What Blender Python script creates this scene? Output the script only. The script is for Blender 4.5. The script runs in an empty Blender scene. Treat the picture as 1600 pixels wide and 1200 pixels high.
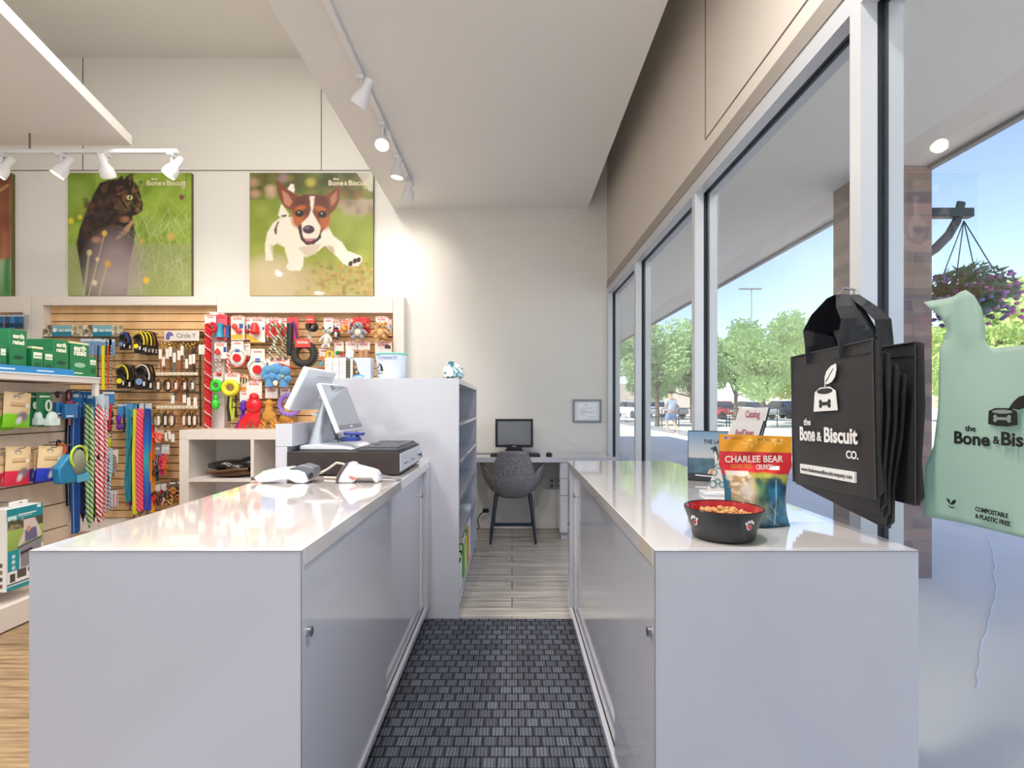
import bpy, bmesh, math, random
import numpy as np
from mathutils import Vector, Matrix
PI = math.pi
random.seed(7)
S = bpy.context.scene
COL = S.collection
# ---------------------------------------------------------------- camera, sky, sun, exposure
EYE, F = 1.22, 820.0
cd = bpy.data.cameras.new('camera'); cam = bpy.data.objects.new('camera', cd); COL.objects.link(cam)
cam.location = (0, 0, EYE); cam.rotation_euler = (PI/2, 0, 0)
cd.sensor_width = 36; cd.lens = F/1600*36; cd.shift_y = 31/1600; cd.clip_start = .05; cd.clip_end = 400
S.camera = cam
vs = S.view_settings
vs.view_transform = 'Standard'; vs.look = 'None'; vs.gamma = 1; vs.use_curve_mapping = False
vs.exposure = 0.72
w = bpy.data.worlds.new('sky'); S.world = w; w.use_nodes = True
nt = w.node_tree; bg = nt.nodes['Background']
sky = nt.nodes.new('ShaderNodeTexSky'); sky.sky_type = 'NISHITA'; sky.sun_disc = False
sky.sun_elevation = math.radians(52); sky.sun_rotation = math.radians(250); sky.air_density = .9; sky.dust_density = .4; sky.ozone_density = 2.2
hs = nt.nodes.new('ShaderNodeHueSaturation'); hs.inputs['Saturation'].default_value = .95; hs.inputs['Hue'].default_value = .512; nt.links.new(sky.outputs[0], hs.inputs['Color']); nt.links.new(hs.outputs[0], bg.inputs[0]); bg.inputs[1].default_value = 0.205
def lamp(name, kind, energy, loc, direction=(0, 0, -1), color=(1, 1, 1), parent=None, **kw):
    l = bpy.data.lights.new(name, kind); l.energy = energy; l.color = color
    for k, v in kw.items(): setattr(l, k, v)
    o = bpy.data.objects.new(name, l); COL.objects.link(o); o.location = loc
    o.rotation_euler = Vector(direction).to_track_quat('-Z', 'Y').to_euler()
    if parent: o.parent = parent
    return o
lamp('sun', 'SUN', 5.5, (-10, -4, 20), (math.cos(math.radians(56)), .32, -math.sin(math.radians(56))), (1, .95, .87), angle=.01)
# ---------------------------------------------------------------- helpers
def lin(c):
    return c/12.92 if c <= .04045 else ((c+.055)/1.055)**2.4
def H(h):
    return tuple(lin(int(h[i:i+2], 16)/255) for i in (0, 2, 4))
def sc(Y): return Y/F
def at(px, py, Y): return Vector(((px-800)*Y/F, Y, EYE-(py-631)*Y/F))
def atx(px, py, X):
    Y = X*F/(px-800); return Vector((X, Y, EYE-(py-631)*Y/F))
MATS = {}
def mat(key, col='cccccc', rough=.5, metal=0., spec=.5, bump=None, coat=0., var=.04, vscale=8., sss=0., alpha=1., sheen=0.):
    if key in MATS: return MATS[key]
    m = bpy.data.materials.new(key); m.use_nodes = True; t = m.node_tree; N = t.nodes; L = t.links
    b = N['Principled BSDF']; c = H(col) if isinstance(col, str) else col
    tc = N.new('ShaderNodeTexCoord'); nz = N.new('ShaderNodeTexNoise'); nz.inputs['Scale'].default_value = vscale; nz.inputs['Detail'].default_value = 3
    L.new(tc.outputs['Object'], nz.inputs['Vector'])
    mx = N.new('ShaderNodeMix'); mx.data_type = 'RGBA'
    mx.inputs[6].default_value = (*[x*(1-var) for x in c], 1); mx.inputs[7].default_value = (*[min(1, x*(1+var)) for x in c], 1)
    L.new(nz.outputs['Fac'], mx.inputs[0]); L.new(mx.outputs[2], b.inputs['Base Color'])
    b.inputs['Roughness'].default_value = rough; b.inputs['Metallic'].default_value = metal; b.inputs['Specular IOR Level'].default_value = spec
    b.inputs['Coat Weight'].default_value = coat; b.inputs['Coat Roughness'].default_value = .05
    if sheen: b.inputs['Sheen Weight'].default_value = sheen
    if alpha < 1: b.inputs['Alpha'].default_value = alpha
    if bump:
        n2 = N.new('ShaderNodeTexNoise'); n2.inputs['Scale'].default_value = bump[0]; n2.inputs['Detail'].default_value = 4
        L.new(tc.outputs['Object'], n2.inputs['Vector']); bp = N.new('ShaderNodeBump'); bp.inputs['Strength'].default_value = bump[1]; bp.inputs['Distance'].default_value = .01
        L.new(n2.outputs['Fac'], bp.inputs['Height']); L.new(bp.outputs[0], b.inputs['Normal'])
    MATS[key] = m; return m
def pm(h, rough=.5, **k): return mat('colour_%s_%d' % (h, int(rough*100)), h, rough, **k)
def emis(key, h, s):
    if key in MATS: return MATS[key]
    m = mat(key, h); b = m.node_tree.nodes['Principled BSDF']; b.inputs['Emission Color'].default_value = (*H(h), 1); b.inputs['Emission Strength'].default_value = s
    return m
def rope_mat(key, h1, h2, scale=60, rough=.8, direction='DIAGONAL', thr=.5):
    if key in MATS: return MATS[key]
    m = mat(key, h1, rough); t = m.node_tree; N = t.nodes; L = t.links; b = N['Principled BSDF']
    wv = N.new('ShaderNodeTexWave'); wv.bands_direction = direction; wv.inputs['Scale'].default_value = scale*.6 if 20 <= scale < 80 else scale; wv.inputs['Distortion'].default_value = .6
    tc = [n for n in N if n.bl_idname == 'ShaderNodeTexCoord'][0]; L.new(tc.outputs['Object'], wv.inputs['Vector'])
    r = N.new('ShaderNodeValToRGB'); r.color_ramp.elements[0].position = thr-.18; r.color_ramp.elements[1].position = thr+.18
    r.color_ramp.elements[0].color = (*H(h1), 1); r.color_ramp.elements[1].color = (*H(h2), 1)
    L.new(wv.outputs['Color'], r.inputs[0]); L.new(r.outputs[0], b.inputs['Base Color']); return m
def print_mat():
    if 'printed_picture' in MATS: return MATS['printed_picture']
    m = bpy.data.materials.new('printed_picture'); m.use_nodes = True; t = m.node_tree; b = t.nodes['Principled BSDF']
    a = t.nodes.new('ShaderNodeAttribute'); a.attribute_name = 'Col'; t.links.new(a.outputs['Color'], b.inputs['Base Color'])
    b.inputs['Roughness'].default_value = .5; MATS['printed_picture'] = m; return m

class MB:
    def __init__(s): s.v = []; s.f = []
    def add(s, vs, fs):
        o = len(s.v); s.v += [tuple(p) for p in vs]; s.f += [tuple(i+o for i in f) for f in fs]; return s
    def box(s, x0, x1, y0, y1, z0, z1):
        return s.add([(x0,y0,z0),(x1,y0,z0),(x1,y1,z0),(x0,y1,z0),(x0,y0,z1),(x1,y0,z1),(x1,y1,z1),(x0,y1,z1)],
                     [(0,3,2,1),(4,5,6,7),(0,1,5,4),(1,2,6,5),(2,3,7,6),(3,0,4,7)])
    def cyl(s, p0, p1, r0, r1=None, n=16):
        return s.tube([p0, p1], [r0, r0 if r1 is None else r1], n)
    def tube(s, pts, r, n=8, closed=False, flat=1.0, up=None):
        pts = [Vector(p) for p in pts]; k = len(pts); rs = r if isinstance(r, (list, tuple)) else [r]*k
        rings = []; prev = None
        for i, p in enumerate(pts):
            if closed: d = pts[(i+1) % k]-pts[i-1]
            else: d = pts[min(i+1, k-1)]-pts[max(i-1, 0)]
            d = d.normalized() if d.length > 1e-9 else Vector((0, 0, 1))
            if up is not None: a = Vector(up)
            elif prev is not None: a = prev
            else: a = Vector((0, 0, 1)) if abs(d.z) < .9 else Vector((1, 0, 0))
            a = (a-d*a.dot(d))
            a = a.normalized() if a.length > 1e-6 else d.orthogonal().normalized()
            prev = a; b = d.cross(a)
            rings.append([p+a*math.cos(t)*rs[i]+b*math.sin(t)*rs[i]*flat for t in [2*PI*j/n for j in range(n)]])
        vs = [q for rg in rings for q in rg]; fs = []
        m = k if closed else k-1
        for i in range(m):
            for j in range(n):
                a0 = i*n+j; a1 = i*n+(j+1) % n; b0 = ((i+1) % k)*n+j; b1 = ((i+1) % k)*n+(j+1) % n
                fs.append((a0, a1, b1, b0))
        if not closed: fs.append(tuple(range(n-1, -1, -1))); fs.append(tuple((k-1)*n+j for j in range(n)))
        return s.add(vs, fs)
    def ell(s, c, rx, ry=None, rz=None, n=14, m=9, wob=0):
        ry = rx if ry is None else ry; rz = rx if rz is None else rz; vs = [(c[0], c[1], c[2]+rz)]
        for i in range(1, m):
            for j in range(n):
                a = PI*i/m; b = 2*PI*j/n; k = 1+random.uniform(-wob, wob) if wob else 1
                vs.append((c[0]+rx*k*math.sin(a)*math.cos(b), c[1]+ry*k*math.sin(a)*math.sin(b), c[2]+rz*k*math.cos(a)))
        vs.append((c[0], c[1], c[2]-rz)); fs = [(0, 1+j, 1+(j+1) % n) for j in range(n)]
        for i in range(m-2):
            for j in range(n):
                a = 1+i*n+j; b = 1+i*n+(j+1) % n; fs.append((a, a+n, b+n, b))
        l = len(vs)-1; fs += [(l, l-n+(j+1) % n, l-n+j) for j in range(n)]
        return s.add(vs, fs)
    def lathe(s, prof, c=(0, 0, 0), n=32, caps=(True, True)):
        vs = []; fs = []
        for r, z in prof:
            for j in range(n):
                a = 2*PI*j/n; vs.append((c[0]+r*math.cos(a), c[1]+r*math.sin(a), c[2]+z))
        for i in range(len(prof)-1):
            for j in range(n):
                a = i*n+j; b = i*n+(j+1) % n; fs.append((a, b, b+n, a+n))
        if caps[0]: fs.append(tuple(range(n-1, -1, -1)))
        if caps[1]: fs.append(tuple((len(prof)-1)*n+j for j in range(n)))
        return s.add(vs, fs)
    def prism(s, pts, y0, y1):      # outline in xz, extruded along y
        k = len(pts); vs = [(x, y0, z) for x, z in pts]+[(x, y1, z) for x, z in pts]
        return s.add(vs, [tuple(range(k)), tuple(range(2*k-1, k-1, -1))]+[((i+1) % k, i, i+k, (i+1) % k+k) for i in range(k)])
    def torus(s, c, R, r, axis='y', n=24, m=10, sx=1, sz=1, wob=0):
        pts = []
        for i in range(n):
            a = 2*PI*i/n; k = R*(1+random.uniform(-wob, wob)); u, v = k*math.cos(a)*sx, k*math.sin(a)*sz
            pts.append(Vector(c)+(Vector((u, 0, v)) if axis == 'y' else Vector((u, v, 0)) if axis == 'z' else Vector((0, u, v))))
        return s.tube(pts, r, m, closed=True, up={'y': (0, 1, 0), 'z': (0, 0, 1), 'x': (1, 0, 0)}[axis])
    def ribbon(s, pts, w, t=.003, wdir=(1, 0, 0)):
        wd = Vector(wdir)*w/2; pts = [Vector(p) for p in pts]; k = len(pts); vs = []
        for i, p in enumerate(pts):
            d = (pts[min(i+1, k-1)]-pts[max(i-1, 0)]).normalized(); nn = d.cross(Vector(wdir)).normalized()*t/2
            vs += [p-wd-nn, p+wd-nn, p+wd+nn, p-wd+nn]
        fs = [(0, 1, 2, 3), ((k-1)*4+3, (k-1)*4+2, (k-1)*4+1, (k-1)*4)]
        for i in range(k-1):
            for j in range(4):
                a = i*4+j; b = i*4+(j+1) % 4; fs.append((b, a, a+4, b+4))
        return s.add(vs, fs)
    def xf(s, m, start=0):
        s.v = s.v[:start]+[tuple(m @ Vector(p)) for p in s.v[start:]]; return s
def link_mesh(name, me, material, parent=None):
    o = bpy.data.objects.new(name, me); COL.objects.link(o)
    if material: me.materials.append(material)
    if parent: o.parent = parent
    return o
def part(name, m, material, parent=None, smooth=True, bev=0, world=False, fixn=True):
    if world and parent is not None:
        L = world_loc(parent); m.v = [tuple(Vector(p)-L) for p in m.v]
    me = bpy.data.meshes.new(name); me.from_pydata(m.v, [], m.f); me.update()
    if fixn:
        b = bmesh.new(); b.from_mesh(me); bmesh.ops.recalc_face_normals(b, faces=b.faces); b.to_mesh(me); b.free()
    if smooth:
        me.polygons.foreach_set('use_smooth', [True]*len(me.polygons)); me.set_sharp_from_angle(angle=math.radians(38))
    o = link_mesh(name, me, material, parent)
    if bev:
        d = o.modifiers.new('bevel', 'BEVEL'); d.width = bev; d.segments = 2; d.limit_method = 'ANGLE'; d.angle_limit = math.radians(50)
    return o
def world_loc(o):
    v = Vector(o.location); p = o.parent
    while p: v = v+Vector(p.location); p = p.parent
    return v
def tag(o, label=None, cat=None, group=None, kind=None):
    if label: o['label'] = label
    if cat: o['category'] = cat
    if group: o['group'] = group
    if kind: o['kind'] = kind
    return o
def thing(name, label, cat, loc=(0, 0, 0), rz=0, group=None, rx=0, ry=0):
    o = bpy.data.objects.new(name, None); COL.objects.link(o); o.location = loc; o.rotation_euler = (rx, ry, rz); o.empty_display_size = .05
    return tag(o, label, cat, group)
def struct(name, m, material, parent=None, **k):
    o = part(name, m, material, parent, **k)
    if not parent: o['kind'] = 'structure'
    return o
def sthing(name, loc=(0, 0, 0)):
    o = bpy.data.objects.new(name, None); COL.objects.link(o); o.location = loc; o['kind'] = 'structure'; return o
TXT = {}
def text(s, size, parent, loc, material, name='lettering', width=None, bold=0., mirror=False, align='CENTER', shear=0., M=None, thick=.0006):
    """lettering facing -Y in the parent's frame; width squeezes to a given length"""
    key = (s, bold, shear)
    if key not in TXT:
        c = bpy.data.curves.new('t', 'FONT'); c.body = s; c.size = 1; c.extrude = .01; c.offset = bold; c.shear = shear; c.resolution_u = 3
        o = bpy.data.objects.new('t', c); COL.objects.link(o); dg = bpy.context.evaluated_depsgraph_get()
        me = bpy.data.meshes.new_from_object(o.evaluated_get(dg)); co = np.array([v.co[:] for v in me.vertices]); fc = [tuple(p.vertices) for p in me.polygons]
        bpy.data.objects.remove(o); bpy.data.curves.remove(c); TXT[key] = (co, fc)
    co, fc = TXT[key]; x0, x1 = co[:, 0].min(), co[:, 0].max(); sx = size if width is None else width/(x1-x0)
    m = MB(); off = {'CENTER': (x0+x1)/2, 'LEFT': x0, 'RIGHT': x1}[align]
    vs = []
    for p in co:
        x = (p[0]-off)*sx*(-1 if mirror else 1); vs.append((x, -thick*(p[2]/.01*.5+.5), p[1]*size))
    m.add(vs, fc)
    m.xf(Matrix.Translation(Vector(loc)) if M is None else M)
    return part(name, m, material, parent, smooth=False)
class Pic:
    """a printed picture, drawn into a colour grid; v runs downwards"""
    def __init__(s, nx, ny, bg='ffffff', ext=(0, 0, 1, 1)):
        s.nx, s.ny = nx, ny; x = np.linspace(ext[0], ext[2], nx); y = np.linspace(ext[1], ext[3], ny); s.X, s.Y = np.meshgrid(x, y)
        s.a = np.ones((ny, nx, 3))*np.array(H(bg)); s.px = abs(x[1]-x[0])
    def mix(s, m, c):
        m = np.clip(m, 0, 1)[..., None]; s.a = s.a*(1-m)+np.array(H(c))*m; return s
    def ell(s, x, y, rx, ry, c, rot=0, soft=None, op=1):
        d = math.radians(rot); X, Y = s.X-x, s.Y-y; u = X*math.cos(d)+Y*math.sin(d); v = -X*math.sin(d)+Y*math.cos(d)
        r = np.sqrt((u/rx)**2+(v/ry)**2); so = soft if soft is not None else s.px/min(rx, ry)
        return s.mix(np.clip((1-r)/max(so, 1e-6)+.5, 0, 1)*op, c)
    def rect(s, x0, y0, x1, y1, c, op=1): return s.mix(((s.X >= x0)&(s.X <= x1)&(s.Y >= y0)&(s.Y <= y1))*1.*op, c)
    def poly(s, pts, c, blur=1, op=1):
        ins = np.zeros(s.X.shape, bool); n = len(pts)
        for i in range(n):
            x1, y1 = pts[i]; x2, y2 = pts[(i+1) % n]
            if y1 == y2: continue
            ins ^= ((y1 > s.Y) != (y2 > s.Y)) & (s.X < (x2-x1)*(s.Y-y1)/(y2-y1)+x1)
        m = ins*1.
        for _ in range(blur):
            q = np.pad(m, 1, mode='edge'); m = (q[1:-1, 1:-1]*2+q[:-2, 1:-1]+q[2:, 1:-1]+q[1:-1, :-2]+q[1:-1, 2:])/6
        return s.mix(m*op, c)
    def line(s, x1, y1, x2, y2, w, c, op=1):
        dx, dy = x2-x1, y2-y1; t = np.clip(((s.X-x1)*dx+(s.Y-y1)*dy)/(dx*dx+dy*dy+1e-9), 0, 1)
        d = np.hypot(s.X-x1-t*dx, s.Y-y1-t*dy); return s.mix(np.clip((w/2-d)/s.px+.5, 0, 1)*op, c)
    def grad(s, y0, y1, c0, c1, x0=-1e9, x1=1e9, op=1):
        t = np.clip((s.Y-y0)/(y1-y0), 0, 1)[..., None]; k = np.array(H(c0))*(1-t)+np.array(H(c1))*t
        m = (((s.Y >= y0)&(s.Y <= y1)&(s.X >= x0)&(s.X <= x1))*1.*op)[..., None]; s.a = s.a*(1-m)+k*m; return s
    def speckle(s, x0, y0, x1, y1, cols, n, r0, r1, op=.5, soft=.6, seed=1):
        R = random.Random(seed)
        for _ in range(n): s.ell(R.uniform(x0, x1), R.uniform(y0, y1), R.uniform(r0, r1), R.uniform(r0, r1), R.choice(cols), soft=soft, op=op)
        return s
    def blades(s, x0, y0, x1, y1, cols, n, l, w, op=.6, seed=2, lean=1.):
        R = random.Random(seed)
        for _ in range(n):
            x, y = R.uniform(x0, x1), R.uniform(y0, y1); a = R.uniform(-lean, lean); k = R.uniform(.4, 1)*l
            s.line(x, y, x+math.sin(a)*k, y-math.cos(a)*k, w, R.choice(cols), op)
        return s
    def panel(s, name, w, h, parent, loc=(0, 0, 0), M=None, bulge=0, material=None, warp=None):
        """picture grid w x h, centred on x, top edge at z=0, facing -Y"""
        nx, ny = s.nx, s.ny; me = bpy.data.meshes.new(name); vs = []
        for j in range(ny):
            for i in range(nx):
                u, v = i/(nx-1), j/(ny-1); y = -bulge*(math.sin(PI*u)*math.sin(PI*min(1, v*1.0)))**.6 if bulge else 0
                p = Vector(((u-.5)*w, y, -v*h))
                if warp: p = Vector(warp(u, v, p))
                vs.append(p+Vector(loc) if M is None else M @ p)
        fs = [(j*nx+i, j*nx+i+1, (j+1)*nx+i+1, (j+1)*nx+i) for j in range(ny-1) for i in range(nx-1)]
        fs = [f[::-1] for f in fs]
        me.from_pydata([tuple(p) for p in vs], [], fs); at_ = me.color_attributes.new('Col', 'FLOAT_COLOR', 'POINT')
        at_.data.foreach_set('color', np.concatenate([s.a, np.ones((ny, nx, 1))], 2).astype(np.float32).ravel())
        if bulge or warp: me.polygons.foreach_set('use_smooth', [True]*len(me.polygons))
        return link_mesh(name, me, material or print_mat(), parent)
def copy_tree(o, parent=None):
    kids = list(o.children); c = o.copy(); COL.objects.link(c)
    if parent: c.parent = parent
    for k in kids: copy_tree(k, c)
    return c
# ---------------------------------------------------------------- materials with patterns
def nodes(m): return m.node_tree.nodes, m.node_tree.links, m.node_tree.nodes['Principled BSDF']
wall_white = mat('wall_paint', 'e2e0db', .6, bump=(180, .04), var=.01)
bulk_white = mat('bulkhead_paint', 'eae9e6', .6, bump=(180, .03), var=.01)
taupe = mat('wall_paint_warm', 'd4cbc0', .6, bump=(180, .04), var=.01)
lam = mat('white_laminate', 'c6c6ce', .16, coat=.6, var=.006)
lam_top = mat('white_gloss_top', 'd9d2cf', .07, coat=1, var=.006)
lam_warm = mat('white_fixture_board', 'e6dfd9', .35, var=.01)
seam = mat('seam_line', '7a706c', .6)  # brownish line colour for board seams and wall reveals
alu = mat('window_aluminium', 'c9cbcf', .35, metal=.25, var=.02)
gasket = mat('black_gasket', '10171e', .5)
black = mat('black_plastic', '17181b', .4, var=.1)
chrome = mat('chrome', 'c8c8cc', .18, metal=1)
wire = mat('steel_wire', '8b8480', .3, metal=.9)
white_p = mat('white_plastic', 'e9eaee', .25, coat=.2)
grey_p = mat('grey_plastic', '6d7078', .4)
def floor_mat():
    m = mat('grey_plank_floor', '9a9591', .38); N, L, b = nodes(m); tc = N.new('ShaderNodeTexCoord')
    br = N.new('ShaderNodeTexBrick'); br.inputs['Scale'].default_value = 1; br.inputs['Brick Width'].default_value = 1.2; br.inputs['Row Height'].default_value = .15
    br.inputs['Mortar Size'].default_value = .003; br.inputs['Color1'].default_value = (*H('f0ebe4'), 1); br.inputs['Color2'].default_value = (*H('dcd6ce'), 1); br.inputs['Mortar'].default_value = (*H('5b5652'), 1)
    L.new(tc.outputs['Object'], br.inputs['Vector'])
    mp = N.new('ShaderNodeMapping'); mp.inputs['Scale'].default_value = (1.6, 22, 1); L.new(tc.outputs['Object'], mp.inputs['Vector'])
    nz = N.new('ShaderNodeTexNoise'); nz.inputs['Scale'].default_value = 1.6; nz.inputs['Detail'].default_value = 8; nz.inputs['Roughness'].default_value = .65; L.new(mp.outputs[0], nz.inputs['Vector'])
    r = N.new('ShaderNodeValToRGB'); r.color_ramp.elements[0].position = .35; r.color_ramp.elements[0].color = (*H('938e89'), 1); r.color_ramp.elements[1].position = .62; r.color_ramp.elements[1].color = (*H('e8e4de'), 1)
    L.new(nz.outputs['Fac'], r.inputs[0]); mx = N.new('ShaderNodeMix'); mx.data_type = 'RGBA'; mx.blend_type = 'MULTIPLY'; mx.inputs[0].default_value = .8
    L.new(br.outputs['Color'], mx.inputs[6]); L.new(r.outputs[0], mx.inputs[7]); L.new(mx.outputs[2], b.inputs['Base Color']); return m
def oak_floor():
    m = mat('brown_plank_floor', 'a38a6c', .45); N, L, b = nodes(m); tc = N.new('ShaderNodeTexCoord')
    mp = N.new('ShaderNodeMapping'); mp.inputs['Scale'].default_value = (2, 30, 1); L.new(tc.outputs['Object'], mp.inputs['Vector'])
    nz = N.new('ShaderNodeTexNoise'); nz.inputs['Scale'].default_value = 1.5; nz.inputs['Detail'].default_value = 7; L.new(mp.outputs[0], nz.inputs['Vector'])
    r = N.new('ShaderNodeValToRGB'); r.color_ramp.elements[0].position = .3; r.color_ramp.elements[0].color = (*H('6c573e'), 1); r.color_ramp.elements[1].position = .7; r.color_ramp.elements[1].color = (*H('b89c78'), 1)
    L.new(nz.outputs['Fac'], r.inputs[0]); L.new(r.outputs[0], b.inputs['Base Color']); return m
def mat_mat():
    m = mat('entrance_mat_weave', '34363d', .95); N, L, b = nodes(m); tc = N.new('ShaderNodeTexCoord')
    br = N.new('ShaderNodeTexBrick'); br.inputs['Scale'].default_value = 1; br.inputs['Brick Width'].default_value = .052; br.inputs['Row Height'].default_value = .056; br.offset = .5
    br.inputs['Mortar Size'].default_value = .007; br.inputs['Mortar Smooth'].default_value = 1.; br.inputs['Color1'].default_value = (*H('696e7b'), 1); br.inputs['Color2'].default_value = (*H('4e525e'), 1); br.inputs['Mortar'].default_value = (*H('101116'), 1)
    L.new(tc.outputs['Object'], br.inputs['Vector'])
    wv = N.new('ShaderNodeTexWave'); wv.inputs['Scale'].default_value = 26; wv.inputs['Distortion'].default_value = 2; L.new(tc.outputs['Object'], wv.inputs['Vector'])
    mx = N.new('ShaderNodeMix'); mx.data_type = 'RGBA'; mx.blend_type = 'MULTIPLY'; mx.inputs[0].default_value = .6
    L.new(br.outputs['Color'], mx.inputs[6]); L.new(wv.outputs['Color'], mx.inputs[7]); L.new(mx.outputs[2], b.inputs['Base Color'])
    bp = N.new('ShaderNodeBump'); bp.inputs['Distance'].default_value = .003; L.new(br.outputs['Fac'], bp.inputs['Height']); bp.invert = True; L.new(bp.outputs[0], b.inputs['Normal']); return m
def brick_mat():
    m = mat('brick', '8f7a70', .85); N, L, b = nodes(m); g = N.new('ShaderNodeNewGeometry'); sp = N.new('ShaderNodeSeparateXYZ'); L.new(g.outputs['Position'], sp.inputs[0])
    ad = N.new('ShaderNodeMath'); L.new(sp.outputs['X'], ad.inputs[0]); L.new(sp.outputs['Y'], ad.inputs[1]); cb = N.new('ShaderNodeCombineXYZ'); L.new(ad.outputs[0], cb.inputs[0]); L.new(sp.outputs['Z'], cb.inputs[1])
    br = N.new('ShaderNodeTexBrick'); br.inputs['Scale'].default_value = 1; br.inputs['Brick Width'].default_value = .29; br.inputs['Row Height'].default_value = .085; br.inputs['Mortar Size'].default_value = .005
    br.inputs['Color1'].default_value = (*H('a98d80'), 1); br.inputs['Color2'].default_value = (*H('75686a'), 1); br.inputs['Mortar'].default_value = (*H('8d8480'), 1); br.inputs['Bias'].default_value = -.1
    L.new(cb.outputs[0], br.inputs['Vector']); L.new(br.outputs['Color'], b.inputs['Base Color']); return m
def wood_mat():
    m = mat('maple_slatwall', 'e6c49a', .45); N, L, b = nodes(m); tc = N.new('ShaderNodeTexCoord')
    mp = N.new('ShaderNodeMapping'); mp.inputs['Scale'].default_value = (3, 3, 1.2); L.new(tc.outputs['Object'], mp.inputs['Vector'])
    nz = N.new('ShaderNodeTexNoise'); nz.inputs['Scale'].default_value = 3; nz.inputs['Detail'].default_value = 5; L.new(mp.outputs[0], nz.inputs['Vector'])
    r = N.new('ShaderNodeValToRGB'); r.color_ramp.elements[0].position = .3; r.color_ramp.elements[0].color = (*H('dcae78'), 1); r.color_ramp.elements[1].position = .7; r.color_ramp.elements[1].color = (*H('efc897'), 1)
    L.new(nz.outputs['Fac'], r.inputs[0]); L.new(r.outputs[0], b.inputs['Base Color']); return m
def glass_mat():
    m = bpy.data.materials.new('window_glass'); m.use_nodes = True; N = m.node_tree.nodes; L = m.node_tree.links; N.remove(N['Principled BSDF'])
    t = N.new('ShaderNodeBsdfTransparent'); t.inputs[0].default_value = (.96, .975, .97, 1); g = N.new('ShaderNodeBsdfGlossy'); g.inputs['Roughness'].default_value = .02; fr = N.new('ShaderNodeFresnel'); ge = N.new('ShaderNodeNewGeometry'); mr = N.new('ShaderNodeMapRange'); mr.inputs[3].default_value = 1.45; mr.inputs[4].default_value = 1/1.45; L.new(ge.outputs['Backfacing'], mr.inputs[0]); L.new(mr.outputs[0], fr.inputs[0])
    mx = N.new('ShaderNodeMixShader'); L.new(fr.outputs[0], mx.inputs[0]); L.new(t.outputs[0], mx.inputs[1]); L.new(g.outputs[0], mx.inputs[2]); L.new(mx.outputs[0], N['Material Output'].inputs[0]); return m
wood = wood_mat(); glass = glass_mat()
gondola_wood = mat('beige_slatwall', 'd9c6b0', .5, var=.03, vscale=3)
concrete = mat('concrete_paving', 'e8e2d8', .85, bump=(60, .1), var=.06, vscale=1.2)
plaza = mat('pale_paving', 'd4cfc6', .85, var=.05, vscale=.6)
stucco = mat('soffit_stucco', 'f0ece4', .9, bump=(140, .6), var=.05, vscale=120)
fascia = mat('soffit_band', 'e6ddd3', .8)
dark_metal = mat('dark_metal', '2f3844', .5, metal=.2)
# ---------------------------------------------------------------- the shell
D = 5.13; XR = .93; CEIL = 4.6; XL = -6.2; YB = -3.4
struct('floor', MB().box(XL, 1.05, YB, D+.1, -.1, 0), floor_mat())
part('floor_covering', MB().box(XL+.01, -1.35, YB+.01, D-.02, 0, .004), oak_floor())['kind'] = 'structure'
struct('ceiling', MB().box(XL-.1, 1.15, YB-.1, D+.2, CEIL, CEIL+.2), wall_white)
struct('wall_back', MB().box(XL, 1.05, D, D+.15, 0, CEIL), wall_white)
struct('wall_left', MB().box(XL-.15, XL, YB, D+.15, 0, CEIL), wall_white)
struct('wall_right', MB().box(XR, 1.06, YB, D+.15, 2.42, CEIL), taupe)
struct('trim_1', MB().box(XR-.004, XR+.02, YB, D, 2.352, 2.42), mat('head_trim', '9c948c', .5, metal=.2))
struct('baseboard_back', MB().box(-1.0, XR, D-.014, D, .004, .075), lam_warm, bev=.002)
# wall behind the camera with its glazed shop front
fr = MB().box(XL, -4.6, YB-.15, YB, 0, CEIL).box(.75, 1.06, YB-.15, YB, 0, CEIL).box(-4.6, .75, YB-.15, YB, 2.7, CEIL)
struct('wall_front', fr, wall_white)
# drywall reveal lines
struct('trim_2', MB().box(-6, -1.18, D-.004, D+.001, 3.497, 3.505), seam)
struct('trim_3', MB().box(-1.866, -1.860, D-.006, D+.001, 3.505, CEIL), seam)
p = atx(1103, 218, XR)
struct('trim_4', MB().box(XR-.003, XR+.001, p.y, p.y+.006, p.z, CEIL).box(XR-.003, XR+.001, .2, p.y, p.z, p.z+.005), seam)
# dropped bulkheads
struct('ceiling_bulkhead', MB().box(-1.157, .738, -2.5, D, 3.128, 3.9), bulk_white)
m = MB(); q_ = [(-5.5, -1.5), (-1.53, -1.5), (-2.81, 3.88), (-5.5, 3.88)]
m.add([(x, y, 3.128) for x, y in q_]+[(x, y, 3.2) for x, y in q_], [(0, 1, 2, 3), (7, 6, 5, 4), (0, 4, 5, 1), (1, 5, 6, 2), (2, 6, 7, 3), (3, 7, 4, 0)]); struct('ceiling_soffit', m, bulk_white)
struct('trim_5', MB().box(-4.196, -4.190, D-.006, D+.001, 3.505, CEIL), seam)
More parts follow.
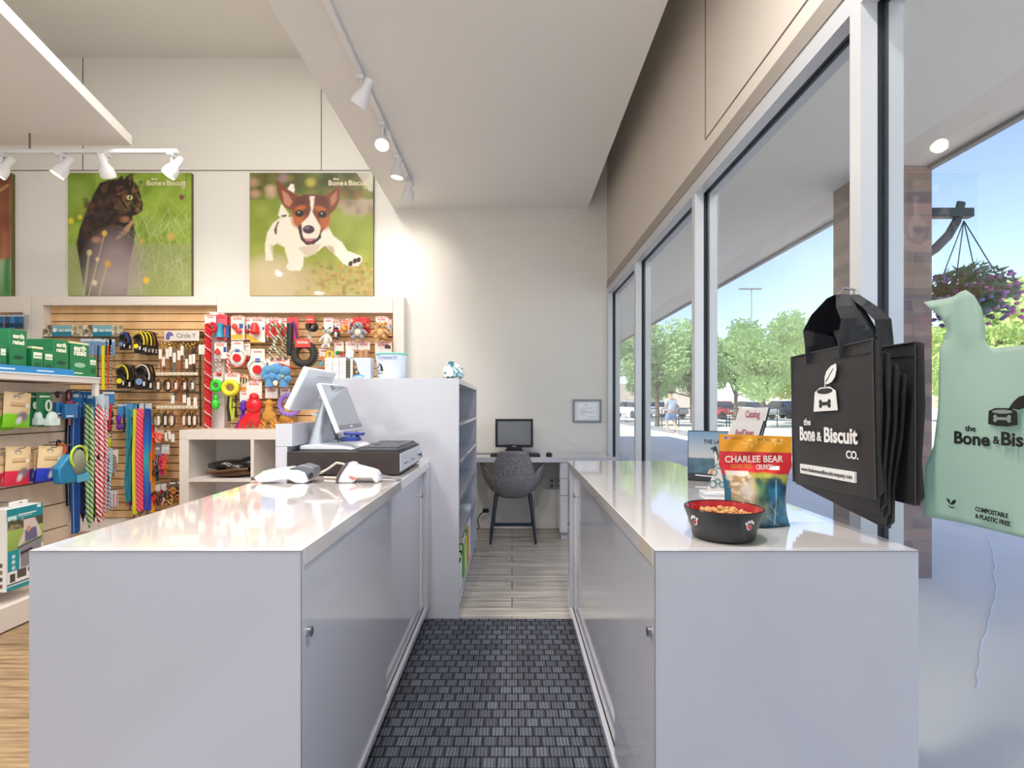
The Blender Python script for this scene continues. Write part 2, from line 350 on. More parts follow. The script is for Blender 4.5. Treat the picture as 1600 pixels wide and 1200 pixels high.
# windows of the right wall
MUL = [(-3.4, -3.35), (-2.41, -2.365), (-1.14, -1.095), (.13, .175), (1.4, 1.445), (2.67, 2.715), (3.95, 3.995), (5.085, 5.13)]
for i in range(len(MUL)-1):
    y0, y1 = MUL[i][1], MUL[i+1][0]; r = sthing('window_%d' % (len(MUL)-1-i), (XR, y0, 0))
    def three(mb_args, nm):
        for (x0, x1, mm, tg) in ((XR, .975, alu, ''), (.975, 1.005, gasket, '_gasket'), (1.005, 1.045, alu, '_cap')):
            m = MB(); 
            for a in mb_args: m.box(x0, x1, *a)
            part(nm+tg, m, mm, r, world=True, smooth=False)
    three([(y1, MUL[i+1][1], 0, 2.352)], 'mullion')
    three([(y0, y1, 2.29, 2.352), (y0, y1, 0, .09)], 'frame_rail')
    part('glass_pane', MB().box(.986, .992, y0, y1, .09, 2.29), glass, r, world=True, smooth=False)
for i, (x0, x1) in enumerate([(-4.6, -2.9), (-2.85, -1.1), (-1.05, .75)]):
    r = sthing('window_%d' % (8+i), (x0, YB, 0))
    m = MB().box(x0-.025, x0+.025, YB-.12, YB-.02, 0, 2.7).box(x0, x1, YB-.12, YB-.02, 2.62, 2.7).box(x0, x1, YB-.12, YB-.02, 0, .09)
    part('window_frame', m, alu, r, world=True); part('glass_pane', MB().box(x0+.025, x1-.0, YB-.08, YB-.074, .09, 2.62), glass, r, world=True, smooth=False)
# ---------------------------------------------------------------- outside
struct('ground', MB().box(1.05, 6.6, -20, 60, -.12, -.01), concrete)
struct('ground', MB().box(6.6, 140, -60, 160, -.3, -.02), plaza)
struct('kerb', MB().box(6.6, 6.85, 1, 60, -.02, .15), mat('kerb_concrete', '8f9196', .85))
struct('ground_front', MB().box(-30, 1.05, -40, YB-.15, -.12, -.01), concrete)
struct('outer_soffit', MB().box(1.06, 2.55, -6, 18, 2.9, 3.0), stucco)
struct('outer_beam', MB().box(2.55, 2.96, -6, 18, 2.9, 3.45), fascia)
struct('outer_beam_flashing', MB().box(2.93, 2.975, -6, 18, 2.875, 2.9), mat('flashing', '6f6d70', .5))
struct('roof', MB().box(XL-.4, 2.55, YB-.5, 18, 4.8, 5.0).box(2.3, 2.55, -6, 18, 3.0, 3.45), fascia)
struct('wall_exterior', MB().box(XL, 1.05, D+.3, 18, 0, 4.8), stucco)
struct('brick_column', MB().box(2.55, 2.96, 3.70, 4.165, -.01, 2.9), brick_mat())
m = MB(); rr = random.Random(5); y = 833; pts = []
for i in range(24):
    t = i/23; py = 833+t*240; px = 1541+14*math.sin(t*5)+rr.uniform(-3, 3); Y = EYE*F/(py-631); pts.append(((px-800)*Y/F, Y, -.008))
m.tube(pts, .006, 4); struct('paving_crack', m, mat('crack_filler', 'dcdcdc', .8))
# bracket with hanging basket
Yb = 3.93
t = thing('wall_bracket', 'dark metal arm with a curved brace, fixed to the outside brick column', 'bracket', (2.96, Yb, 2.5))
def q(px, py): return at(px, py, Yb)
a0, a1 = q(1417, 334), q(1517, 334); part('arm', MB().box(2.96, a1.x, Yb-.03, Yb+.03, a0.z-.03, a0.z+.035), dark_metal, t, world=True)
pts = [q(*k) for k in ((1417, 409), (1440, 402), (1462, 388), (1482, 368), (1495, 345), (1502, 316))]
part('curved_brace', MB().tube(pts, .035, 8, flat=.5), dark_metal, t, world=True)
bc = q(1512, 452)
t = thing('hanging_basket', 'round hanging basket of pink and purple petunias outside the window', 'flower basket', (bc.x, Yb, bc.z-.1))
m = MB(); top = q(1506, 345)
for k in range(4): m.tube([top, (bc.x+.2*math.cos(k*PI/2+.5), Yb+.2*math.sin(k*PI/2+.5), bc.z)], .004, 5)
part('chain', m, dark_metal, t, world=True)
part('basket', MB().lathe([(.05, -.16), (.16, -.12), (.2, 0), (.19, 0), (.02, -.02)], bc), pm('6b5a4a', .9), t, world=True)
def leafcloud(center, rad, n, size, R, zs=1., ball=False):
    m = MB()
    for _ in range(n):
        a = R.uniform(0, 2*PI); z = R.uniform(-1, 1); rr_ = (1-z*z)**.5; k = R.uniform(.55, 1)
        p = Vector(center)+Vector((rr_*math.cos(a)*rad*k, rr_*math.sin(a)*rad*k, z*rad*k*zs))
        u = Vector((R.gauss(0, 1), R.gauss(0, 1), R.gauss(0, 1))).normalized(); v = u.orthogonal().normalized(); s_ = size*R.uniform(.6, 1.3)
        m.add([p-u*s_, p+v*s_*.45, p+u*s_, p-v*s_*.45], [(0, 1, 2, 3)])
    return m
R = random.Random(3)
def leafmat(key, h):
    m = mat(key, h, .6, var=.25, vscale=3); N, L, b = nodes(m); out = N['Material Output']; tr = N.new('ShaderNodeBsdfTranslucent'); tr.inputs[0].default_value = (*H(h), 1)
    mx = N.new('ShaderNodeMixShader'); mx.inputs[0].default_value = .45; L.new(b.outputs[0], mx.inputs[1]); L.new(tr.outputs[0], mx.inputs[2]); L.new(mx.outputs[0], out.inputs[0]); return m
o = part('foliage', leafcloud(bc+Vector((0, 0, -.02)), .28, 900, .045, R, .75), leafmat('basket_leaf', '7c9a74'), t, world=True, smooth=False, fixn=False)
for h, n, off, lb in (('c46aa6', 90, .12, 'pink petunias'), ('8c6fa8', 90, -.02, 'purple petunias'), ('6a3f5c', 70, -.1, 'dark purple petunias')):
    m = MB()
    for _ in range(n):
        a = R.uniform(0, 2*PI); z = R.uniform(-.9, .6); r_ = .29*(1-z*z*.6)**.5
        m.ell((bc.x+off+r_*math.cos(a), Yb+r_*math.sin(a), bc.z-.05+z*.22), .018, .018, .013, 7, 4)
    o = part('flowers', m, pm(h, .6), t, world=True); o['kind'] = 'stuff'; o['label'] = lb
# trees of the parking area
def tree_mesh(seed, h=6.5):
    R = random.Random(seed); tr = MB().tube([(0, 0, 0), (.05, .02, h*.3), (0, .05, h*.62)], [.13, .1, .05], 8); cr = MB()
    for k in range(13):
        a = R.uniform(0, 2*PI); r_ = R.uniform(.5, 1.9); z = h*R.uniform(.3, .85); b0 = Vector((0, 0, h*R.uniform(.2, .45)))
        c = Vector((math.cos(a)*r_, math.sin(a)*r_, z)); tr.tube([b0, (b0+c)/2+Vector((0, 0, -.1)), c], [.05, .035, .015], 6)
        lc = leafcloud(c, R.uniform(.75, 1.1), 420, .13, R, .8); cr.add(lc.v, lc.f)
    lc = leafcloud((0, 0, h*.6), 1.5, 500, .13, R, .9); cr.add(lc.v, lc.f); return tr, cr
bark = mat('tree_bark', '6b5d50', .9, bump=(30, .4)); protos = []
lf = [leafmat('leaf_pale', 'b2cc92'), leafmat('leaf_mid', 'a0c084'), leafmat('leaf_yellowish', 'c2d48a')]
spots = [(8.0, 29, 0, 1., 'pale green tree behind the walking person'), (11.5, 33.5, 1, 1.1, 'mid green tree standing right behind the metal railing, left in the large pane'), (13.2, 27.5, 0, 1.0, 'pale green tree in the large pane above the catalogs'), (17.2, 32, 2, 1.1, 'yellow green tree just left of the brick column'),
         (16.5, 38.8, 1, 1.2, 'tall mid green tree in the back row behind the catalogs'), (10.2, 40.5, 1, 1.25, 'tall mid green tree far back in the second pane'), (22.5, 38, 2, 1.25, 'tall yellow green tree far back beside the brick column'), (5.6, 36, 0, 1.05, 'pale tree far off, furthest to the left'),
         (14.6, 15.9, 2, .92, 'yellow green tree standing behind the hanging basket'), (11.7, 12.7, 2, .5, 'small yellow green tree low under the hanging basket'), (19.0, 20.8, 0, 1.0, 'pale tree behind the green bag, second from the glass'), (24.5, 26, 1, 1.1, 'mid green tree behind the green bag, third from the glass'), (29, 37, 2, 1.2, 'large yellow green tree far off right of the brick column')]
for i, (x, y, k, s_, tlab) in enumerate(spots):
    if k >= len(protos):
        for kk in range(3):
            t = thing('tree', '', 'tree'); a, b = tree_mesh(11+kk); part('trunk', a, bark, t); part('foliage', b, lf[kk], t, smooth=False, fixn=False); protos.append([t, False])
    pr = protos[k]; t = copy_tree(pr[0]) if pr[1] else pr[0]; pr[1] = True
    t.location = (x, y, -.02); t.rotation_euler = (0, 0, i*1.3); t.scale = (s_, s_, s_); tag(t, tlab, 'tree', 'trees around the parking area')
# hill
m = MB(); n = 24
for i in range(n+1):
    x = 20+i*8; z = 9+5*math.sin(i*.5)+3*math.sin(i*1.3); m.v += [(x, 190, -1), (x, 215, max(2, z*.8)), (x, 240, -1)]
for i in range(n): m.f += [(i*3, i*3+3, i*3+4, i*3+1), (i*3+1, i*3+4, i*3+5, i*3+2)]
struct('hills', m, pm('b5a796', .95))
# lamp post
t = thing('street_lamp', 'tall grey street lamp rising above the trees', 'street lamp', (21.2, 46.5, -.02))
part('pole', MB().cyl((0, 0, 0), (0, 0, 11.4), .09, .06), pm('9aa0a8'), t); part('lamp_head', MB().box(-1.1, .9, -.12, .12, 11.35, 11.5), pm('8a9098'), t, bev=.03)
# railing
t = thing('railing', 'dark metal railing on the far pavement behind the walking person', 'railing', (6.2, 28, -.02)); m = MB()
for k in range(8):
    x = .9+k*.9; m.tube([(x, 0, 0), (x, 0, .95), (x+.05, 0, 1.0), (x+.7, 0, 1.0), (x+.75, 0, .95), (x+.75, 0, 0)], .03, 6)
part('hoops', m, dark_metal, t); part('rail', MB().tube([(.4, 0, .55), (8, 0, .55)], .025, 6), dark_metal, t)
# cars
def car(loc, rz, h, label):
    t = thing('car', label, 'car', loc, rz, 'cars parked beyond the plaza'); bm = pm(h, .25, coat=.8)
    body = [(-2.1, .35), (2.1, .35), (2.15, .6), (2.05, .82), (1.2, .95), (-1.5, 1.0), (-2.1, .92), (-2.2, .6)]
    part('body', MB().prism(body, -.86, .86), bm, t, bev=.06)
    cab = [(1.1, .95), (.45, 1.42), (-.9, 1.46), (-1.6, 1.0)]
    part('windows', MB().prism(cab, -.74, .74), pm('2c3640', .1), t, bev=.04); part('roof', MB().prism([(.5, 1.4), (-.95, 1.44), (-.85, 1.5), (.4, 1.47)], -.7, .7), bm, t, bev=.02)
    for x in (-1.35, 1.35):
        for y in (-.8, .8): part('wheel', MB().cyl((x, y-.1, .33), (x, y+.1, .33), .33, n=18), pm('1c1c1e', .8), t)
    for y in (-.6, .6): part('headlight', MB().box(2.08, 2.17, y-.2, y+.2, .6, .75), pm('e8e8e8', .2), t)
for a in ((17.5, 44, -1.3, 'b8323a', 'red car parked behind the catalogs'), (20.2, 44, -1.4, 'd8dadd', 'white car parked right of the red one'), (23.2, 44.5, -1.35, '30353c', 'black car parked nearest the brick column'),
          (13.4, 46, -1.2, 'c9ccd1', 'silver car parked left of the red one'), (26.4, 44.5, -1.3, '3d4a5c', 'dark blue car parked right of the black one'), (10.9, 47, -1.3, 'e2e2e2', 'white car parked behind the railing'), (30, 31, -1.0, '8b9096', 'grey car parked behind the green bag'), (29.5, 54, .2, 'f0f0ee', 'white van-like car crossing at the far row')):
    car((a[0], a[1], -.02), a[2], a[3], a[4])
# walking person
px_, py_ = 6.35, 21.
t = thing('person', 'person in a pale blue shirt and blue shorts walking outside past the railing', 'person', (px_, py_, -.02), .5)
def skin_body(name, jts, edges, material, parent, sub=2):
    me = bpy.data.meshes.new(name); me.from_pydata([j[:3] for j in jts], edges, []); o = link_mesh(name, me, material, parent)
    md = o.modifiers.new('skin', 'SKIN'); md.use_smooth_shade = True
    for i, j in enumerate(jts): sv = me.skin_vertices[0].data[i]; sv.radius = (j[3], j[4] if len(j) > 4 else j[3]); sv.use_root = (i == 0)
    s2 = o.modifiers.new('sub', 'SUBSURF'); s2.levels = sub; s2.render_levels = sub; return o
skin = mat('skin', 'd8a88c', .55)
J = [(0, 0, .95, .09, .07), (0, 0, 1.15, .09, .07), (0, 0, 1.38, .15, .1), (0, 0, 1.5, .055), (0, .01, 1.6, .08, .09), (0, .01, 1.68, .075, .085),
     (-.2, 0, 1.4, .055), (-.25, .03, 1.13, .042), (-.24, .12, .92, .03), (-.24, .14, .83, .025), (.2, 0, 1.4, .055), (.26, -.04, 1.13, .042), (.27, -.02, .9, .03), (.27, 0, .81, .025),
     (-.1, 0, .86, .09), (-.11, .12, .5, .06), (-.11, .02, .1, .04), (-.11, .14, .03, .035), (.1, 0, .86, .09), (.11, -.06, .5, .06), (.11, -.28, .14, .04), (.11, -.2, .03, .035)]
E = [(0, 1), (1, 2), (2, 3), (3, 4), (4, 5), (2, 6), (6, 7), (7, 8), (8, 9), (2, 10), (10, 11), (11, 12), (12, 13), (0, 14), (14, 15), (15, 16), (16, 17), (0, 18), (18, 19), (19, 20), (20, 21)]
skin_body('body', J, E, skin, t)
skin_body('shirt', [(0, 0, .9, .19, .16), (0, 0, 1.2, .17, .14), (0, 0, 1.38, .18, .12), (-.21, 0, 1.39, .075), (-.25, .02, 1.2, .065), (.21, 0, 1.39, .075), (.255, -.03, 1.2, .065)], [(0, 1), (1, 2), (2, 3), (3, 4), (2, 5), (5, 6)], pm('c3d3e4', .8), t)
skin_body('shorts', [(0, 0, .97, .16, .13), (-.1, .03, .8, .115), (-.11, .1, .58, .1), (.1, 0, .8, .115), (.11, -.05, .56, .1)], [(0, 1), (1, 2), (0, 3), (3, 4)], pm('7d9cc4', .8), t)
part('hair', MB().ell((0, -.01, 1.7), .088, .1, .075), pm('4a3a30', .9), t)
for x, y in ((-.11, .1), (.11, -.2)): part('shoe', MB().ell((x, y, .045), .045, .12, .045), pm('e4e4e4', .7), t)
# ---------------------------------------------------------------- counters
def counter(x_in, x_out, side, label, name):
    """sales counter with sliding doors on its x_in face; side=+1 when the doors face +X"""
    H_, T = .90, .04; y0, y1 = 1.146, 2.95; s = side
    t = thing(name, label, 'counter', ((x_in+x_out)/2, y0, 0))
    lo, hi = min(x_in, x_out), max(x_in, x_out)
    part('countertop', MB().box(lo, hi, y0+.0185, y1, H_-T, H_), lam_top, t, world=True, bev=.0015)
    part('end_panel', MB().box(lo, hi, y0, y0+.018, .004, H_), lam, t, world=True, bev=.001)
    part('edge_seam', MB().box(lo, hi, y0-.0006, y0, H_-.003, H_-.0012).box(x_in-.0008*(s < 0)-.0002, x_in+.0008*(s > 0)+.0002, y0-.001, y0+.0012, .004, H_-.001), seam, t, world=True, smooth=False)
    part('outer_panel', MB().box(x_out-.018 if s < 0 else x_out, x_out if s < 0 else x_out+.018, y0+.019, y1, .004, H_-T-.0015), lam, t, world=True)
    part('back_panel', MB().box(lo+.02, hi-.02, y1-.018, y1, .004, H_-T-.001), lam, t, world=True)
    def xin(d0, d1): return (x_in-s*d1, x_in-s*d0) if s > 0 else (x_in+d0, x_in+d1)
    a, b = xin(0, .05); part('end_post', MB().box(a, b, y1-.11, y1, .09, H_-T-.001), lam, t, world=True, bev=.001)
    a, b = xin(0, .07); part('door_track', MB().box(a, b, y0+.019, y1-.11, .09, .115), lam, t, world=True)
    a, b = xin(.016, .02); part('track_groove', MB().box(a, b, y0+.019, y1-.11, .115, .119), gasket, t, world=True)
    a, b = xin(.06, .3); part('toe_kick', MB().box(a, b, y0+.03, y1, .004, .09), pm('b9b7ba'), t, world=True)
    ys = (y0+.022, 1.95, 1.93, y1-.112) if s > 0 else (y0+.022, 1.63, 1.66, y1-.112)
    a, b = xin(.006, .022); d = part('sliding_door', MB().box(a, b, ys[0], ys[1], .12, H_-T-.002), lam, t, world=True, bev=.001)
    yy = ys[0]+.03; L = world_loc(t)
    part('door_lock', MB().cyl((x_in-s*.006-L.x, yy-L.y, .7), (x_in+s*.004-L.x, yy-L.y, .7), .011, n=16), chrome, d)
    a, b = xin(.028, .044); d = part('sliding_door', MB().box(a, b, ys[2], ys[3], .12, H_-T-.002), lam, t, world=True, bev=.001)
    yy = ys[3]-.04; part('door_lock', MB().cyl((x_in-s*.026-L.x, yy-L.y, .73), (x_in-s*.012-L.x, yy-L.y, .73), .011, n=16), chrome, d)
    for yy in (ys[2], ys[3]-.05):
        a, b = xin(.024, .029); part('door_edge_strip', MB().box(a, b, yy, yy+.045, .12, H_-T-.002), lam_warm, d).location = (-L.x, -L.y, 0)
    return t
counter(-.4605, -1.055, 1, 'white gloss counter on the left carrying the cash drawer and the scanners', 'sales_counter')
counter(.3125, .888, -1, 'white gloss counter on the right beside the window with the pet bowl on it', 'sales_counter')
# counter upstand on the customer side
t = thing('counter_upstand', 'raised white ledge on the far left edge of the left counter', 'ledge', (-1.02, 2.34, .9))
part('ledge_box', MB().box(-1.055, -1.003, 2.34, 2.95, .9, 1.029), lam, t, world=True, bev=.001)
part('ledge_top', MB().box(-1.055, -.98, 2.34, 2.95, 1.03, 1.13), lam, t, world=True, bev=.001)
# tall cabinet with shelves towards the aisle
t = thing('bookcase', 'tall white cabinet behind the left counter with open shelves facing the aisle', 'bookcase', (-.68, 2.95, 0))
xa, xb, ya, yb, ht = -1.06, -.2986, 2.951, 4.44, 1.364
part('end_panel', MB().box(xa, xb, ya, ya+.022, .004, ht), lam, t, world=True, bev=.001)
part('end_panel', MB().box(xa, xb, yb-.022, yb, .004, ht-.022), lam, t, world=True, bev=.001)
part('top_board', MB().box(xa, xb, ya+.022, yb, ht-.03, ht), lam, t, world=True, bev=.001)
part('back_board', MB().box(xa, xa+.34, ya+.022, yb-.022, .004, ht-.03), lam, t, world=True)
for z in (.06, .42, .66, .88, 1.1): part('shelf', MB().box(xa+.34, xb-.004, ya+.022, yb-.022, z-.01, z+.01), lam, t, world=True, bev=.001)
part('plinth', MB().box(xa+.34, xb-.02, ya+.022, yb-.022, .004, .049), lam, t, world=True)
R = random.Random(9)
desc = ['upright white leaflet nearest the camera on the bottom bookcase shelf', 'white leaflet with a grey printed edge second from the near end of the bottom shelf', 'tilted white leaflet third from the near end of the bottom shelf', 'thin white folder fourth along the bottom bookcase shelf',
        'white catalog with black edge fifth along the bottom bookcase shelf', 'bright green box standing on the bottom bookcase shelf', 'white leaflet just past the green box on the bottom shelf', 'yellow and green carton far along the bottom bookcase shelf', 'small orange and white carton at the far end of the bottom shelf', 'teal topped white carton at the farthest end of the bottom shelf']
yy = 3.1
for i, dsc in enumerate(desc):
    th = [.012, .012, .012, .02, .02, .09, .02, .08, .08, .1][i]; h_ = [.2, .22, .24, .22, .25, .3, .27, .3, .34, .38][i]
    c = ['f2f2f2', 'eeeeee', 'f4f4f4', 'ececec', 'f0f0f0', '63b04a', 'f2f2f2', 'd9cf3c', 'e0894a', 'e8ecec'][i]
    t = thing('carton' if th > .05 else 'leaflet', dsc, 'carton' if th > .05 else 'leaflet', (-.42, yy, .071), 0, 'papers on the bottom bookcase shelf', rx=.0 if th > .05 else .12)
    part('cover', MB().box(-.1, .1, 0, th, 0, h_), pm(c), t, bev=.002); part('printed_band', MB().box(-.1005, .1005, -.0006, th+.0006, h_*.75, h_*.88), pm(['6c7078', '5a8fc0', '8a8d94', '44474f', '2a2c30', 'f0f4e8', '7a7d84', '4c9a48', 'f3f3f3', '3a9a94'][i]), t)
    yy += th+.05+(.05 if i == 4 else 0)
# desk
t = thing('desk', 'white wall desk at the end of the aisle with a drawer stack on its right', 'desk', (.3, 4.65, 0))
part('desktop', MB().box(-.62, .925, 4.65, 5.125, .70, .746), lam, t, world=True, bev=.0015)
part('pedestal', MB().box(.425, .92, 4.67, 5.1, .075, .70), lam, t, world=True); part('pedestal_base', MB().box(.44, .92, 4.70, 5.1, .004, .075), lam, t, world=True)
for z0, z1 in ((.56, .695), (.41, .555), (.08, .405)): part('drawer', MB().box(.43, .915, 4.65, 4.669, z0, z1), lam, t, world=True, bev=.0015)
# floor mat
t = part('entrance_mat', MB().box(-.5, .42, .3, 2.95, .001, .013), mat_mat(), bev=.003); t.location = (0, 0, .001)
tag(t, 'dark grey basket weave mat on the floor between the two counters', 'floor mat')
# ---------------------------------------------------------------- desk things
mon = at(803.5, 677, 4.93)
t = thing('monitor', 'black flat monitor standing on the wall desk behind the chair', 'monitor', (mon.x, 4.96, .746))
part('bezel', MB().box(-.178, .178, -.03, .015, .065, .332), black, t, bev=.006)
part('screen', MB().box(-.155, .155, -.032, -.029, .09, .309), mat('grey_screen', '6c7076', .15), t); part('stand', MB().prism([(-.1, .0), (.1, 0), (.1, .012), (.06, .07), (-.06, .07), (-.1, .012)], -.08, .06), black, t, bev=.003)
part('badge', MB().box(-.018, .018, -.033, -.0305, .073, .079), pm('c9c9c9'), t)
def keyboard(parent, w, d, cols, rows, h=.016, tilt=.0, body=black, keym=None):
    part('case', MB().box(-w/2, w/2, -d/2, d/2, 0, h), body, parent, bev=.004)
    m = MB(); kw = (w-.02)/cols; kd = (d-.016)/rows
    for i in range(cols):
        for j in range(rows):
            if random.random() < .93: m.box(-w/2+.01+i*kw+.001, -w/2+.01+(i+1)*kw-.001, -d/2+.008+j*kd+.001, -d/2+.008+(j+1)*kd-.001, h, h+.007)
    part('keys', m, keym or mat('key_caps', '2c2e33', .5), parent)
p = at(805, 708, 4.76); t = thing('keyboard', 'black keyboard on the wall desk in front of the monitor', 'keyboard', (p.x, 4.78, .7465)); keyboard(t, .45, .15, 20, 6)
p = at(858, 710, 4.76); t = thing('mouse', 'small black mouse on the wall desk right of the keyboard', 'mouse', (p.x, 4.76, .7465))
part('mouse_body', MB().ell((0, 0, .01), .03, .05, .026), black, t); part('wheel', MB().cyl((-.004, -.025, .032), (.004, -.025, .032), .008), grey_p, t)
m = MB().tube([(-.60, 5.0, .749), (-.45, 4.98, .75), (-.33, 4.95, .75), (-.2, 4.97, .75), (-.03, 4.99, .75)], .003, 6); tag(part('monitor_cable', m, black), 'thin black cable lying along the back of the wall desk', 'cable')
m = MB().tube([at(750, 722, 5.0), at(749, 740, 5.08), at(745, 765, 5.1), at(743, 800, 5.1), at(741, 822, 5.1)], .003, 6); tag(part('white_cable', m, white_p), 'thin white cable hanging down beside the bookcase under the desk', 'cable')
t = thing('power_cable', 'black power lead with a plug curling on the floor under the desk', 'cable', (-.33, 4.95, 0))
part('lead', MB().tube([(-.43, 4.95, .02), (-.37, 4.93, .012), (-.31, 4.95, .05), (-.33, 5.0, .12), (-.3, 5.0, .17), (-.26, 4.98, .2)], .005, 6), black, t, world=True); part('plug', MB().box(-.28, -.22, 4.965, 4.995, .19, .225), black, t, world=True, bev=.004)
p = at(862, 755, D-.005); t = thing('wall_outlet', 'small pale outlet plate on the wall under the desk', 'outlet', (p.x, D-.001, p.z)); part('plate', MB().box(-.035, .035, -.007, 0, -.06, .06), pm('cfccc6'), t, bev=.002); part('socket', MB().box(-.016, .016, -.009, -.006, .01, .04).box(-.016, .016, -.009, -.006, -.04, -.01), grey_p, t)
# framed certificate
c0, c1 = at(895, 624, D), at(939.5, 660, D); t = thing('certificate_frame', 'small grey frame with a certificate hanging on the wall above the desk', 'picture frame', ((c0.x+c1.x)/2, D, c1.z))
w_, h_ = c1.x-c0.x, c0.z-c1.z
m = MB().box(-w_/2, w_/2, -.02, 0, 0, .018).box(-w_/2, w_/2, -.02, 0, h_-.018, h_).box(-w_/2, -w_/2+.018, -.02, 0, .018, h_-.018).box(w_/2-.018, w_/2, -.02, 0, .018, h_-.018)
part('frame', m, pm('8c919c', .4), t, bev=.002)
P = Pic(60, 46, 'e9ecf0'); P.rect(.12, .1, .88, .9, 'f6f7fa'); P.rect(.42, .16, .5, .22, '8fa0bb')
for k, (a, b, c) in enumerate(((.3, .7, .34), (.2, .5, .46), (.2, .8, .54), (.2, .75, .6), (.2, .4, .7), (.55, .8, .78))): P.rect(a, c, b, c+.02, 'a9bce0')
P.panel('certificate', w_-.036, h_-.036, t, (0, -.006, h_-.018))
# ---------------------------------------------------------------- chair
def chair():
    t = thing('armchair', 'grey tweed shell armchair on dark legs pulled up to the wall desk', 'chair', (.01, 4.78, 0), .0)
    fab = rope_mat('grey_tweed', '77767a', '9c9a9c', 90, .95, 'X', .5); N, L, b = nodes(fab)
    n2 = N.new('ShaderNodeTexNoise'); n2.inputs['Scale'].default_value = 60; mp = N.new('ShaderNodeMapping'); mp.inputs['Scale'].default_value = (6, 6, .7)
    tc = [n for n in N if n.bl_idname == 'ShaderNodeTexCoord'][0]; L.new(tc.outputs['Object'], mp.inputs[0]); L.new(mp.outputs[0], n2.inputs['Vector'])
    r = N.new('ShaderNodeValToRGB'); r.color_ramp.elements[0].position = .38; r.color_ramp.elements[0].color = (*H('55555b'), 1); r.color_ramp.elements[1].position = .64; r.color_ramp.elements[1].color = (*H('a09d9d'), 1)
    L.new(n2.outputs['Fac'], r.inputs[0]); L.new(r.outputs[0], b.inputs['Base Color'])
    m = MB(); nu, nv = 56, 18; vs = []
    for i in range(nu+1):
        th = -1.85+3.7*i/nu; a = abs(th)
        top = .815-.02*a*a if a < .62 else .80-.215*min(1, (a-.62)/.3)**1.2
        if a > .92: top = .585+.115*min(1, (a-.92)/.45)**.8
        if a > 1.6: top -= (a-1.6)*.5
        for j in range(nv+1):
            v = j/nv; z = .385+(top-.385)*v**.9; k = min(1, (z-.385)/.2)
            rx = .10+.135*math.sin(k*PI/2)**.8 + (.05*min(1, max(0, a-.9)/.5)*max(0, z-.45)/.22 if a > .9 else 0); ry = .14+.12*math.sin(k*PI/2)**.7
            if a < .9: rx *= 1-.20*max(0, (z-.55)/.26); ry *= 1+.10*max(0, (z-.6)/.2)
            e = .8; sn, cs = math.sin(th), math.cos(th)
            vs.append((rx*math.copysign(abs(sn)**e, sn)*1.0, -ry*math.copysign(abs(cs)**e, cs)+.02, z))
    fs = [(i*(nv+1)+j, (i+1)*(nv+1)+j, (i+1)*(nv+1)+j+1, i*(nv+1)+j+1) for i in range(nu) for j in range(nv)]
    m.add(vs, fs); o = part('shell', m, fab, t); sd = o.modifiers.new('solid', 'SOLIDIFY'); sd.thickness = .028; sd.offset = 0
    sb = o.modifiers.new('sub', 'SUBSURF'); sb.levels = 1; sb.render_levels = 1
    part('seat', MB().ell((0, .05, .45), .215, .22, .05, 28, 12), fab, t)
    lg = mat('navy_black_legs', '1b2433', .4)
    for x in (-1, 1):
        for (y0, y1, xx) in ((-.1, -.235, .197), (.16, .25, .21)): part('leg', MB().tube([(x*.15, y0, .405), (x*(.15+(xx-.15)*.5), (y0+y1)/2, .22), (x*xx, y1, .002)], [.019, .016, .010], 10), lg, t)
    part('stretcher', MB().tube([(-.175, -.17, .16), (.175, -.17, .16)], .016, 8, flat=.6).tube([(-.17, -.17, .16), (-.18, .2, .16)], .013, 8).tube([(.17, -.17, .16), (.18, .2, .16)], .013, 8), lg, t)
    return t
chair()
# ---------------------------------------------------------------- point of sale
t = thing('cash_drawer', 'dark brown metal cash drawer on the left counter with a pale front facing the aisle', 'cash drawer', (-.75, 2.32, .9))
part('drawer_case', MB().box(-1.0, -.503, 2.33, 2.84, .905, 1.008), mat('dark_brown_metal', '3c322f', .45, metal=.2, bump=(200, .05)), t, world=True, bev=.003)
f = part('drawer_front', MB().box(-.503, -.497, 2.345, 2.825, .917, .997), pm('c9ccd2', .35), t, world=True, bev=.002); L = world_loc(t)
part('slot', MB().box(.2535, .2542, .10, .19, .042, .046).box(.2535, .2542, .27, .35, .042, .046), black, f)
part('lock', MB().cyl((.2535, .45, .06), (.262, .45, .06), .012), chrome, f); part('key', MB().box(.262, .275, .447, .453, .05, .07).cyl((.268, .447, .045), (.268, .453, .045), .012), chrome, f)
part('foot', MB().box(-.99, -.96, 2.36, 2.4, .9, .905).box(-.55, -.52, 2.36, 2.4, .9, .905).box(-.55, -.52, 2.78, 2.82, .9, .905).box(-.99, -.96, 2.78, 2.82, .9, .905), black, t, world=True)
# terminal: two screens on one stand
pos_white = mat('silver_white_plastic', 'dfe3ea', .28, coat=.3)
t = thing('payment_terminal_stand', 'white two-screen till computer standing on the cash drawer', 'till computer', (-.84, 2.58, 1.008))
def slab(y0, y1, pa, pb, th, side):      # a tilted flat box between xz points pa (top) and pb (bottom); side = outward sign
    d = Vector((pb[0]-pa[0], 0, pb[1]-pa[1])).normalized(); n = Vector((-d.z, 0, d.x))*side
    A, B = Vector((pa[0], 0, pa[1])), Vector((pb[0], 0, pb[1])); q4 = [A, B, B-n*th, A-n*th]
    return MB().prism([(p.x, p.z) for p in q4], y0, y1), d, n
m, d, n = slab(2.385, 2.77, (-.872, 1.318), (-.782, 1.090), .022, 1)
if n.x < 0: m, d, n = slab(2.385, 2.77, (-.872, 1.318), (-.782, 1.090), .022, -1)
o = part('main_screen_case', m, pos_white, t, world=True, bev=.005); L = world_loc(t)
A = Vector((-.872, 0, 1.318))-Vector((L.x, 0, L.z)); e = n*.0012
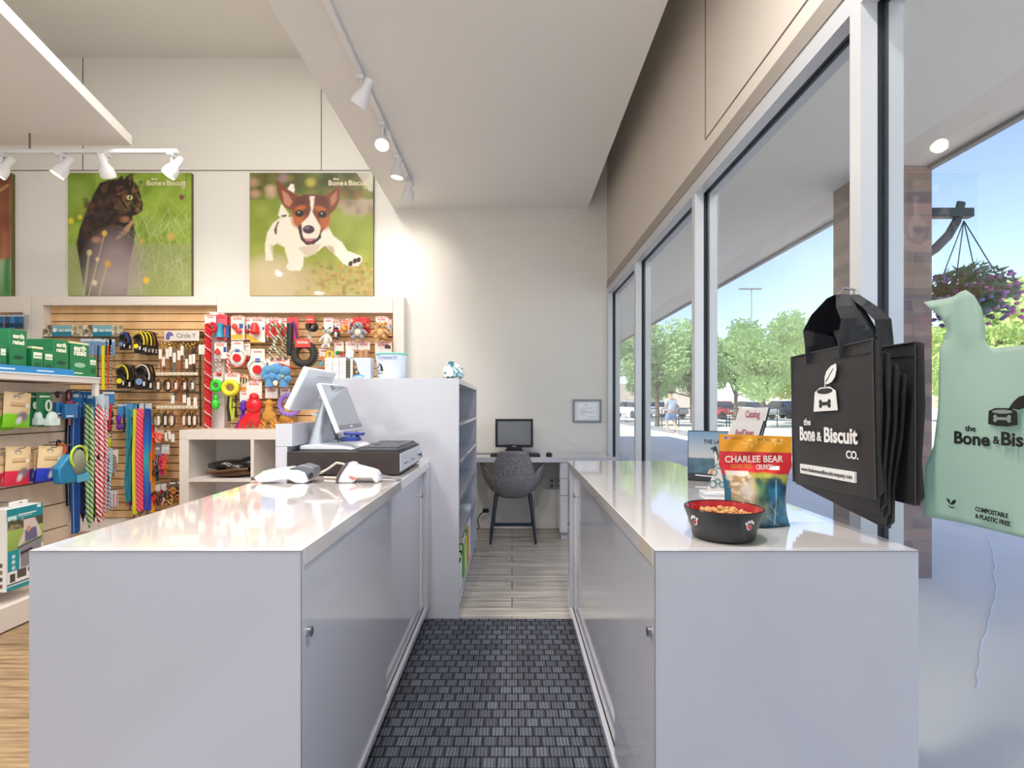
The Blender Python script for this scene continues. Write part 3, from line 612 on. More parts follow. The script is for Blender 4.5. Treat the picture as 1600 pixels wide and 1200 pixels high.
def on(u, k=1.): return A+d*u+n*.0006*k
g = MB(); 
def quad_on(mb, u0, u1, y0, y1, k): 
    a, b = on(u0, k), on(u1, k); mb.add([(a.x, y0-L.y, a.z), (b.x, y0-L.y, b.z), (b.x, y1-L.y, b.z), (a.x, y1-L.y, a.z)], [(0, 1, 2, 3)]); return mb
part('display', quad_on(MB(), .010, .212, 2.397, 2.758, 1), mat('display_grey', '8e949c', .06, coat=1), o); part('lower_bezel', quad_on(MB(), .212, .236, 2.397, 2.758, 1.1), pm('7a7680', .25), o)
part('badge', quad_on(MB(), .22, .227, 2.56, 2.60, 2.), pm('e8e8ec'), o)
m, d2, n2 = slab(2.385, 2.77, (-.949, 1.394), (-1.042, 1.200), .03, 1)
if n2.x > 0: m, d2, n2 = slab(2.385, 2.77, (-.949, 1.394), (-1.042, 1.200), .03, -1)
o = part('customer_screen_case', m, pos_white, t, world=True, bev=.008)
A2 = Vector((-.949, 0, 1.394))-n2*.0305-Vector((L.x, 0, L.z))
def on2(u, k): return A2+d2*u-n2*k
m = MB()
for (u0, u1, y0, y1) in ((.03, .036, 2.52, 2.72), (.042, .046, 2.52, 2.72)):
    a, b = on2(u0, .001), on2(u1, .001); m.add([(a.x, y0-L.y, a.z), (b.x, y0-L.y, b.z), (b.x, y1-L.y, b.z), (a.x, y1-L.y, a.z)], [(0, 1, 2, 3)])
part('vent_slot', m, pm('c2c7d2'), o)
# hinge arm, stand column, foot
part('hinge_plate', MB().prism([(-.93, 1.235), (-.905, 1.30), (-.885, 1.30), (-.905, 1.235)], 2.5, 2.62), pm('aeb4c2', .3), t, world=True, bev=.006)
part('hinge_arm', MB().tube([(-.92, 2.57, 1.262), (-.885, 2.57, 1.262), (-.862, 2.57, 1.255)], .022, 10), pos_white, t, world=True)
part('column', MB().prism([(-.968, 1.012), (-.895, 1.262), (-.868, 1.262), (-.885, 1.16), (-.90, 1.012)], 2.47, 2.66), mat('brushed_silver', 'c6cbd3', .25, metal=.5), t, world=True, bev=.015)
part('base_foot', MB().prism([(-.974, 1.0085), (-.73, 1.0085), (-.76, 1.022), (-.88, 1.034), (-.97, 1.03)], 2.40, 2.74), pos_white, t, world=True, bev=.006)
m = MB()
for k in range(3): m.tube([(-.85, 2.5+k*.02, 1.19-.02*k), (-.85+.01*k, 2.47, 1.12), (-.82, 2.44+.02*k, 1.06-.01*k), (-.77, 2.45, 1.05), (-.74+.01*k, 2.5, 1.09-.02*k), (-.76, 2.56, 1.04)], .003, 6)
part('cables', m, pm('3a4352', .5), t, world=True); part('cable_plug', MB().box(-.80, -.72, 2.45, 2.5, 1.045, 1.065).box(-.79, -.70, 2.46, 2.5, 1.072, 1.085), pm('2b3f9a', .4), t, world=True, bev=.003)
t = thing('keyboard', 'dark grey keyboard with palm edge on top of the cash drawer', 'keyboard', (-.595, 2.545, 1.0085), PI/2, ry=0)
keyboard(t, .43, .185, 17, 5, .013, body=mat('keyboard_case', '3c3d44', .35), keym=mat('key_caps_grey', '55555c', .5))
t = thing('card_reader', 'small white card reader leaning on the raised ledge behind the till', 'card reader', (-1.0, 2.75, 1.13), ry=.35)
part('reader_case', MB().box(-.045, .045, -.05, .05, .017, .035), white_p, t, bev=.006); part('keypad', MB().box(-.03, .03, -.035, .02, .035, .037), pm('a7abb3'), t)
# receipt scanners on the counter
def P_(px, py, Y=2.18): v = at(px, py, Y); return (v.x, v.z)
t = thing('price_labeller', 'white and grey handheld labeller lying on the left counter', 'labeller', (-.95, 2.15, .9))
Yl = 2.13
body = [P_(*k, Yl) for k in ((403, 747.5), (400, 745), (412, 738), (415, 735), (452, 730), (456, 733), (470, 733), (480, 737), (485, 748), (486, 751), (478, 754), (465, 753), (455, 748), (447, 748), (424, 752), (407, 752.5))]
zmin = min(p[1] for p in body); dz = .9005-zmin; body = [(x, z+dz) for x, z in body]
part('body', MB().prism(body, 2.10, 2.19), white_p, t, world=True, bev=.008)
gb = [(x, z+dz) for x, z in [P_(*k, Yl) for k in ((454, 731.5), (463, 728.5), (476, 725), (493, 730), (495, 741), (486, 749), (480, 737), (470, 732.5))]]
part('printer_head', MB().prism(gb, 2.105, 2.185), pm('6a6e76', .35), t, world=True, bev=.006)
wl = [(x, z+dz) for x, z in [P_(*k, Yl) for k in ((486, 739.5), (492, 736.5), (493, 743), (488, 746.5))]]; part('window', MB().prism(wl, 2.097, 2.104), black, t, world=True)
part('end_cap', MB().box(-1.054, -1.005, 2.115, 2.175, .912, .925), pm('5b4f4b'), t, world=True, bev=.004)
t = thing('barcode_scanner', 'white handheld barcode scanner with pink trigger lying before the cash drawer', 'barcode scanner', (-.63, 2.15, .9))
hd = [(x, z) for x, z in [P_(*k, Yl) for k in ((529, 750), (531, 740), (540, 725), (547, 718.5), (554, 719), (556, 723), (580, 729), (588, 732), (592, 738), (592, 750), (586, 749), (583, 742), (562, 742), (552, 750))]]
zmin = min(p[1] for p in hd); dz = .9005-zmin; hd = [(x, z+dz) for x, z in hd]
part('body', MB().prism(hd, 2.11, 2.18), white_p, t, world=True, bev=.009)
rm = [(x, z+dz) for x, z in [P_(*k, Yl) for k in ((527.5, 750), (529, 739), (538, 724), (545, 718), (547, 718.5), (540, 725), (531, 740), (529.5, 750))]]; part('nose_ring', MB().prism(rm, 2.1, 2.19), pm('6b6266', .4), t, world=True, bev=.003)
tg = [(x, z+dz) for x, z in [P_(*k, Yl) for k in ((547, 740), (550, 738), (559, 741), (560, 744.5), (554, 744))]]; part('trigger', MB().prism(tg, 2.104, 2.15), pm('e07a70', .4), t, world=True, bev=.003)
m = MB().tube([(-.80, 2.17, .93), (-.775, 2.2, .945), (-.735, 2.2, .973), (-.705, 2.2, .968), (-.695, 2.2, .94), (-.71, 2.2, .912), (-.75, 2.22, .906), (-.80, 2.24, .906)], .005, 8)
tag(part('labeller_cord', m, pm('cfc6b8', .5)), 'pale looped cord behind the white labeller on the counter', 'cord')
m = MB().tube([(-.545, 2.15, .93), (-.50, 2.18, .915), (-.475, 2.17, .904), (-.466, 2.2, .904), (-.475, 2.23, .904), (-.52, 2.25, .904), (-.60, 2.27, .904)], .0035, 8)
tag(part('scanner_cord', m, pm('8d8d96', .4)), 'thin grey cord leaving the barcode scanner towards the counter edge', 'cord')
# ---------------------------------------------------------------- things on the tall cabinet
ZT = 1.3645
def bx(name, label, cat, px0, px1, py0, Y, dep, colr, group=None, py1=591):
    a, b = at(px0, py0, Y), at(px1, py0, Y); t = thing(name, label, cat, ((a.x+b.x)/2, Y, ZT), 0, group); w2 = (b.x-a.x)/2; h2 = a.z-ZT
    part('cover', MB().box(-w2, w2, 0, dep, 0, h2), pm(colr, .4), t, bev=.0015); return t, w2, h2
for i, (a, b, l) in enumerate(((507.5, 518.6, 'white binder standing first from the left on the tall cabinet'), (519.2, 529.6, 'white binder with row of dots, second on the tall cabinet'), (530.2, 540.4, 'white binder with row of dots, third on the tall cabinet'))):
    t, w2, h2 = bx('binder', l, 'binder', a, b, 559, 3.0, .2, 'dddcdc', 'white binders on the tall cabinet')
    m = MB(); m.box(-w2*.8, w2*.8, -.0008, 0, h2*.72, h2*.725); m.box(-w2*.8, w2*.8, -.0008, 0, h2*.66, h2*.665)
    if i:
        for k in (-.5, 0, .5): m.box(k*w2-.0016, k*w2+.0016, -.0008, 0, h2*.33, h2*.36).box(k*w2-.0008, k*w2+.0008, -.0008, 0, h2*.22, h2*.28)
    part('spine_print', m, pm('85858b'), t)
t, w2, h2 = bx('notebook', 'upright dark patterned notebook beside the white binders', 'notebook', 541.2, 546.6, 560, 3.0, .2, '6b6660'); m = MB()
for k in range(6): m.box(-w2*.8, w2*.8, -.001, 0, h2*(.1+.14*k), h2*(.16+.14*k))
part('spine_print', m, pm('2f2d2b'), t)
t, w2, h2 = bx('folder', 'thin cream folder between the dark notebook and the cat food box', 'folder', 547.2, 551.2, 560, 3.0, .2, 'd9d2c6')
t = thing('price_card', 'small white card with blue print leaning above the dark notebook', 'card', at(545, 559, 3.06), 0, ry=.08); t.location.z = at(0, 560, 3.0).z
part('card_sheet', MB().box(-.02, .022, 0, .002, 0, .056), pm('eef1f6'), t); part('blue_print', MB().box(-.018, -.004, -.0006, 0, .004, .014).box(.008, .02, -.0006, 0, .002, .014), pm('5a7fc8'), t)
t, w2, h2 = bx('product_box', 'pale blue box with a brown cat picture on the tall cabinet', 'box', 552, 579, 559, 3.0, .08, 'ccd6e8')
P = Pic(54, 64, 'ccd6e8', (0, 0, 27, 32)); P.poly([(0, 3), (3, 5), (5, 9), (6, 16), (8, 21), (11, 25), (8, 28), (0, 30)], '4a3a30'); P.ell(3, 14, 2, 3, 'b9884a'); P.ell(2, 8, 2.5, 2, '8a6a50'); P.ell(5, 22, 2, 2, 'c8a070'); P.grad(0, 32, 'd9d6d8', 'c0d0ea', 12, 27, .6); P.ell(9, 29, 9, 3, '6aa8dd'); P.ell(9, 29.6, 6, .8, 'e8f2fa')
P.panel('printed_front', 2*w2-.002, h2-.002, t, (0, -.0012, h2-.001))
a, b = at(580.5, 549, 3.0), at(631, 549, 3.0); rr_ = (b.x-a.x)/2; hh = a.z-ZT
t = thing('donation_tub', 'white plastic tub with a teal rim and a round black logo on the tall cabinet', 'tub', ((a.x+b.x)/2, 3.0+rr_+.005, ZT))
part('tub_body', MB().lathe([(rr_*.9, 0), (rr_*.9, .003), (rr_*.985, hh-.016), (rr_*.94, hh-.016), (rr_*.86, .006)], n=48), mat('frosted_tub', 'd8e2ee', .3), t)
part('rim', MB().torus((0, 0, hh-.01), rr_*.97, .006, 'z', 48, 8), pm('7fd0bf', .35), t)
def wrap(r0, r1, h):
    def f(u, v, p):
        th = -1.35+1.5*u; k = r0+(r1-r0)*(1-v); return (k*math.sin(th), -k*math.cos(th), h*(1-v)); return f
    return f
P = Pic(90, 70, 'd8e2ee', (0, 0, 54, 42)); P.rect(0, 8, 12, 42, 'e6cdb0'); P.ell(9, 28, 3, 4, '7fa860', 0, .5, .8); P.ell(13, 30, 4, 3, '8fae6a', 0, .5, .6); P.ell(25, 28, 11, 13, '2c2f33'); P.rect(10, 29, 40, 42, 'd8e2ee'); 
P.ell(20, 27, 2.5, 5, 'f2f4f6'); P.ell(25, 22, 2, 4, 'f2f4f6'); P.ell(27, 27, 2, 3, 'f2f4f6'); P.ell(20, 18, 2.5, 2, 'd8e2ee'); P.speckle(20, 25, 31, 29, ['2c2f33'], 5, .8, 1.6, .9, .2)
for k in range(6): P.rect(15+k*3.2, 31, 17+k*3.2, 33.5, '3a3d42')
P.rect(15, 36, 34, 36.5, 'a9a9a9'); P.rect(15, 38, 34, 38.5, 'a9a9a9')
P.panel('printed_label', 1, 1, t, warp=wrap(rr_*.905, rr_*.985, hh-.018))
text('Donations for', .03, t, (.0, -rr_-.002, hh-.042), pm('5566b8'), width=.11)
t = thing('ceramic_dome', 'white dome ornament with teal and black blotches at the right end of the tall cabinet', 'ornament', (at(708, 590, 3.06).x, 3.06, ZT))
cm = mat('blotched_ceramic', 'ecebe2', .15, coat=.6); N, L_, b = nodes(cm); vo = N.new('ShaderNodeTexNoise'); vo.inputs['Scale'].default_value = 22; tc = [n for n in N if n.bl_idname == 'ShaderNodeTexCoord'][0]; L_.new(tc.outputs['Object'], vo.inputs['Vector'])
r = N.new('ShaderNodeValToRGB'); r.color_ramp.interpolation = 'CONSTANT'; es = r.color_ramp.elements; es[0].color = (*H('2f3a3c'), 1); es[0].position = 0; es[1].position = .34; es[1].color = (*H('ecebe2'), 1); k = es.new(.56); k.color = (*H('3f8796'), 1); k = es.new(.62); k.color = (*H('a9cfcc'), 1); k = es.new(.66); k.color = (*H('e4e6dc'), 1)
L_.new(vo.outputs['Fac'], r.inputs[0]); L_.new(r.outputs[0], b.inputs['Base Color'])
part('dome', MB().lathe([(.045, 0), (.062, .012), (.066, .035), (.058, .065), (.038, .088), (.012, .098), (.001, .099)], n=32), cm, t)
part('flower', MB().ell((-.008, -.03, .092), .018, .014, .01, 7, 5, .3).ell((-.002, -.045, .075), .016, .01, .014, 7, 5, .3), pm('3c7f92', .3), t)
part('foot', MB().box(-.03, -.018, -.058, -.045, .0, .012).box(-.004, .008, -.064, -.05, 0, .012), black, t)
# ---------------------------------------------------------------- right counter
t = thing('pet_bowl', 'black pet bowl with red inside and paw prints, front right on the counter', 'bowl', (.508, 1.262, .9005))
prof_o = [(.001, 0), (.066, 0), (.071, .004), (.075, .026), (.078, .03), (.081, .044), (.0895, .066), (.0905, .071)]
part('bowl_body', MB().lathe(prof_o+[(.088, .0715), (.0855, .069), (.001, .069)][:2]+[(.086, .066)], n=56, caps=(True, False)), mat('matt_black_glaze', '2b2e31', .35), t)
part('red_lining', MB().lathe([(.0875, .0722), (.0855, .0700), (.078, .05), (.07, .03), (.001, .028)], n=56, caps=(False, True)), mat('red_glaze', 'a8141c', .12, coat=.6), t)
part('rim', MB().torus((0, 0, .0715), .0885, .0022, 'z', 56, 8), mat('rim_dark', '3c2020', .2), t)
for px in (1085.5, 1171.5):
    X = (px-800)/F; ang = math.atan2(-(1.262), 0)
    # point on the bowl wall seen at this pixel column
    best = min((abs((.508+.083*math.cos(a))/(1.262+.083*math.sin(a))-X), a) for a in [-PI+PI*k/400 for k in range(400)] if -PI < a < 0 and (math.cos(a)*(.508+.083*math.cos(a))+math.sin(a)*(1.262+.083*math.sin(a))) < 0)
    a = best[1]; m = MB(); r2 = MB()
    def pp(du, dz, mb, rx, rz, off):
        th = a+du/.083; rr3 = .0815+(.048+dz-.044)*.38+off; start = len(mb.v)
        mb.ell((0, 0, 0), rx, .0012, rz, 14, 7); mb.xf(Matrix.Translation((rr3*math.cos(th), rr3*math.sin(th), .046+dz)) @ Matrix.Rotation(th+PI/2, 4, 'Z'), start)
    pp(0, -.005, m, .0072, .0072, 0); pp(0, -.005, r2, .005, .005, .0014)
    for k, (du, dz) in enumerate(((-.0095, .0035), (-.004, .0075), (.0028, .008), (.009, .0045))): pp(du, dz, m, .0033, .0038, 0)
    o = part('paw_print', m, pm('efe6e2', .4), t); part('paw_pad', r2, pm('d8303a', .4), o)
R = random.Random(4)
kb = mat('kibble', 'c9965c', .8, bump=(90, .5), var=.15)
kl = [thing('x', '', '')]; bpy.data.objects.remove(kl[0]); kibs = []
base_me = None
for i in range(62):
    a = R.uniform(0, 2*PI); r_ = .062*R.random()**.5; z = .035+.022*(1-(r_/.08)**2)+.006*R.random()+(.006 if i % 3 == 0 else 0)
    if base_me is None:
        o = part('kibble_piece', MB().ell((0, 0, 0), .0095, .0075, .006, 12, 8, .06), kb); base_me = o.data
    else: o = bpy.data.objects.new('kibble_piece', base_me); COL.objects.link(o)
    o.location = (.508+r_*math.cos(a), 1.262+r_*math.sin(a), .9005+z); o.rotation_euler = (R.uniform(-.6, .6), R.uniform(-.6, .6), R.uniform(0, 6)); o.scale = (1,)*3
    tag(o, 'tan dog biscuit in the pile filling the black pet bowl', 'kibble', 'biscuits in the pet bowl')
# treat pouch
Yp = 1.37; a, b = at(1121, 678, Yp), at(1237, 684, Yp); wid = b.x-a.x; hgt = a.z-.9005
t = thing('treat_pouch', 'orange and red standing treat pouch behind the pet bowl', 'treat bag', ((a.x+b.x)/2+.002, Yp, .9005), .05)
P = Pic(150, 190, '2c6f8e', (0, 0, 515, 700)); P.rect(0, 0, 515, 130, 'f2a318'); P.rect(0, 128, 515, 290, 'd8232e'); P.poly([(0, 285), (200, 275), (515, 300), (515, 330), (0, 300)], 'd8232e', 3)
P.grad(300, 700, 'b9b658', '2c5f78', 180, 515, .95); P.poly([(60, 290), (300, 280), (515, 310), (460, 420), (330, 400), (200, 420), (60, 400)], 'b9b24a', 6, .9)
P.speckle(240, 330, 430, 500, ['2f5d52', '4c7a58', '33504a', '5b8a66'], 130, 12, 34, .5, .8, 5); P.speckle(330, 340, 500, 690, ['1f6f94', '2a86a8', '123f66', '16324a'], 70, 18, 50, .5, .8, 6)
P.line(395, 340, 380, 680, 9, 'bfe3ee', .6); P.line(330, 520, 400, 600, 7, '9fd3e4', .5); P.line(300, 600, 420, 690, 6, '8cc8dc', .5); P.rect(22, 272, 185, 312, 'e6dccb')
P.rect(38, 312, 195, 700, 'c0a27c'); P.speckle(38, 320, 195, 690, ['d9bf95', 'b38c5c', 'e6d4b4', 'a07846', 'cdb088'], 110, 12, 28, .8, .5, 8); P.ell(150, 420, 50, 60, 'f0e6da', soft=.8, op=.6)
P.rect(350, 232, 425, 262, 'f0eee8'); P.rect(35, 18, 75, 34, '5b6aa8'); P.rect(55, 20, 80, 38, 'e09a94'); P.rect(85, 22, 165, 28, 'b87a1c'); P.rect(85, 34, 150, 39, 'b87a1c')
for k in range(14): P.rect(255+k*15, 24+k*1.0, 265+k*15, 33+k*1.0, '9c6a18' if k % 4 else 'f0d9a0')
P.line(0, 52, 515, 64, 2.5, 'e9ab3a'); P.speckle(150, 20, 480, 100, ['f9d27a'], 18, 4, 14, .7, .6, 9)
def pouch_side(s_):
    def f(u, v, p):
        zz = 1-v; wv = 1-.16*max(0, 1-abs(zz-.33)/.33)**.8+.0*zz if zz < .66 else 1; wv = 1 if zz > .66 else 1-.15*math.sin(PI*min(1, zz/.66))**.7-.03*(1-zz/.66)
        bul = .034*math.sin(PI*u)**.7*math.sin(PI*min(1, zz/.78+.12))**.8 if zz < .69 else 0; bul = max(bul, .0015)
        wr = .003*math.sin(u*17+v*9)*math.sin(v*13)*(math.sin(PI*u))
        return ((u-.5)*wid*wv, s_*(bul+wr*(s_ < 0)), (1-v)*hgt*(1-.03*u))
    return f
pf = P.panel('pouch_front', 1, 1, t, warp=pouch_side(-1), material=None)
pm2 = mat('foil_back', 'c9a24a', .25, metal=.2)
P2 = Pic(40, 50, 'd8b060'); P2.rect(0, .4, 1, 1, '2c5f78'); P2.panel('pouch_back', 1, 1, t, warp=pouch_side(1))
for m_ in (print_mat(),): m_.node_tree.nodes['Principled BSDF'].inputs['Coat Weight'].default_value = .25
wh = pm('f6efe6', .4)
def ptxt(s, size, px, py, width, mm=wh, bold=.02):
    u, v = (px-0)/515, py/700; text(s, size, t, ((u-.5)*wid, -.006 if v < .3 else -.026, (1-v)*hgt*(1-.03*u)), mm, width=width, bold=bold)
ptxt('CHARLEE BEAR', .024, 240, 205, .155); ptxt('GRAIN FREE', .016, 122, 248, .055, pm('e88a2e', .4)); ptxt('CRUNCH', .018, 283, 252, .042)
# photo book, leaning
a, b, c = at(1074, 751, 2.2), at(1073.5, 672, 2.2), at(1139, 673, 2.1)
t = thing('photo_book', 'dark framed picture book with a dog on a rock standing on the counter', 'book', (a.x, 2.195, .9005), -.5)
bw, bh = .22, .208
part('cover', MB().box(0, bw, 0, .02, 0, bh), pm('23262b'), t, bev=.001)
P = Pic(110, 100, '7fa3ba', (0, 0, 220, 208)); P.grad(0, 120, '5f87a6', 'b9b8b4'); P.grad(112, 185, '4a6878', '2c4456'); P.speckle(0, 115, 220, 180, ['3a5868', '56788a', '24404f'], 60, 6, 20, .35, .8)
P.rect(0, 178, 220, 208, '1c1f24'); P.poly([(75, 178), (85, 160), (110, 152), (150, 158), (175, 178)], 'd8a878', 1); P.line(30, 186, 140, 190, 4, 'f0f0f0')
P.poly([(96, 70), (104, 60), (112, 62), (118, 74), (120, 92), (140, 104), (146, 130), (140, 158), (132, 158), (130, 128), (122, 128), (120, 160), (112, 160), (110, 110), (104, 100)], '26282c'); P.poly([(103, 84), (110, 84), (117, 105), (117, 156), (110, 156), (106, 110)], 'd9d4cc'); P.ell(98, 70, 8, 5, '3a3c40'); P.ell(93, 72, 3, 2, '111111'); P.ell(108, 68, 5, 9, '1b1d20')
P.panel('cover_picture', bw-.006, bh-.006, t, (bw/2, -.0012, bh-.003)); text('THE LAKE', .024, t, (.105, -.0015, bh-.052), pm('1b2c40'), bold=.02, width=.085)
# catalogs in a stand
Yc = 1.83; sl = .36
t = thing('catalog_holder', 'white catalog stand leaning beside the orange treat pouch', 'catalog stand', (.70, 1.84, .9005), -.06)
part('tray', MB().box(-.03, .085, -.02, .05, 0, .012), white_p, t, bev=.002)
def sheet(name, label, px4, Y, hexc, txts):
    q4 = [at(*p, Y) for p in px4]; o = q4[3]; tt = thing(name, label, 'catalog', (o.x, Y, o.z), 0, 'catalogs beside the treat pouch')
    m = MB(); pts = [((p.x-o.x), (p.z-o.z)) for p in q4]; part('cover', MB().prism(pts, 0, .006), pm(hexc, .35), tt); m = MB().prism([(pts[1][0], pts[1][1]), (pts[2][0], pts[2][1]), (pts[2][0]+.006, pts[2][1]), (pts[1][0]+.006, pts[1][1]-.002)], .0, .008)
    part('black_spine', m, black, tt)
    for s_, size, px, py, w_, mm in txts:
        p = at(px, py, Y); text(s_, size, tt, (p.x-o.x, -.001, p.z-o.z), mm, width=w_, shear=.25, bold=.005)
    return tt
red = pm('b0424e')
sheet('catalog', 'cream catalog with red title, taller one behind in the stand', [(1156, 638), (1201, 636.5), (1168, 768), (1117, 772)], 1.86, 'e3dad2', [('Catalog', .035, 1176, 652, .052, red)])
t2 = sheet('catalog', 'cream catalog with red title in front, touching the orange pouch', [(1146, 657), (1193, 657), (1156, 777), (1105, 768)], 1.84, 'e6dcd4', [('RedDingo', .033, 1163, 681, .065, red)])
o2 = at(1105, 768, 1.84); m = MB()
for (px, py, r_) in ((1114, 756, .012), (1121, 752, .009), (1128, 757, .009), (1116, 738, .010), (1122, 728, .008)):
    p = at(px, py, 1.84); m.torus((p.x-o2.x, -.001, p.z-o2.z), r_, .0018, 'y', 20, 5)
part('tag_pictures', m, pm('4b8a8f'), t2)
# ---------------------------------------------------------------- black shopping bags on the mullion
bag_mat = mat('black_nonwoven', '2b2a2c', .42, bump=(400, .2), var=.06); strap_mat = mat('black_glossy_strap', '191a1e', .22, coat=.4); bag_white = pm('e9e8e6', .5)
HK = Vector((.905, 1.425, 1.505))
t = part('bag_hook', MB().tube([(.935, 1.425, 1.53), (.90, 1.425, 1.535), (.885, 1.425, 1.52), (.885, 1.425, 1.50), (.905, 1.425, 1.492)], .004, 8), chrome); tag(t, 'small metal hook on the window mullion carrying the black bags', 'hook')
def logo_bowl(parent, cx, cz, s, mm, hole, lean=0):
    """dish with a bone and a leaf, facing -Y"""
    A = lambda pts: [(cx+x*s, cz+z*s) for x, z in pts]
    part('logo_dish', MB().prism(A([(-.46, 0), (.46, .02), (.40, .46), (.18, .56), (-.18, .56), (-.40, .46)]), -.0012-lean, -lean), mm, parent, smooth=False)
    part('logo_opening', MB().prism(A([(.30*math.cos(a), .47+.065*math.sin(a)) for a in [2*PI*k/20 for k in range(20)]]), -.002-lean, -.0012-lean), hole, parent, smooth=False)
    bone = MB(); bone.prism(A([(-.15, .14), (.15, .14), (.15, .22), (-.15, .22)]), -.002-lean, -.0012-lean)
    for x in (-.17, .17):
        for z in (.135, .225): bone.prism(A([(x+.055*math.cos(a), z+.055*math.sin(a)) for a in [2*PI*k/12 for k in range(12)]]), -.00205-lean, -.0012-lean)
    part('logo_bone', bone, hole, parent, smooth=False)
    lf_ = [(0, .50), (.02, .66), (.02, .78), (.10, .92), (.26, 1.02), (.44, 1.06), (.46, .92), (.40, .76), (.28, .66), (.12, .62), (.05, .64)]
    part('logo_leaf', MB().prism(A(lf_), -.0026-lean, -.001-lean), mm, parent, smooth=False)
    part('logo_vein', MB().prism(A([(.06, .68), (.09, .67), (.36, .95), (.35, .97)]), -.003-lean, -.0025-lean), hole, parent, smooth=False)
def bag(loc, label, w=.355, h=.37, rx=0, ry=0, rz=-PI/2, decor=True, handles=True, flip=1, hk=HK):
    t = thing('shopping_bag', label, 'shopping bag', loc, rz, 'black reusable shopping bags on the window mullion', rx=rx, ry=ry)
    nx, nz = 24, 20; vs = []; m = MB(); R = random.Random(int(loc[0]*1e4))
    for side in (0, 1):
        for j in range(nz+1):
            for i in range(nx+1):
                u, v = i/nx, j/nz; y = (.011 if side else 0)+(.0012*math.sin(u*9+v*5+loc[0]*70)) + (.003*math.sin(PI*u)*(1-v) if not side else 0)*-1
                vs.append(((u-.5)*w, y, v*h))
    n1 = (nx+1)*(nz+1); fs = []
    for j in range(nz):
        for i in range(nx):
            a = j*(nx+1)+i; fs.append((a, a+1, a+nx+2, a+nx+1)); fs.append((a+n1, a+nx+1+n1, a+nx+2+n1, a+1+n1))
    for j in range(nz):
        for i in (0, nx): a = j*(nx+1)+i; fs.append((a, a+nx+1, a+nx+1+n1, a+n1))
    for i in range(nx): fs.append((i, i+1, i+1+n1, i+n1))
    m.add(vs, fs); part('bag_body', m, bag_mat, t)
    m = MB()
    for x in (-w/2, w/2): m.tube([(x, -.001, 0), (x, -.0012, h)], .0016, 6)
    m.tube([(-w/2, -.001, h), (w/2, -.001, h)], .002, 6); m.tube([(-w/2, -.001, h-.028), (w/2, -.001, h-.028)], .0009, 5); m.tube([(-w/2, 0, 0), (w/2, 0, 0)], .0016, 6)
    part('stitched_edge', m, pm('3a3a3e', .5), t)
    g = MB().prism([(w/2-.004, .0), (w/2+.014, .02), (w/2+.006, .1), (w/2+.016, h*.6), (w/2+.012, h-.004), (w/2-.002, h-.002)], .002, .009); part('side_gusset', g, bag_mat, t)
    if decor:
        logo_bowl(t, .0, .205, .115, bag_white, bag_mat, .007)
        text('Bone', .054, t, (-.085, -.0085, .125), bag_white, bold=.03, width=.075); text('&', .035, t, (-.028, -.0085, .126), bag_white, bold=.02); text('Biscuit', .054, t, (.062, -.0085, .125), bag_white, bold=.03, width=.135)
        text('the', .026, t, (-.085, -.0085, .168), bag_white, bold=.02); text('CO.', .027, t, (.108, -.0085, .088), bag_white, bold=.025)
        o = part('address_strip', MB().box(-.125, .115, -.0085, -.003, .030, .056), bag_white, t, smooth=False); text('www.theboneandbiscuitcompany.com', .016, o, (-.005, -.009, .038), bag_mat, width=.225)
    if handles:
        inv = (Matrix.Translation(Vector(loc)) @ Matrix.Rotation(rz, 4, 'Z') @ Matrix.Rotation(ry, 4, 'Y') @ Matrix.Rotation(rx, 4, 'X')).inverted(); top = inv @ hk
        for y_, o_ in ((-.001, .0), (.011, .012)):
            m = MB(); x1 = .075; pts = []
            for (x, z, k) in ((-x1, h-.03, 0), (-x1, h+.02, 0), (-x1-.012, h+.075, .1), (-x1*.75, h+.12, .3), (-.02, h+.165, .8), (0, h+.172, 1), (.02, h+.165, .8), (x1*.75, h+.12, .3), (x1+.012, h+.075, .1), (x1, h+.02, 0), (x1, h-.03, 0)):
                kk = min(1, max(0, (z-h)/.172))**1.3; pts.append((x+(top.x)*kk, y_+(top.y-y_)*k*.8, h+(z-h)*(top.z+.012-h)/.172 if z > h else z))
            part('handle', MB().ribbon(pts, .026, .0022, (.25, .97, 0)), strap_mat, t, smooth=False)
    return t
Z0 = .995
bag((.838, 1.385, Z0), 'front black shopping bag with the white dish logo facing the aisle', ry=-.03)
bag((.856, 1.40, Z0-.02), 'black shopping bag directly behind the front one, its lower edge showing', decor=False, ry=.03)
bag((.873, 1.413, Z0-.035), 'black shopping bag third in the bundle, seen as a folded edge', decor=False, ry=.08)
bag((.890, 1.425, Z0-.05), 'black shopping bag fourth in the bundle, hanging lowest', decor=False, ry=.12)
bag((.914, 1.365, Z0-.005), 'rearmost black shopping bag, nearest the glass, end of its lettering showing', ry=.0, decor=True)
# ---------------------------------------------------------------- green compostable bag on the glass
XG = .955
def gx(px, py): p = atx(px, py, XG); return p.y, p.z
outl = [gx(*k) for k in ((1454, 472), (1476, 466), (1500, 458), (1515, 453), (1524, 462), (1530, 480), (1533, 505), (1534, 530), (1540, 541), (1550, 544), (1575, 541), (1599, 539))]
low = [gx(*k) for k in ((1599, 840), (1560, 830), (1500, 817), (1440, 806), (1443, 797), (1445, 731), (1459, 696), (1466, 640), (1468, 577), (1470, 545), (1476, 514), (1470, 495))]
right = [(.94, 1.355), (.86, 1.35), (.80, 1.37), (.77, 1.44), (.70, 1.43), (.72, 1.38), (.735, 1.3), (.735, .975)]
poly = outl+right+low; t = thing('compostable_bag', 'pale green thin plastic bag taped up in the window right of the black bags', 'plastic bag', (XG, .95, .97))
L = world_loc(t); pts2 = [(-(y-L.y), z-L.z) for y, z in poly]
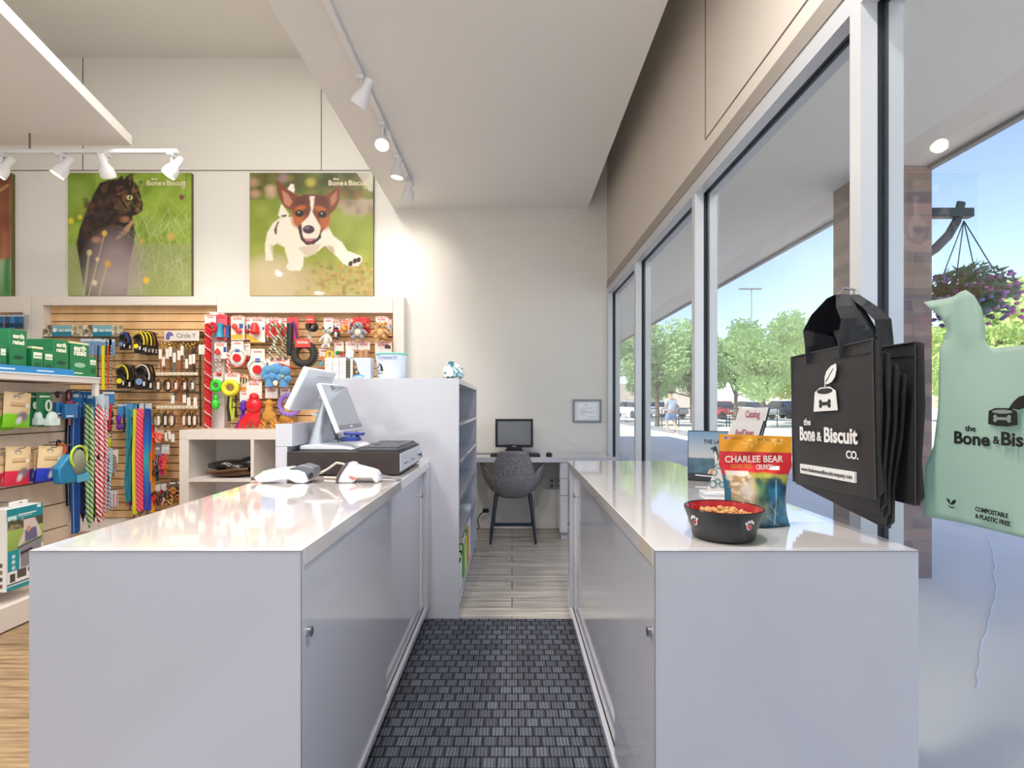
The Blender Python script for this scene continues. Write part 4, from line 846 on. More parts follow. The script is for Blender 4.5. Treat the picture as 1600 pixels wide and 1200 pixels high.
def tri_sheet(pts, cell=.02):
    bm_ = bmesh.new(); vs = [bm_.verts.new((x, 0, z)) for x, z in pts]; f = bm_.faces.new(vs)
    xs = [p[0] for p in pts]; zs = [p[1] for p in pts]
    x = min(xs)+cell
    while x < max(xs): bmesh.ops.bisect_plane(bm_, geom=bm_.verts[:]+bm_.edges[:]+bm_.faces[:], plane_co=(x, 0, 0), plane_no=(1, 0, 0)); x += cell
    z = min(zs)+cell
    while z < max(zs): bmesh.ops.bisect_plane(bm_, geom=bm_.verts[:]+bm_.edges[:]+bm_.faces[:], plane_co=(0, 0, z), plane_no=(0, 0, 1)); z += cell
    return bm_
bm_ = tri_sheet(pts2)
for v in bm_.verts:
    x, z = v.co.x, v.co.z; v.co.y = .004*math.sin(x*22+z*9)+.003*math.sin(z*17-x*12)+(.010*math.sin(x*60+1) if z > .38 else 0)
me = bpy.data.meshes.new('bag_sheet'); bm_.to_mesh(me); bm_.free(); me.polygons.foreach_set('use_smooth', [True]*len(me.polygons))
gm = mat('green_film', 'c8d6cc', .35, var=.03); N, L_, b = nodes(gm); tr = N.new('ShaderNodeBsdfTranslucent'); tr.inputs[0].default_value = (*H('c8dece'), 1); tp = N.new('ShaderNodeBsdfTransparent'); tp.inputs[0].default_value = (*H('c4e8d4'), 1)
m1 = N.new('ShaderNodeMixShader'); m1.inputs[0].default_value = .6; m2 = N.new('ShaderNodeMixShader'); m2.inputs[0].default_value = .07
L_.new(b.outputs[0], m1.inputs[1]); L_.new(tr.outputs[0], m1.inputs[2]); L_.new(m1.outputs[0], m2.inputs[1]); L_.new(tp.outputs[0], m2.inputs[2]); L_.new(m2.outputs[0], N['Material Output'].inputs[0])
o = link_mesh('bag_sheet', me, gm, t); sd = o.modifiers.new('solid', 'SOLIDIFY'); sd.thickness = .0008
t.rotation_euler = (0, 0, -PI/2)
# after the turn: local x = -world Y
def gl(px, py): y, z = gx(px, py); return (-(y-.95), -.006, z-.97)
gk = pm('15191b', .5)
def gtxt(s, x0, x1, pyb, pyh, **k):
    a = gl(x0, pyb); b = gl(x1, pyb); c = gl(x0, pyb-pyh); text(s, c[2]-a[2], t, (a[0], a[1], a[2]), gk, width=b[0]-a[0], align='LEFT', **k)
a, b = gl(1497, 692), gl(1553, 694)
text('Bone', .036, t, (a[0], -.008, a[2]), gk, width=b[0]-a[0], align='LEFT', bold=.03); a = gl(1558, 693); text('&', .022, t, (a[0], -.008, a[2]), gk, align='LEFT', bold=.02)
a = gl(1571, 695); text('Biscuit', .036, t, (a[0], -.008, a[2]), gk, width=.105, align='LEFT', bold=.03); a = gl(1514, 673); text('the', .016, t, (a[0], -.008, a[2]), gk, align='LEFT', bold=.02, width=.025)
text('CO.', .016, t, (gl(1571, 695)[0]+.08, -.008, a[2]-.045), gk, align='LEFT', bold=.02)
a, b = gl(1547, 662), gl(1600, 662); cx = (a[0]+b[0])/2; A = lambda pts: [(cx+x*.03, a[2]+z*.03) for x, z in pts]
part('logo_dish', MB().prism(A([(-1, 0), (-.4, -.12), (.4, -.12), (1, 0), (.95, .85), (.5, 1.05), (-.5, 1.05), (-.95, .85)]), -.0085, -.007), gk, t, smooth=False)
part('logo_opening', MB().prism(A([(.7*math.cos(q_), .82+.13*math.sin(q_)) for q_ in [2*PI*k/20 for k in range(20)]]), -.009, -.0085), gm, t, smooth=False)
bn = MB().prism(A([(-.45, .28), (.45, .28), (.45, .46), (-.45, .46)]), -.009, -.0085)
for x in (-.48, .48):
    for z in (.26, .48): bn.prism(A([(x+.13*math.cos(q_), z+.13*math.sin(q_)) for q_ in [2*PI*k/12 for k in range(12)]]), -.00905, -.0085)
part('logo_bone', bn, gm, t, smooth=False)
part('logo_leaf', MB().prism(A([(.35, .85), (.5, 1.1), (.75, 1.45), (1.1, 1.75), (1.6, 1.9), (1.7, 1.5), (1.5, 1.1), (1.1, .95), (.7, 1.0)]), -.0085, -.007), gk, t, smooth=False)
for s_, px, py, x1 in (('COMPOSTABLE', 1531, 798, 1583), ('& PLASTIC FREE', 1531, 809, 1586)):
    a, b = gl(px, py), gl(x1, py); text(s_, .0125, t, (a[0], -.009, a[2]), gk, width=b[0]-a[0], align='LEFT', bold=.03)
a = gl(1491, 789); A = lambda pts: [(a[0]+x*.012, a[2]+z*.012) for x, z in pts]
part('leaf_mark', MB().prism(A([(0, .1), (.5, .9), (1.2, 1.2), (1.0, .5), (.5, .1)]), -.009, -.008).prism(A([(0, .1), (-.5, .5), (-.9, 1.1), (-.2, .9)]), -.009, -.008).prism(A([(-.6, -.1), (0, -.5), (.6, -.5), (1., -.1), (.6, -.3), (0, -.3)]), -.009, -.008), gk, t, smooth=False)
# reversed window lettering on the outside of the glass
t = thing('window_lettering', 'faint reversed lettering on the window glass behind the green bag', 'window sign', (.9935, .95, .97), -PI/2)
def gw(px, py): p = atx(px, py, .9935); return (-(p.y-.95), 0, p.z-.97)
a, b = gw(1523, 650), gw(1562, 650); text('PET!', .03, t, ((a[0]+b[0])/2, 0, a[2]), pm('5b6468'), width=b[0]-a[0], mirror=True)
a, b = gw(1523, 674), gw(1600, 674); text('LATTO', .03, t, ((a[0]+b[0])/2, 0, a[2]), pm('5b6468'), width=b[0]-a[0], mirror=True)
# ---------------------------------------------------------------- track lights
def head(name, loc, aim, label, group, warm=(1, .91, .81), stem=.12, power=12):
    t = thing('track_light', label, 'spotlight', loc, 0, group); d = Vector(aim).normalized(); j = Vector((0, 0, -stem))
    part('adapter', MB().box(-.02, .02, -.035, .035, -.022, .0), white_p, t, bev=.003)
    part('stem', MB().tube([(0, 0, -.02), j], .010, 8), white_p, t); rot = d.to_track_quat('-Z', 'Y').to_matrix().to_4x4()
    m = MB().lathe([(.001, .115), (.022, .115), (.026, .10), (.026, .05), (.046, .01), (.05, -.03), (.05, -.042), (.044, -.042), (.042, -.03)], n=24); m.xf(Matrix.Translation(j) @ rot)
    part('shade', m, white_p, t)
    m = MB().lathe([(.0, -.036), (.044, -.036), (.044, -.039), (.0, -.039)], n=24); m.xf(Matrix.Translation(j) @ rot); part('lit_lens', m, emis('warm_lens', 'ffe3bd', 14), t)
    lamp('spot_lamp', 'SPOT', power, j+d*.048, d, warm, t, spot_size=1.9, spot_blend=.8, shadow_soft_size=.04); return t
rail = [at(583, 178, 3.2), at(640, 282, 4.3)]
tag(part('light_track', MB().box(-.885, -.852, 2.2, 4.55, 3.098, 3.126), white_p, bev=.002), 'white ceiling track on the bulkhead running along the aisle', 'light track')
g = 'spotlights on the bulkhead track'
for (Y, aim, lb) in ((3.02, (-.55, .3, -.8), 'spotlight on the bulkhead track nearest the camera, half out of view above'), (3.52, (.05, -.6, -.9), 'second spotlight on the bulkhead track, brightest and facing the camera'), (3.98, (-.12, .05, -1), 'third spotlight on the bulkhead track pointing straight down'), (4.4, (-.25, .75, -.7), 'last spotlight on the bulkhead track, turned towards the back wall')):
    head('s', (-.868, Y, 3.098), aim, lb, g, power=14)
tag(part('light_track', MB().box(-4.4, -2.355, 3.685, 3.715, 2.985, 3.012), white_p, bev=.002), 'white suspended light track in front of the cat picture', 'light track')
tag(part('track_hanger', MB().tube([(-3.4, 3.7, 3.012), (-3.4, 3.7, 3.128)], .006, 6), wire), 'thin steel rod holding the suspended light track', 'rod')
for X, lb in ((-3.60, 'spotlight on the suspended track at the left edge of view'), (-3.18, 'second spotlight from the left on the suspended track'), (-2.86, 'third spotlight on the suspended track over the cat picture'), (-2.40, 'spotlight at the right end of the suspended track')):
    head('s', (X, 3.7, 2.985), (-.45, -.25, -.85) if X != -2.86 else (-.1, .6, -.7), lb, 'spotlights on the suspended track', power=22)
# fill lights added out of view to brighten the room
def fill_panel(x, y, z, w_, l_, power, label, col=(1, .93, .86)):  # unseen panel added as fill for the interior
    t = thing('fill_light', label, 'ceiling light', (x, y, z), 0, 'added fill panels under the high ceiling')
    part('housing', MB().box(-w_/2, w_/2, -l_/2, l_/2, -.05, 0), white_p, t, bev=.004); part('diffuser', MB().box(-w_/2+.02, w_/2-.02, -l_/2+.02, l_/2-.02, -.056, -.0505), emis('diffuser', 'fff4e8', 2.5), t)
    lamp('fill_panel_lamp', 'AREA', power, (0, 0, -.06), (0, 0, -1), col, t, shape='RECTANGLE', size=w_-.06, size_y=l_-.06)
for (x, y) in ((-3.6, -1.2), (-3.6, 1.0), (-3.6, 3.0), (-1.9, -1.2), (-1.9, 1.0), (-1.9, 3.1)): pass
fill_panel(-1.95, 2.6, 4.58, .6, 1.2, 40, 'added fill panel, out of view, between the soffit and the bulkhead, near the back wall')
fill_panel(-1.95, .4, 4.58, .6, 1.2, 45, 'added fill panel, out of view, between the soffit and the bulkhead, above the camera')
def fill_downlight(x, y, z, power, label):  # unseen downlight added to lift counters and floor
    t = thing('fill_light', label, 'ceiling light', (x, y, z), 0, 'added fill downlights under the bulkheads')
    part('ring', MB().lathe([(.07, 0), (.085, 0), (.085, -.006), (.07, -.006)], n=24), white_p, t); part('diffuser', MB().lathe([(.0, -.001), (.07, -.001), (.07, -.004), (0, -.004)], n=24), emis('diffuser_small', 'fff4e8', 8), t)
    lamp('fill_down_lamp', 'AREA', power, (0, 0, -.01), (0, 0, -1), (1, .97, .93), t, shape='DISK', size=.14)
fill_downlight(.3, 1.0, 3.128, 22, 'added fill downlight, out of view, under the bulkhead above the right counter'); fill_downlight(-.5, 1.0, 3.128, 18, 'added fill downlight, out of view, under the bulkhead above the left counter'); fill_downlight(-3.3, 1.2, 3.128, 26, 'added fill downlight, out of view, under the left soffit')
# ---------------------------------------------------------------- pictures on the back wall
logo = pm('e9dcc0', .5)
def canvas(px0, px1, P, label, txt=True, py0=270, py1=462):
    a, b = at(px0, py1, D-.04), at(px1, py0, D-.04); w_, h_ = b.x-a.x, b.z-a.z
    t = thing('canvas_print', label, 'picture', ((a.x+b.x)/2, D-.001, a.z), 0, 'square animal prints above the shelving')
    part('stretcher_frame', MB().box(-w_/2, w_/2, -.037, 0, 0, h_), pm('5d5a2e', .6), t, bev=.003); P.panel('print', w_, h_, t, (0, -.0385, h_))
    if txt:
        s_ = w_/1148
        for s, size, x, y, ww in (('Bone', .07, 875, 147, 138*s_), ('&', .05, 967, 145, 30*s_), ('Biscuit', .07, 1082, 147, 180*s_), ('the', .035, 875, 98, 55*s_), ('CO.', .035, 1150, 176, 40*s_)):
            text(s, size, t, ((x-646)*s_, -.0395, h_-(y-30)*s_), logo, width=ww, bold=.02)
    return t
EX = (72, 30, 1220, 1180)
P = Pic(230, 230, '8e9a3c', EX)
P.grad(30, 300, '4a4a18', '4a5320'); P.speckle(72, 30, 1220, 280, ['6b7a26', '2e3212', '8a8f34', '59401c', '3f4a1c'], 90, 30, 90, .5, 1., 1)
for x, y, c in ((100, 120, 'b98a78'), (125, 230, 'c49a8c'), (265, 185, 'd0a890'), (270, 240, 'c8a494'), (380, 80, '9a7a80'), (640, 120, 'c2b850'), (1130, 70, '6a3a1c'), (1080, 250, '8a4a20'), (950, 230, '7a5a24')): P.ell(x, y, 45, 40, c, soft=1, op=.8)
P.grad(285, 760, '7d8f2a', '9aa444'); P.grad(700, 1180, '9aa03e', 'b8a870'); P.speckle(72, 290, 1220, 900, ['8a9a2e', 'a4ae4a', '75862a'], 120, 40, 120, .35, 1., 2)
P.poly([(900, 280), (1220, 285), (1220, 420), (1100, 410), (900, 360)], 'a08a78', 4, .8); P.speckle(900, 290, 1220, 400, ['8a7468', 'b7a490'], 20, 20, 50, .5, 1, 3)
P.speckle(500, 850, 1220, 1180, ['a8763c', '8f9a34', 'c8a05c', '6d7430', 'b98a50'], 200, 8, 26, .5, .9, 4); P.ell(330, 1030, 290, 180, 'c9b694', soft=1, op=.9); P.ell(250, 930, 190, 110, 'd0c29c', soft=1, op=.7)
W_ = 'f0e6d6'; Sh = 'c8b49c'; B1 = '7a3a20'; B2 = '4a241a'; OR = 'b8622a'
P.poly([(425, 180), (455, 130), (485, 140), (490, 190), (470, 300), (440, 300)], W_, 1)
P.poly([(335, 430), (365, 320), (400, 360), (440, 420), (400, 470)], W_, 2)
P.poly([(215, 700), (235, 590), (290, 500), (350, 455), (420, 440), (520, 450), (540, 700), (420, 740), (330, 690), (280, 720), (290, 850), (220, 850)], W_, 2)
P.poly([(300, 560), (330, 490), (350, 480), (325, 540), (322, 610), (306, 605)], '5a3a2a', 1); P.poly([(360, 430), (415, 420), (415, 440), (380, 445)], '4a342a', 1)
P.poly([(255, 700), (290, 700), (300, 790), (270, 790)], Sh, 3, .6)
P.poly([(480, 480), (800, 520), (850, 620), (930, 680), (980, 760), (1060, 790), (1110, 810), (1120, 850), (1080, 900), (1000, 905), (940, 880), (870, 800), (770, 710), (690, 780), (600, 820), (560, 800), (470, 700)], W_, 1)
P.poly([(400, 690), (520, 690), (575, 800), (570, 900), (540, 945), (440, 945), (410, 915), (435, 860), (400, 760)], W_, 2); P.poly([(520, 730), (740, 690), (690, 790), (600, 820)], Sh, 4, .7); P.poly([(780, 705), (850, 720), (870, 790), (820, 760)], 'a88870', 3, .7)
for x, y in ((1010, 880), (1050, 855), (1085, 845)): P.ell(x, y, 20, 26, '3c2420', 20)
P.poly([(312, 105), (345, 110), (420, 180), (520, 240), (470, 390), (400, 350), (350, 270)], B1, 1); P.poly([(370, 190), (430, 230), (470, 300), (440, 350), (395, 320)], 'c88a70', 3, .8)
P.poly([(912, 150), (905, 290), (870, 370), (820, 420), (780, 240), (850, 190)], B1, 1); P.poly([(885, 200), (880, 290), (830, 350), (820, 260)], 'c48468', 3, .7)
P.poly([(500, 260), (560, 235), (660, 228), (760, 240), (810, 290), (820, 400), (800, 520), (730, 600), (560, 590), (490, 510), (465, 390)], B1, 2)
P.poly([(500, 260), (600, 235), (630, 300), (610, 420), (540, 350), (480, 380)], B2, 5, .7); P.poly([(690, 240), (780, 250), (815, 380), (740, 340), (680, 380)], B2, 5, .7)
P.ell(520, 470, 60, 70, OR, soft=.7, op=.9); P.ell(770, 490, 50, 70, OR, soft=.7, op=.9); P.ell(545, 360, 55, 25, OR, -15, .7, .9); P.ell(725, 365, 55, 25, OR, 15, .7, .9)
P.poly([(630, 250), (675, 250), (668, 330), (655, 400), (690, 460), (735, 540), (720, 610), (680, 650), (560, 640), (555, 500), (620, 440), (642, 380)], 'ece0d4', 2)
P.poly([(520, 540), (550, 510), (565, 620), (620, 690), (700, 640), (740, 570), (735, 640), (670, 700), (600, 705), (545, 650)], '3c2622', 1); P.poly([(565, 630), (620, 640), (690, 635), (650, 690), (600, 695)], '5a2a2c', 1); P.poly([(580, 645), (670, 645), (650, 672), (600, 672)], 'c4808a', 1); P.poly([(570, 628), (690, 628), (680, 645), (580, 645)], 'e8dcd0', 1)
P.ell(620, 560, 55, 40, '3a2a34', soft=.2); P.ell(605, 545, 22, 12, '7d6c80', soft=.8)
for x, y in ((535, 410), (748, 420)): P.ell(x, y, 42, 34, '2c1814', soft=.3); P.ell(x, y, 26, 26, '0c0c14'); P.ell(x-6, y-10, 7, 6, 'dfe6f0')
canvas(390, 583, P, 'square print of a brown and white puppy running across a lawn')
EX = (42, 38, 1190, 1180); P = Pic(230, 230, '86a02c', EX)
P.grad(38, 400, '6f8a1e', '8da834'); P.speckle(42, 38, 1190, 700, ['9ab83e', '6d8a20', 'a8c25a', '7d9a2a'], 160, 30, 100, .4, 1, 1); P.rect(42, 38, 300, 500, '5f7a18', .35)
P.blades(600, 500, 1190, 1180, ['cdd69a', 'a9b96a', 'dfe2b4', '7d8f44'], 170, 330, 4, .55, 3, 1.2); P.blades(42, 800, 1190, 1200, ['b9c48a', '8f9f5a', 'd4d8a8', 'c2b48c'], 140, 260, 4, .5, 4, .8)
P.grad(700, 1180, 'a8a48c', 'b9b09a', 42, 1190, .35)
K = '221514'
P.poly([(545, 60), (560, 100), (600, 60), (645, 42), (650, 110), (700, 170), (740, 330), (735, 390), (680, 430), (640, 440), (670, 600), (640, 760), (610, 900), (590, 1180), (200, 1180), (150, 860), (122, 700), (150, 560), (220, 380), (290, 220), (340, 130), (420, 105), (500, 100)], K, 2)
P.poly([(610, 70), (640, 55), (635, 110), (600, 100)], '7a5a48', 2, .7); P.poly([(345, 170), (420, 120), (400, 220), (360, 230)], '6a4632', 2, .6)
P.speckle(480, 120, 720, 400, ['6a4128', '8a5a3a', '1a0e0e'], 50, 8, 26, .6, .7, 7); P.ell(615, 268, 30, 22, 'd9d8a0', 10); P.ell(618, 268, 9, 18, '1c1c10'); P.ell(570, 260, 26, 20, '8a5a34', soft=.8, op=.7)
P.poly([(480, 660), (520, 610), (640, 470), (650, 500), (600, 590), (520, 650)], 'c09478', 2, .9); P.ell(310, 660, 45, 28, 'b07a58', soft=.8); P.ell(570, 470, 45, 28, 'a06e50', soft=.8); P.speckle(200, 250, 560, 640, ['4a302a', '3a2622', '5c3c30'], 60, 14, 44, .5, .8, 9)
P.ell(480, 900, 230, 260, 'a9989a', soft=1., op=.85); P.ell(430, 1080, 260, 160, 'b8aaa4', soft=1, op=.6)
P.line(235, 1180, 320, 850, 10, 'c8c48c', .9); P.line(320, 850, 385, 600, 9, 'c2bc80', .9); P.line(190, 1180, 240, 780, 22, 'b9bc94', .7); P.line(330, 1180, 410, 880, 16, 'c4c49a', .6)
for x, y, r_, c in ((383, 600, 24, 'e2b94a'), (412, 885, 30, 'e0aa5a'), (317, 842, 18, 'e6cc9a'), (242, 780, 24, 'd0c890'), (770, 1035, 28, 'e8c440'), (1000, 630, 36, 'c9b05a'), (70, 485, 26, 'd8c82c'), (155, 450, 20, 'd8c82c'), (735, 670, 18, 'd2a240'), (1100, 265, 24, '7a4a34'), (290, 1060, 24, 'e8d2b4')): P.ell(x, y, r_, r_*1.1, c, soft=.6)
P.line(1150, 40, 1130, 280, 8, '6a6a34', .7); P.blades(560, 300, 1190, 700, ['c9d884', 'b4c860'], 60, 260, 3, .4, 8, 1.4)
canvas(106, 299, P, 'square print of a tortoiseshell cat sitting among tall grass and yellow flowers')
P = Pic(60, 60, 'b0603a'); P.grad(0, .75, '8a4220', 'c8805c'); P.grad(.7, 1, 'a8c8a0', '5f9a5a'); P.speckle(0, 0, 1, .7, ['d08a5a', '7a3a1c', '5a2a14'], 40, .05, .2, .5, 1, 3); P.poly([(.93, .0), (1, 0), (1, .7), (.96, .75)], '4a2414', 3, .6); P.poly([(.94, .7), (1, .68), (1, 1), (.95, 1)], '2f7a3c', 2, .9); P.line(.9, .15, .97, .1, .012, 'e0b060')
canvas(-176, 18, P, 'square print in rust red over green at the left edge of view', False)
# ---------------------------------------------------------------- wall fixture with slatwall
YF = 5.0
def fx(px): return at(px, 0, YF).x
def fz(py): return at(0, py, YF).z
fixt = thing('wall_fixture', 'white framed wall shelving with maple slatwall bays under the pictures', 'wall display', (fx(340), D, 0))
def slats(x0, x1, z0, z1, y0=5.085, y1=5.125, pitch=.0762, name='slatwall_panel'):
    m = MB(); z = z1
    while z > z0+.01: zz = max(z0, z-pitch+.009); m.box(x0, x1, y0, y1, zz, z); z -= pitch
    part(name, m, wood, fixt, world=True, smooth=False); part('groove_backing', MB().box(x0, x1, y1-.012, y1-.002, z0, z1), pm('8a5c36', .7), fixt, world=True)
slats(fx(62), fx(330), .12, fz(476)); slats(fx(349), fx(616), .12, fz(488)); slats(fx(-170), fx(38), .12, fz(487))
def fpost(px0, px1, py0=463, z0=0): part('post', MB().box(fx(px0), fx(px1), YF, 5.128, z0, fz(py0)-.001), lam_warm, fixt, world=True, bev=.002)
fpost(36, 48); fpost(48.6, 67); fpost(327, 350.5, 487); fpost(614, 631)
part('header', MB().box(fx(67.2), fx(339), YF-.005, 5.128, fz(477), fz(463)), lam_warm, fixt, world=True, bev=.002); part('header', MB().box(fx(339.4), fx(613.7), YF-.005, 5.128, fz(489), fz(463)), lam_warm, fixt, world=True, bev=.002)
part('header', MB().box(fx(-170), fx(35.8), YF-.005, 5.128, fz(488), fz(463)), lam_warm, fixt, world=True, bev=.002); part('base_board', MB().box(fx(-170), fx(631), YF+.005, 5.084, .005, .115), lam_warm, fixt, world=True)
def hook(x, z, y=None, px=None):
    y = 4.96 if y is None else y
    part('hook', MB().tube([(x, 5.09, z+.005), (x, y-.02, z+.008), (x, y-.03, z+.016)], .0025, 5), wire, fixt, world=True)
# cube shelf unit
t = thing('cube_shelf', 'white open cube shelf unit standing below the toy wall', 'shelf unit', (-2.4, 4.55, 0)); ys, ye = 4.55, 4.98
zt = EYE-(672-631)*4.55/F; xl = at(280, 0, 4.55).x; xr = at(532, 0, 4.55).x
def cz(py): return EYE-(py-631)*4.55/F
def cx_(px): return at(px, 0, 4.55).x
part('top_board', MB().box(xl, xr, ys, ye, cz(687), zt), lam_warm, t, world=True, bev=.002); part('side_panel', MB().box(xl, cx_(294.5), ys, ye, .005, cz(687)-.001), lam_warm, t, world=True, bev=.002)
for px in (391.5, 455, 520): part('divider', MB().box(cx_(px), cx_(px+5), ys, ye-.012, .08, cz(687)-.001), lam_warm, t, world=True, bev=.001)
for (a, b) in ((294.7, 391.3), (396.7, 454.8), (460.2, 519.8)):
    for py in (748, 812, 880): part('shelf', MB().box(cx_(a), cx_(b), ys, ye-.012, cz(py)-.028, cz(py)), lam_warm, t, world=True, bev=.001)
part('back_board', MB().box(cx_(294.7), xr, ye-.01, ye, .02, cz(687)-.001), lam_warm, t, world=True); part('plinth', MB().box(cx_(294.7), xr, ys+.02, ye-.02, .005, .078), lam_warm, t, world=True)
zs = cz(748); xx = cx_(350)
t = thing('folded_bags', 'pile of folded black and brown cloth bags inside the cube shelf', 'folded bags', (xx, 4.72, zs)); bk = mat('black_cloth', '17151a', .45, bump=(30, .5), coat=.2); br_ = mat('brown_cloth', '6a4a34', .6, bump=(30, .5))
part('lower_fold', MB().ell((0, 0, .034), .20, .15, .033, 24, 10, .03), br_, t).rotation_euler = (0, 0, .05); part('upper_fold', MB().ell((-.01, 0, .10), .21, .15, .045, 24, 10, .06), bk, t).rotation_euler = (0, .0, .1)
part('right_fold', MB().ell((.15, .02, .12), .10, .13, .055, 20, 10, .05), bk, t); part('fold_edge', MB().tube([(-.17, -.13, .05), (-.05, -.155, .06), (.08, -.15, .075), (.19, -.13, .08)], .012, 8), br_, t); part('cord', MB().tube([(-.05, -.13, .12), (0, -.135, .135), (.05, -.14, .12)], .003, 6).tube([(-.02, -.14, .13), (.04, -.145, .105)], .003, 6), pm('d8d0c8'), t)
t = thing('rope_toy', 'small dark knotted toy in the second cube of the white shelf', 'toy', (cx_(425), 4.66, zs)); part('knots', MB().ell((0, 0, .03), .03, .03, .03).ell((-.05, 0, .02), .02, .02, .02).tube([(-.05, 0, .03), (0, 0, .05), (.06, 0, .05)], .01, 8).ell((.06, 0, .04), .028, .028, .035), br_, t)
# ---------------------------------------------------------------- left gondola
XG2, XGF, YE = -2.69, -2.88, 3.425
gd = thing('display_gondola', 'low beige slatwall display at the left edge with a white top and base', 'display stand', (-3.0, 2.7, 0))
m = MB(); z = 1.345
while z > .16: m.box(XGF-.03, XGF, 2.0, YE-.002, max(.14, z-.145), z); z -= .1524
part('slatwall_panel', m, gondola_wood, gd, world=True, smooth=False); part('core', MB().box(-3.35, XGF-.031, 2.0, YE-.004, .1, 1.344), pm('a48a6c', .7), gd, world=True)
part('base', MB().box(-3.5, XG2, 2.0, YE-.01, .012, .139), lam_warm, gd, world=True, bev=.002); part('top_shelf', MB().box(-3.55, XG2, 2.0, YE, 1.352, 1.385), lam_warm, gd, world=True, bev=.002); part('shelf_lip', MB().box(XG2-.006, XG2+.006, 2.0, YE, 1.385, 1.392), pm('e8edf2', .2), gd, world=True)
part('end_post', MB().box(XG2-.03, XG2-.004, YE-.03, YE-.001, 1.27, 1.351), lam_warm, gd, world=True)
GX = -2.73
def gy(px, X=GX): return X*F/(px-800)
def gz(px, py, X=GX): return EYE-(py-631)*gy(px, X)/F
ztop = 1.386
t = thing('shelf_tray', 'blue printed cardboard tray strip along the gondola top shelf', 'display tray', (XG2-.02, 2.7, ztop)); L = world_loc(t)
part('front_lip', MB().box(XG2-.022, XG2-.018, 2.5, gy(115, XG2-.02), ztop+.001, ztop+.045), pm('2b86c2', .4), t, world=True); part('tray_floor', MB().box(-3.2, XG2-.024, 2.5, gy(115, XG2-.02), ztop+.0005, ztop+.003), pm('2b86c2', .4), t, world=True)
part('lip_print', MB().box(XG2-.0178, XG2-.0172, 2.75, 2.86, ztop+.02, ztop+.028).box(XG2-.0178, XG2-.0172, 2.99, 3.10, ztop+.02, ztop+.028), pm('cfe4f4'), t, world=True)
green = pm('1f7a4c', .4); cream = pm('e9efd8', .5)
def gbox(px0, px1, py_top, dep, label, kind='big', txt=True, X=GX, topc=None):
    y0, y1 = gy(px0, X), gy(px1, X); zt_ = gz((px0+px1)/2, py_top, X); h_ = zt_-ztop-.004; w_ = y1-y0
    t = thing('carton', label, 'carton', (X, (y0+y1)/2, ztop+.004), PI/2, 'green cartons on the gondola top shelf')
    part('box', MB().box(-w_/2, w_/2, 0, dep, 0, h_), green, t, bev=.002)
    if txt:
        tc_ = cream
        if kind == 'big':
            sz = w_*.34; text('earth', sz, t, (0, -.001, h_*.80), tc_, width=w_*.66, bold=.05); text('rated', sz, t, (0, -.001, h_*.66), tc_, width=w_*.66, bold=.05)
            part('badge', MB().prism([(w_*.3*math.cos(a)*(1), h_*.36+w_*.11*math.sin(a)) for a in [2*PI*k/18 for k in range(18)]], -.0008, 0), pm('14492f' if 'rolls' in label else '8fc0a0'), t, smooth=False)
            part('small_print', MB().box(-w_*.32, w_*.15, -.0008, 0, h_*.1, h_*.13), cream, t)
        else:
            part('pale_band', MB().box(-w_*.38, w_*.38, -.0008, 0, h_*.62, h_*.86), cream, t); part('badge', MB().prism([(w_*.32*math.cos(a), h_*.33+w_*.3*math.sin(a)) for a in [2*PI*k/18 for k in range(18)]], -.0008, 0), pm('1c5a34'), t, smooth=False)
            text('earth rated', w_*.16, t, (0, -.0015, h_*.70), pm('4a8a5c'), width=w_*.6, bold=.02)
    if topc: part('lid_flap', MB().box(-w_/2, w_/2, .0, dep, h_, h_+.012), pm(topc), t)
    return t
gbox(15, 42, 515, .16, 'tall green carton of rolls left on the top shelf, lettering high on its face'); gbox(84, 107, 531, .30, 'green carton of rolls behind the two small cartons on the top shelf')
gbox(110, 139, 538, .12, 'green carton at the right on the top shelf with large pale lettering', topc='d9dcae'); gbox(139.5, 151, 558, .07, 'narrow green carton at the right end of the top shelf', 'small')
gbox(0, 10, 539, .08, 'small green carton cut by the left edge of view', 'small', X=GX+.015); gbox(50, 67.5, 545, .09, 'small green carton with pale band, left of the pair', 'small', X=GX+.015, topc='e6e2b8'); gbox(69, 83.5, 548, .09, 'small green carton with pale band, right of the pair', 'small', X=GX+.015)
def cards_x(px0, px1, py0, py1, X=-2.8): y0, y1 = gy(px0, X), gy(px1, X); pc = (px0+px1)/2; return (X, (y0+y1)/2, gz(pc, py0, X)), y1-y0, gz(pc, py0, X)-gz(pc, py1, X)
def ghook(loc):
    part('hook', MB().tube([(XGF, loc[1], loc[2]-.012), (loc[0]+.03, loc[1], loc[2]-.008), (loc[0]+.04, loc[1], loc[2])], .003, 5), wire, gd, world=True)
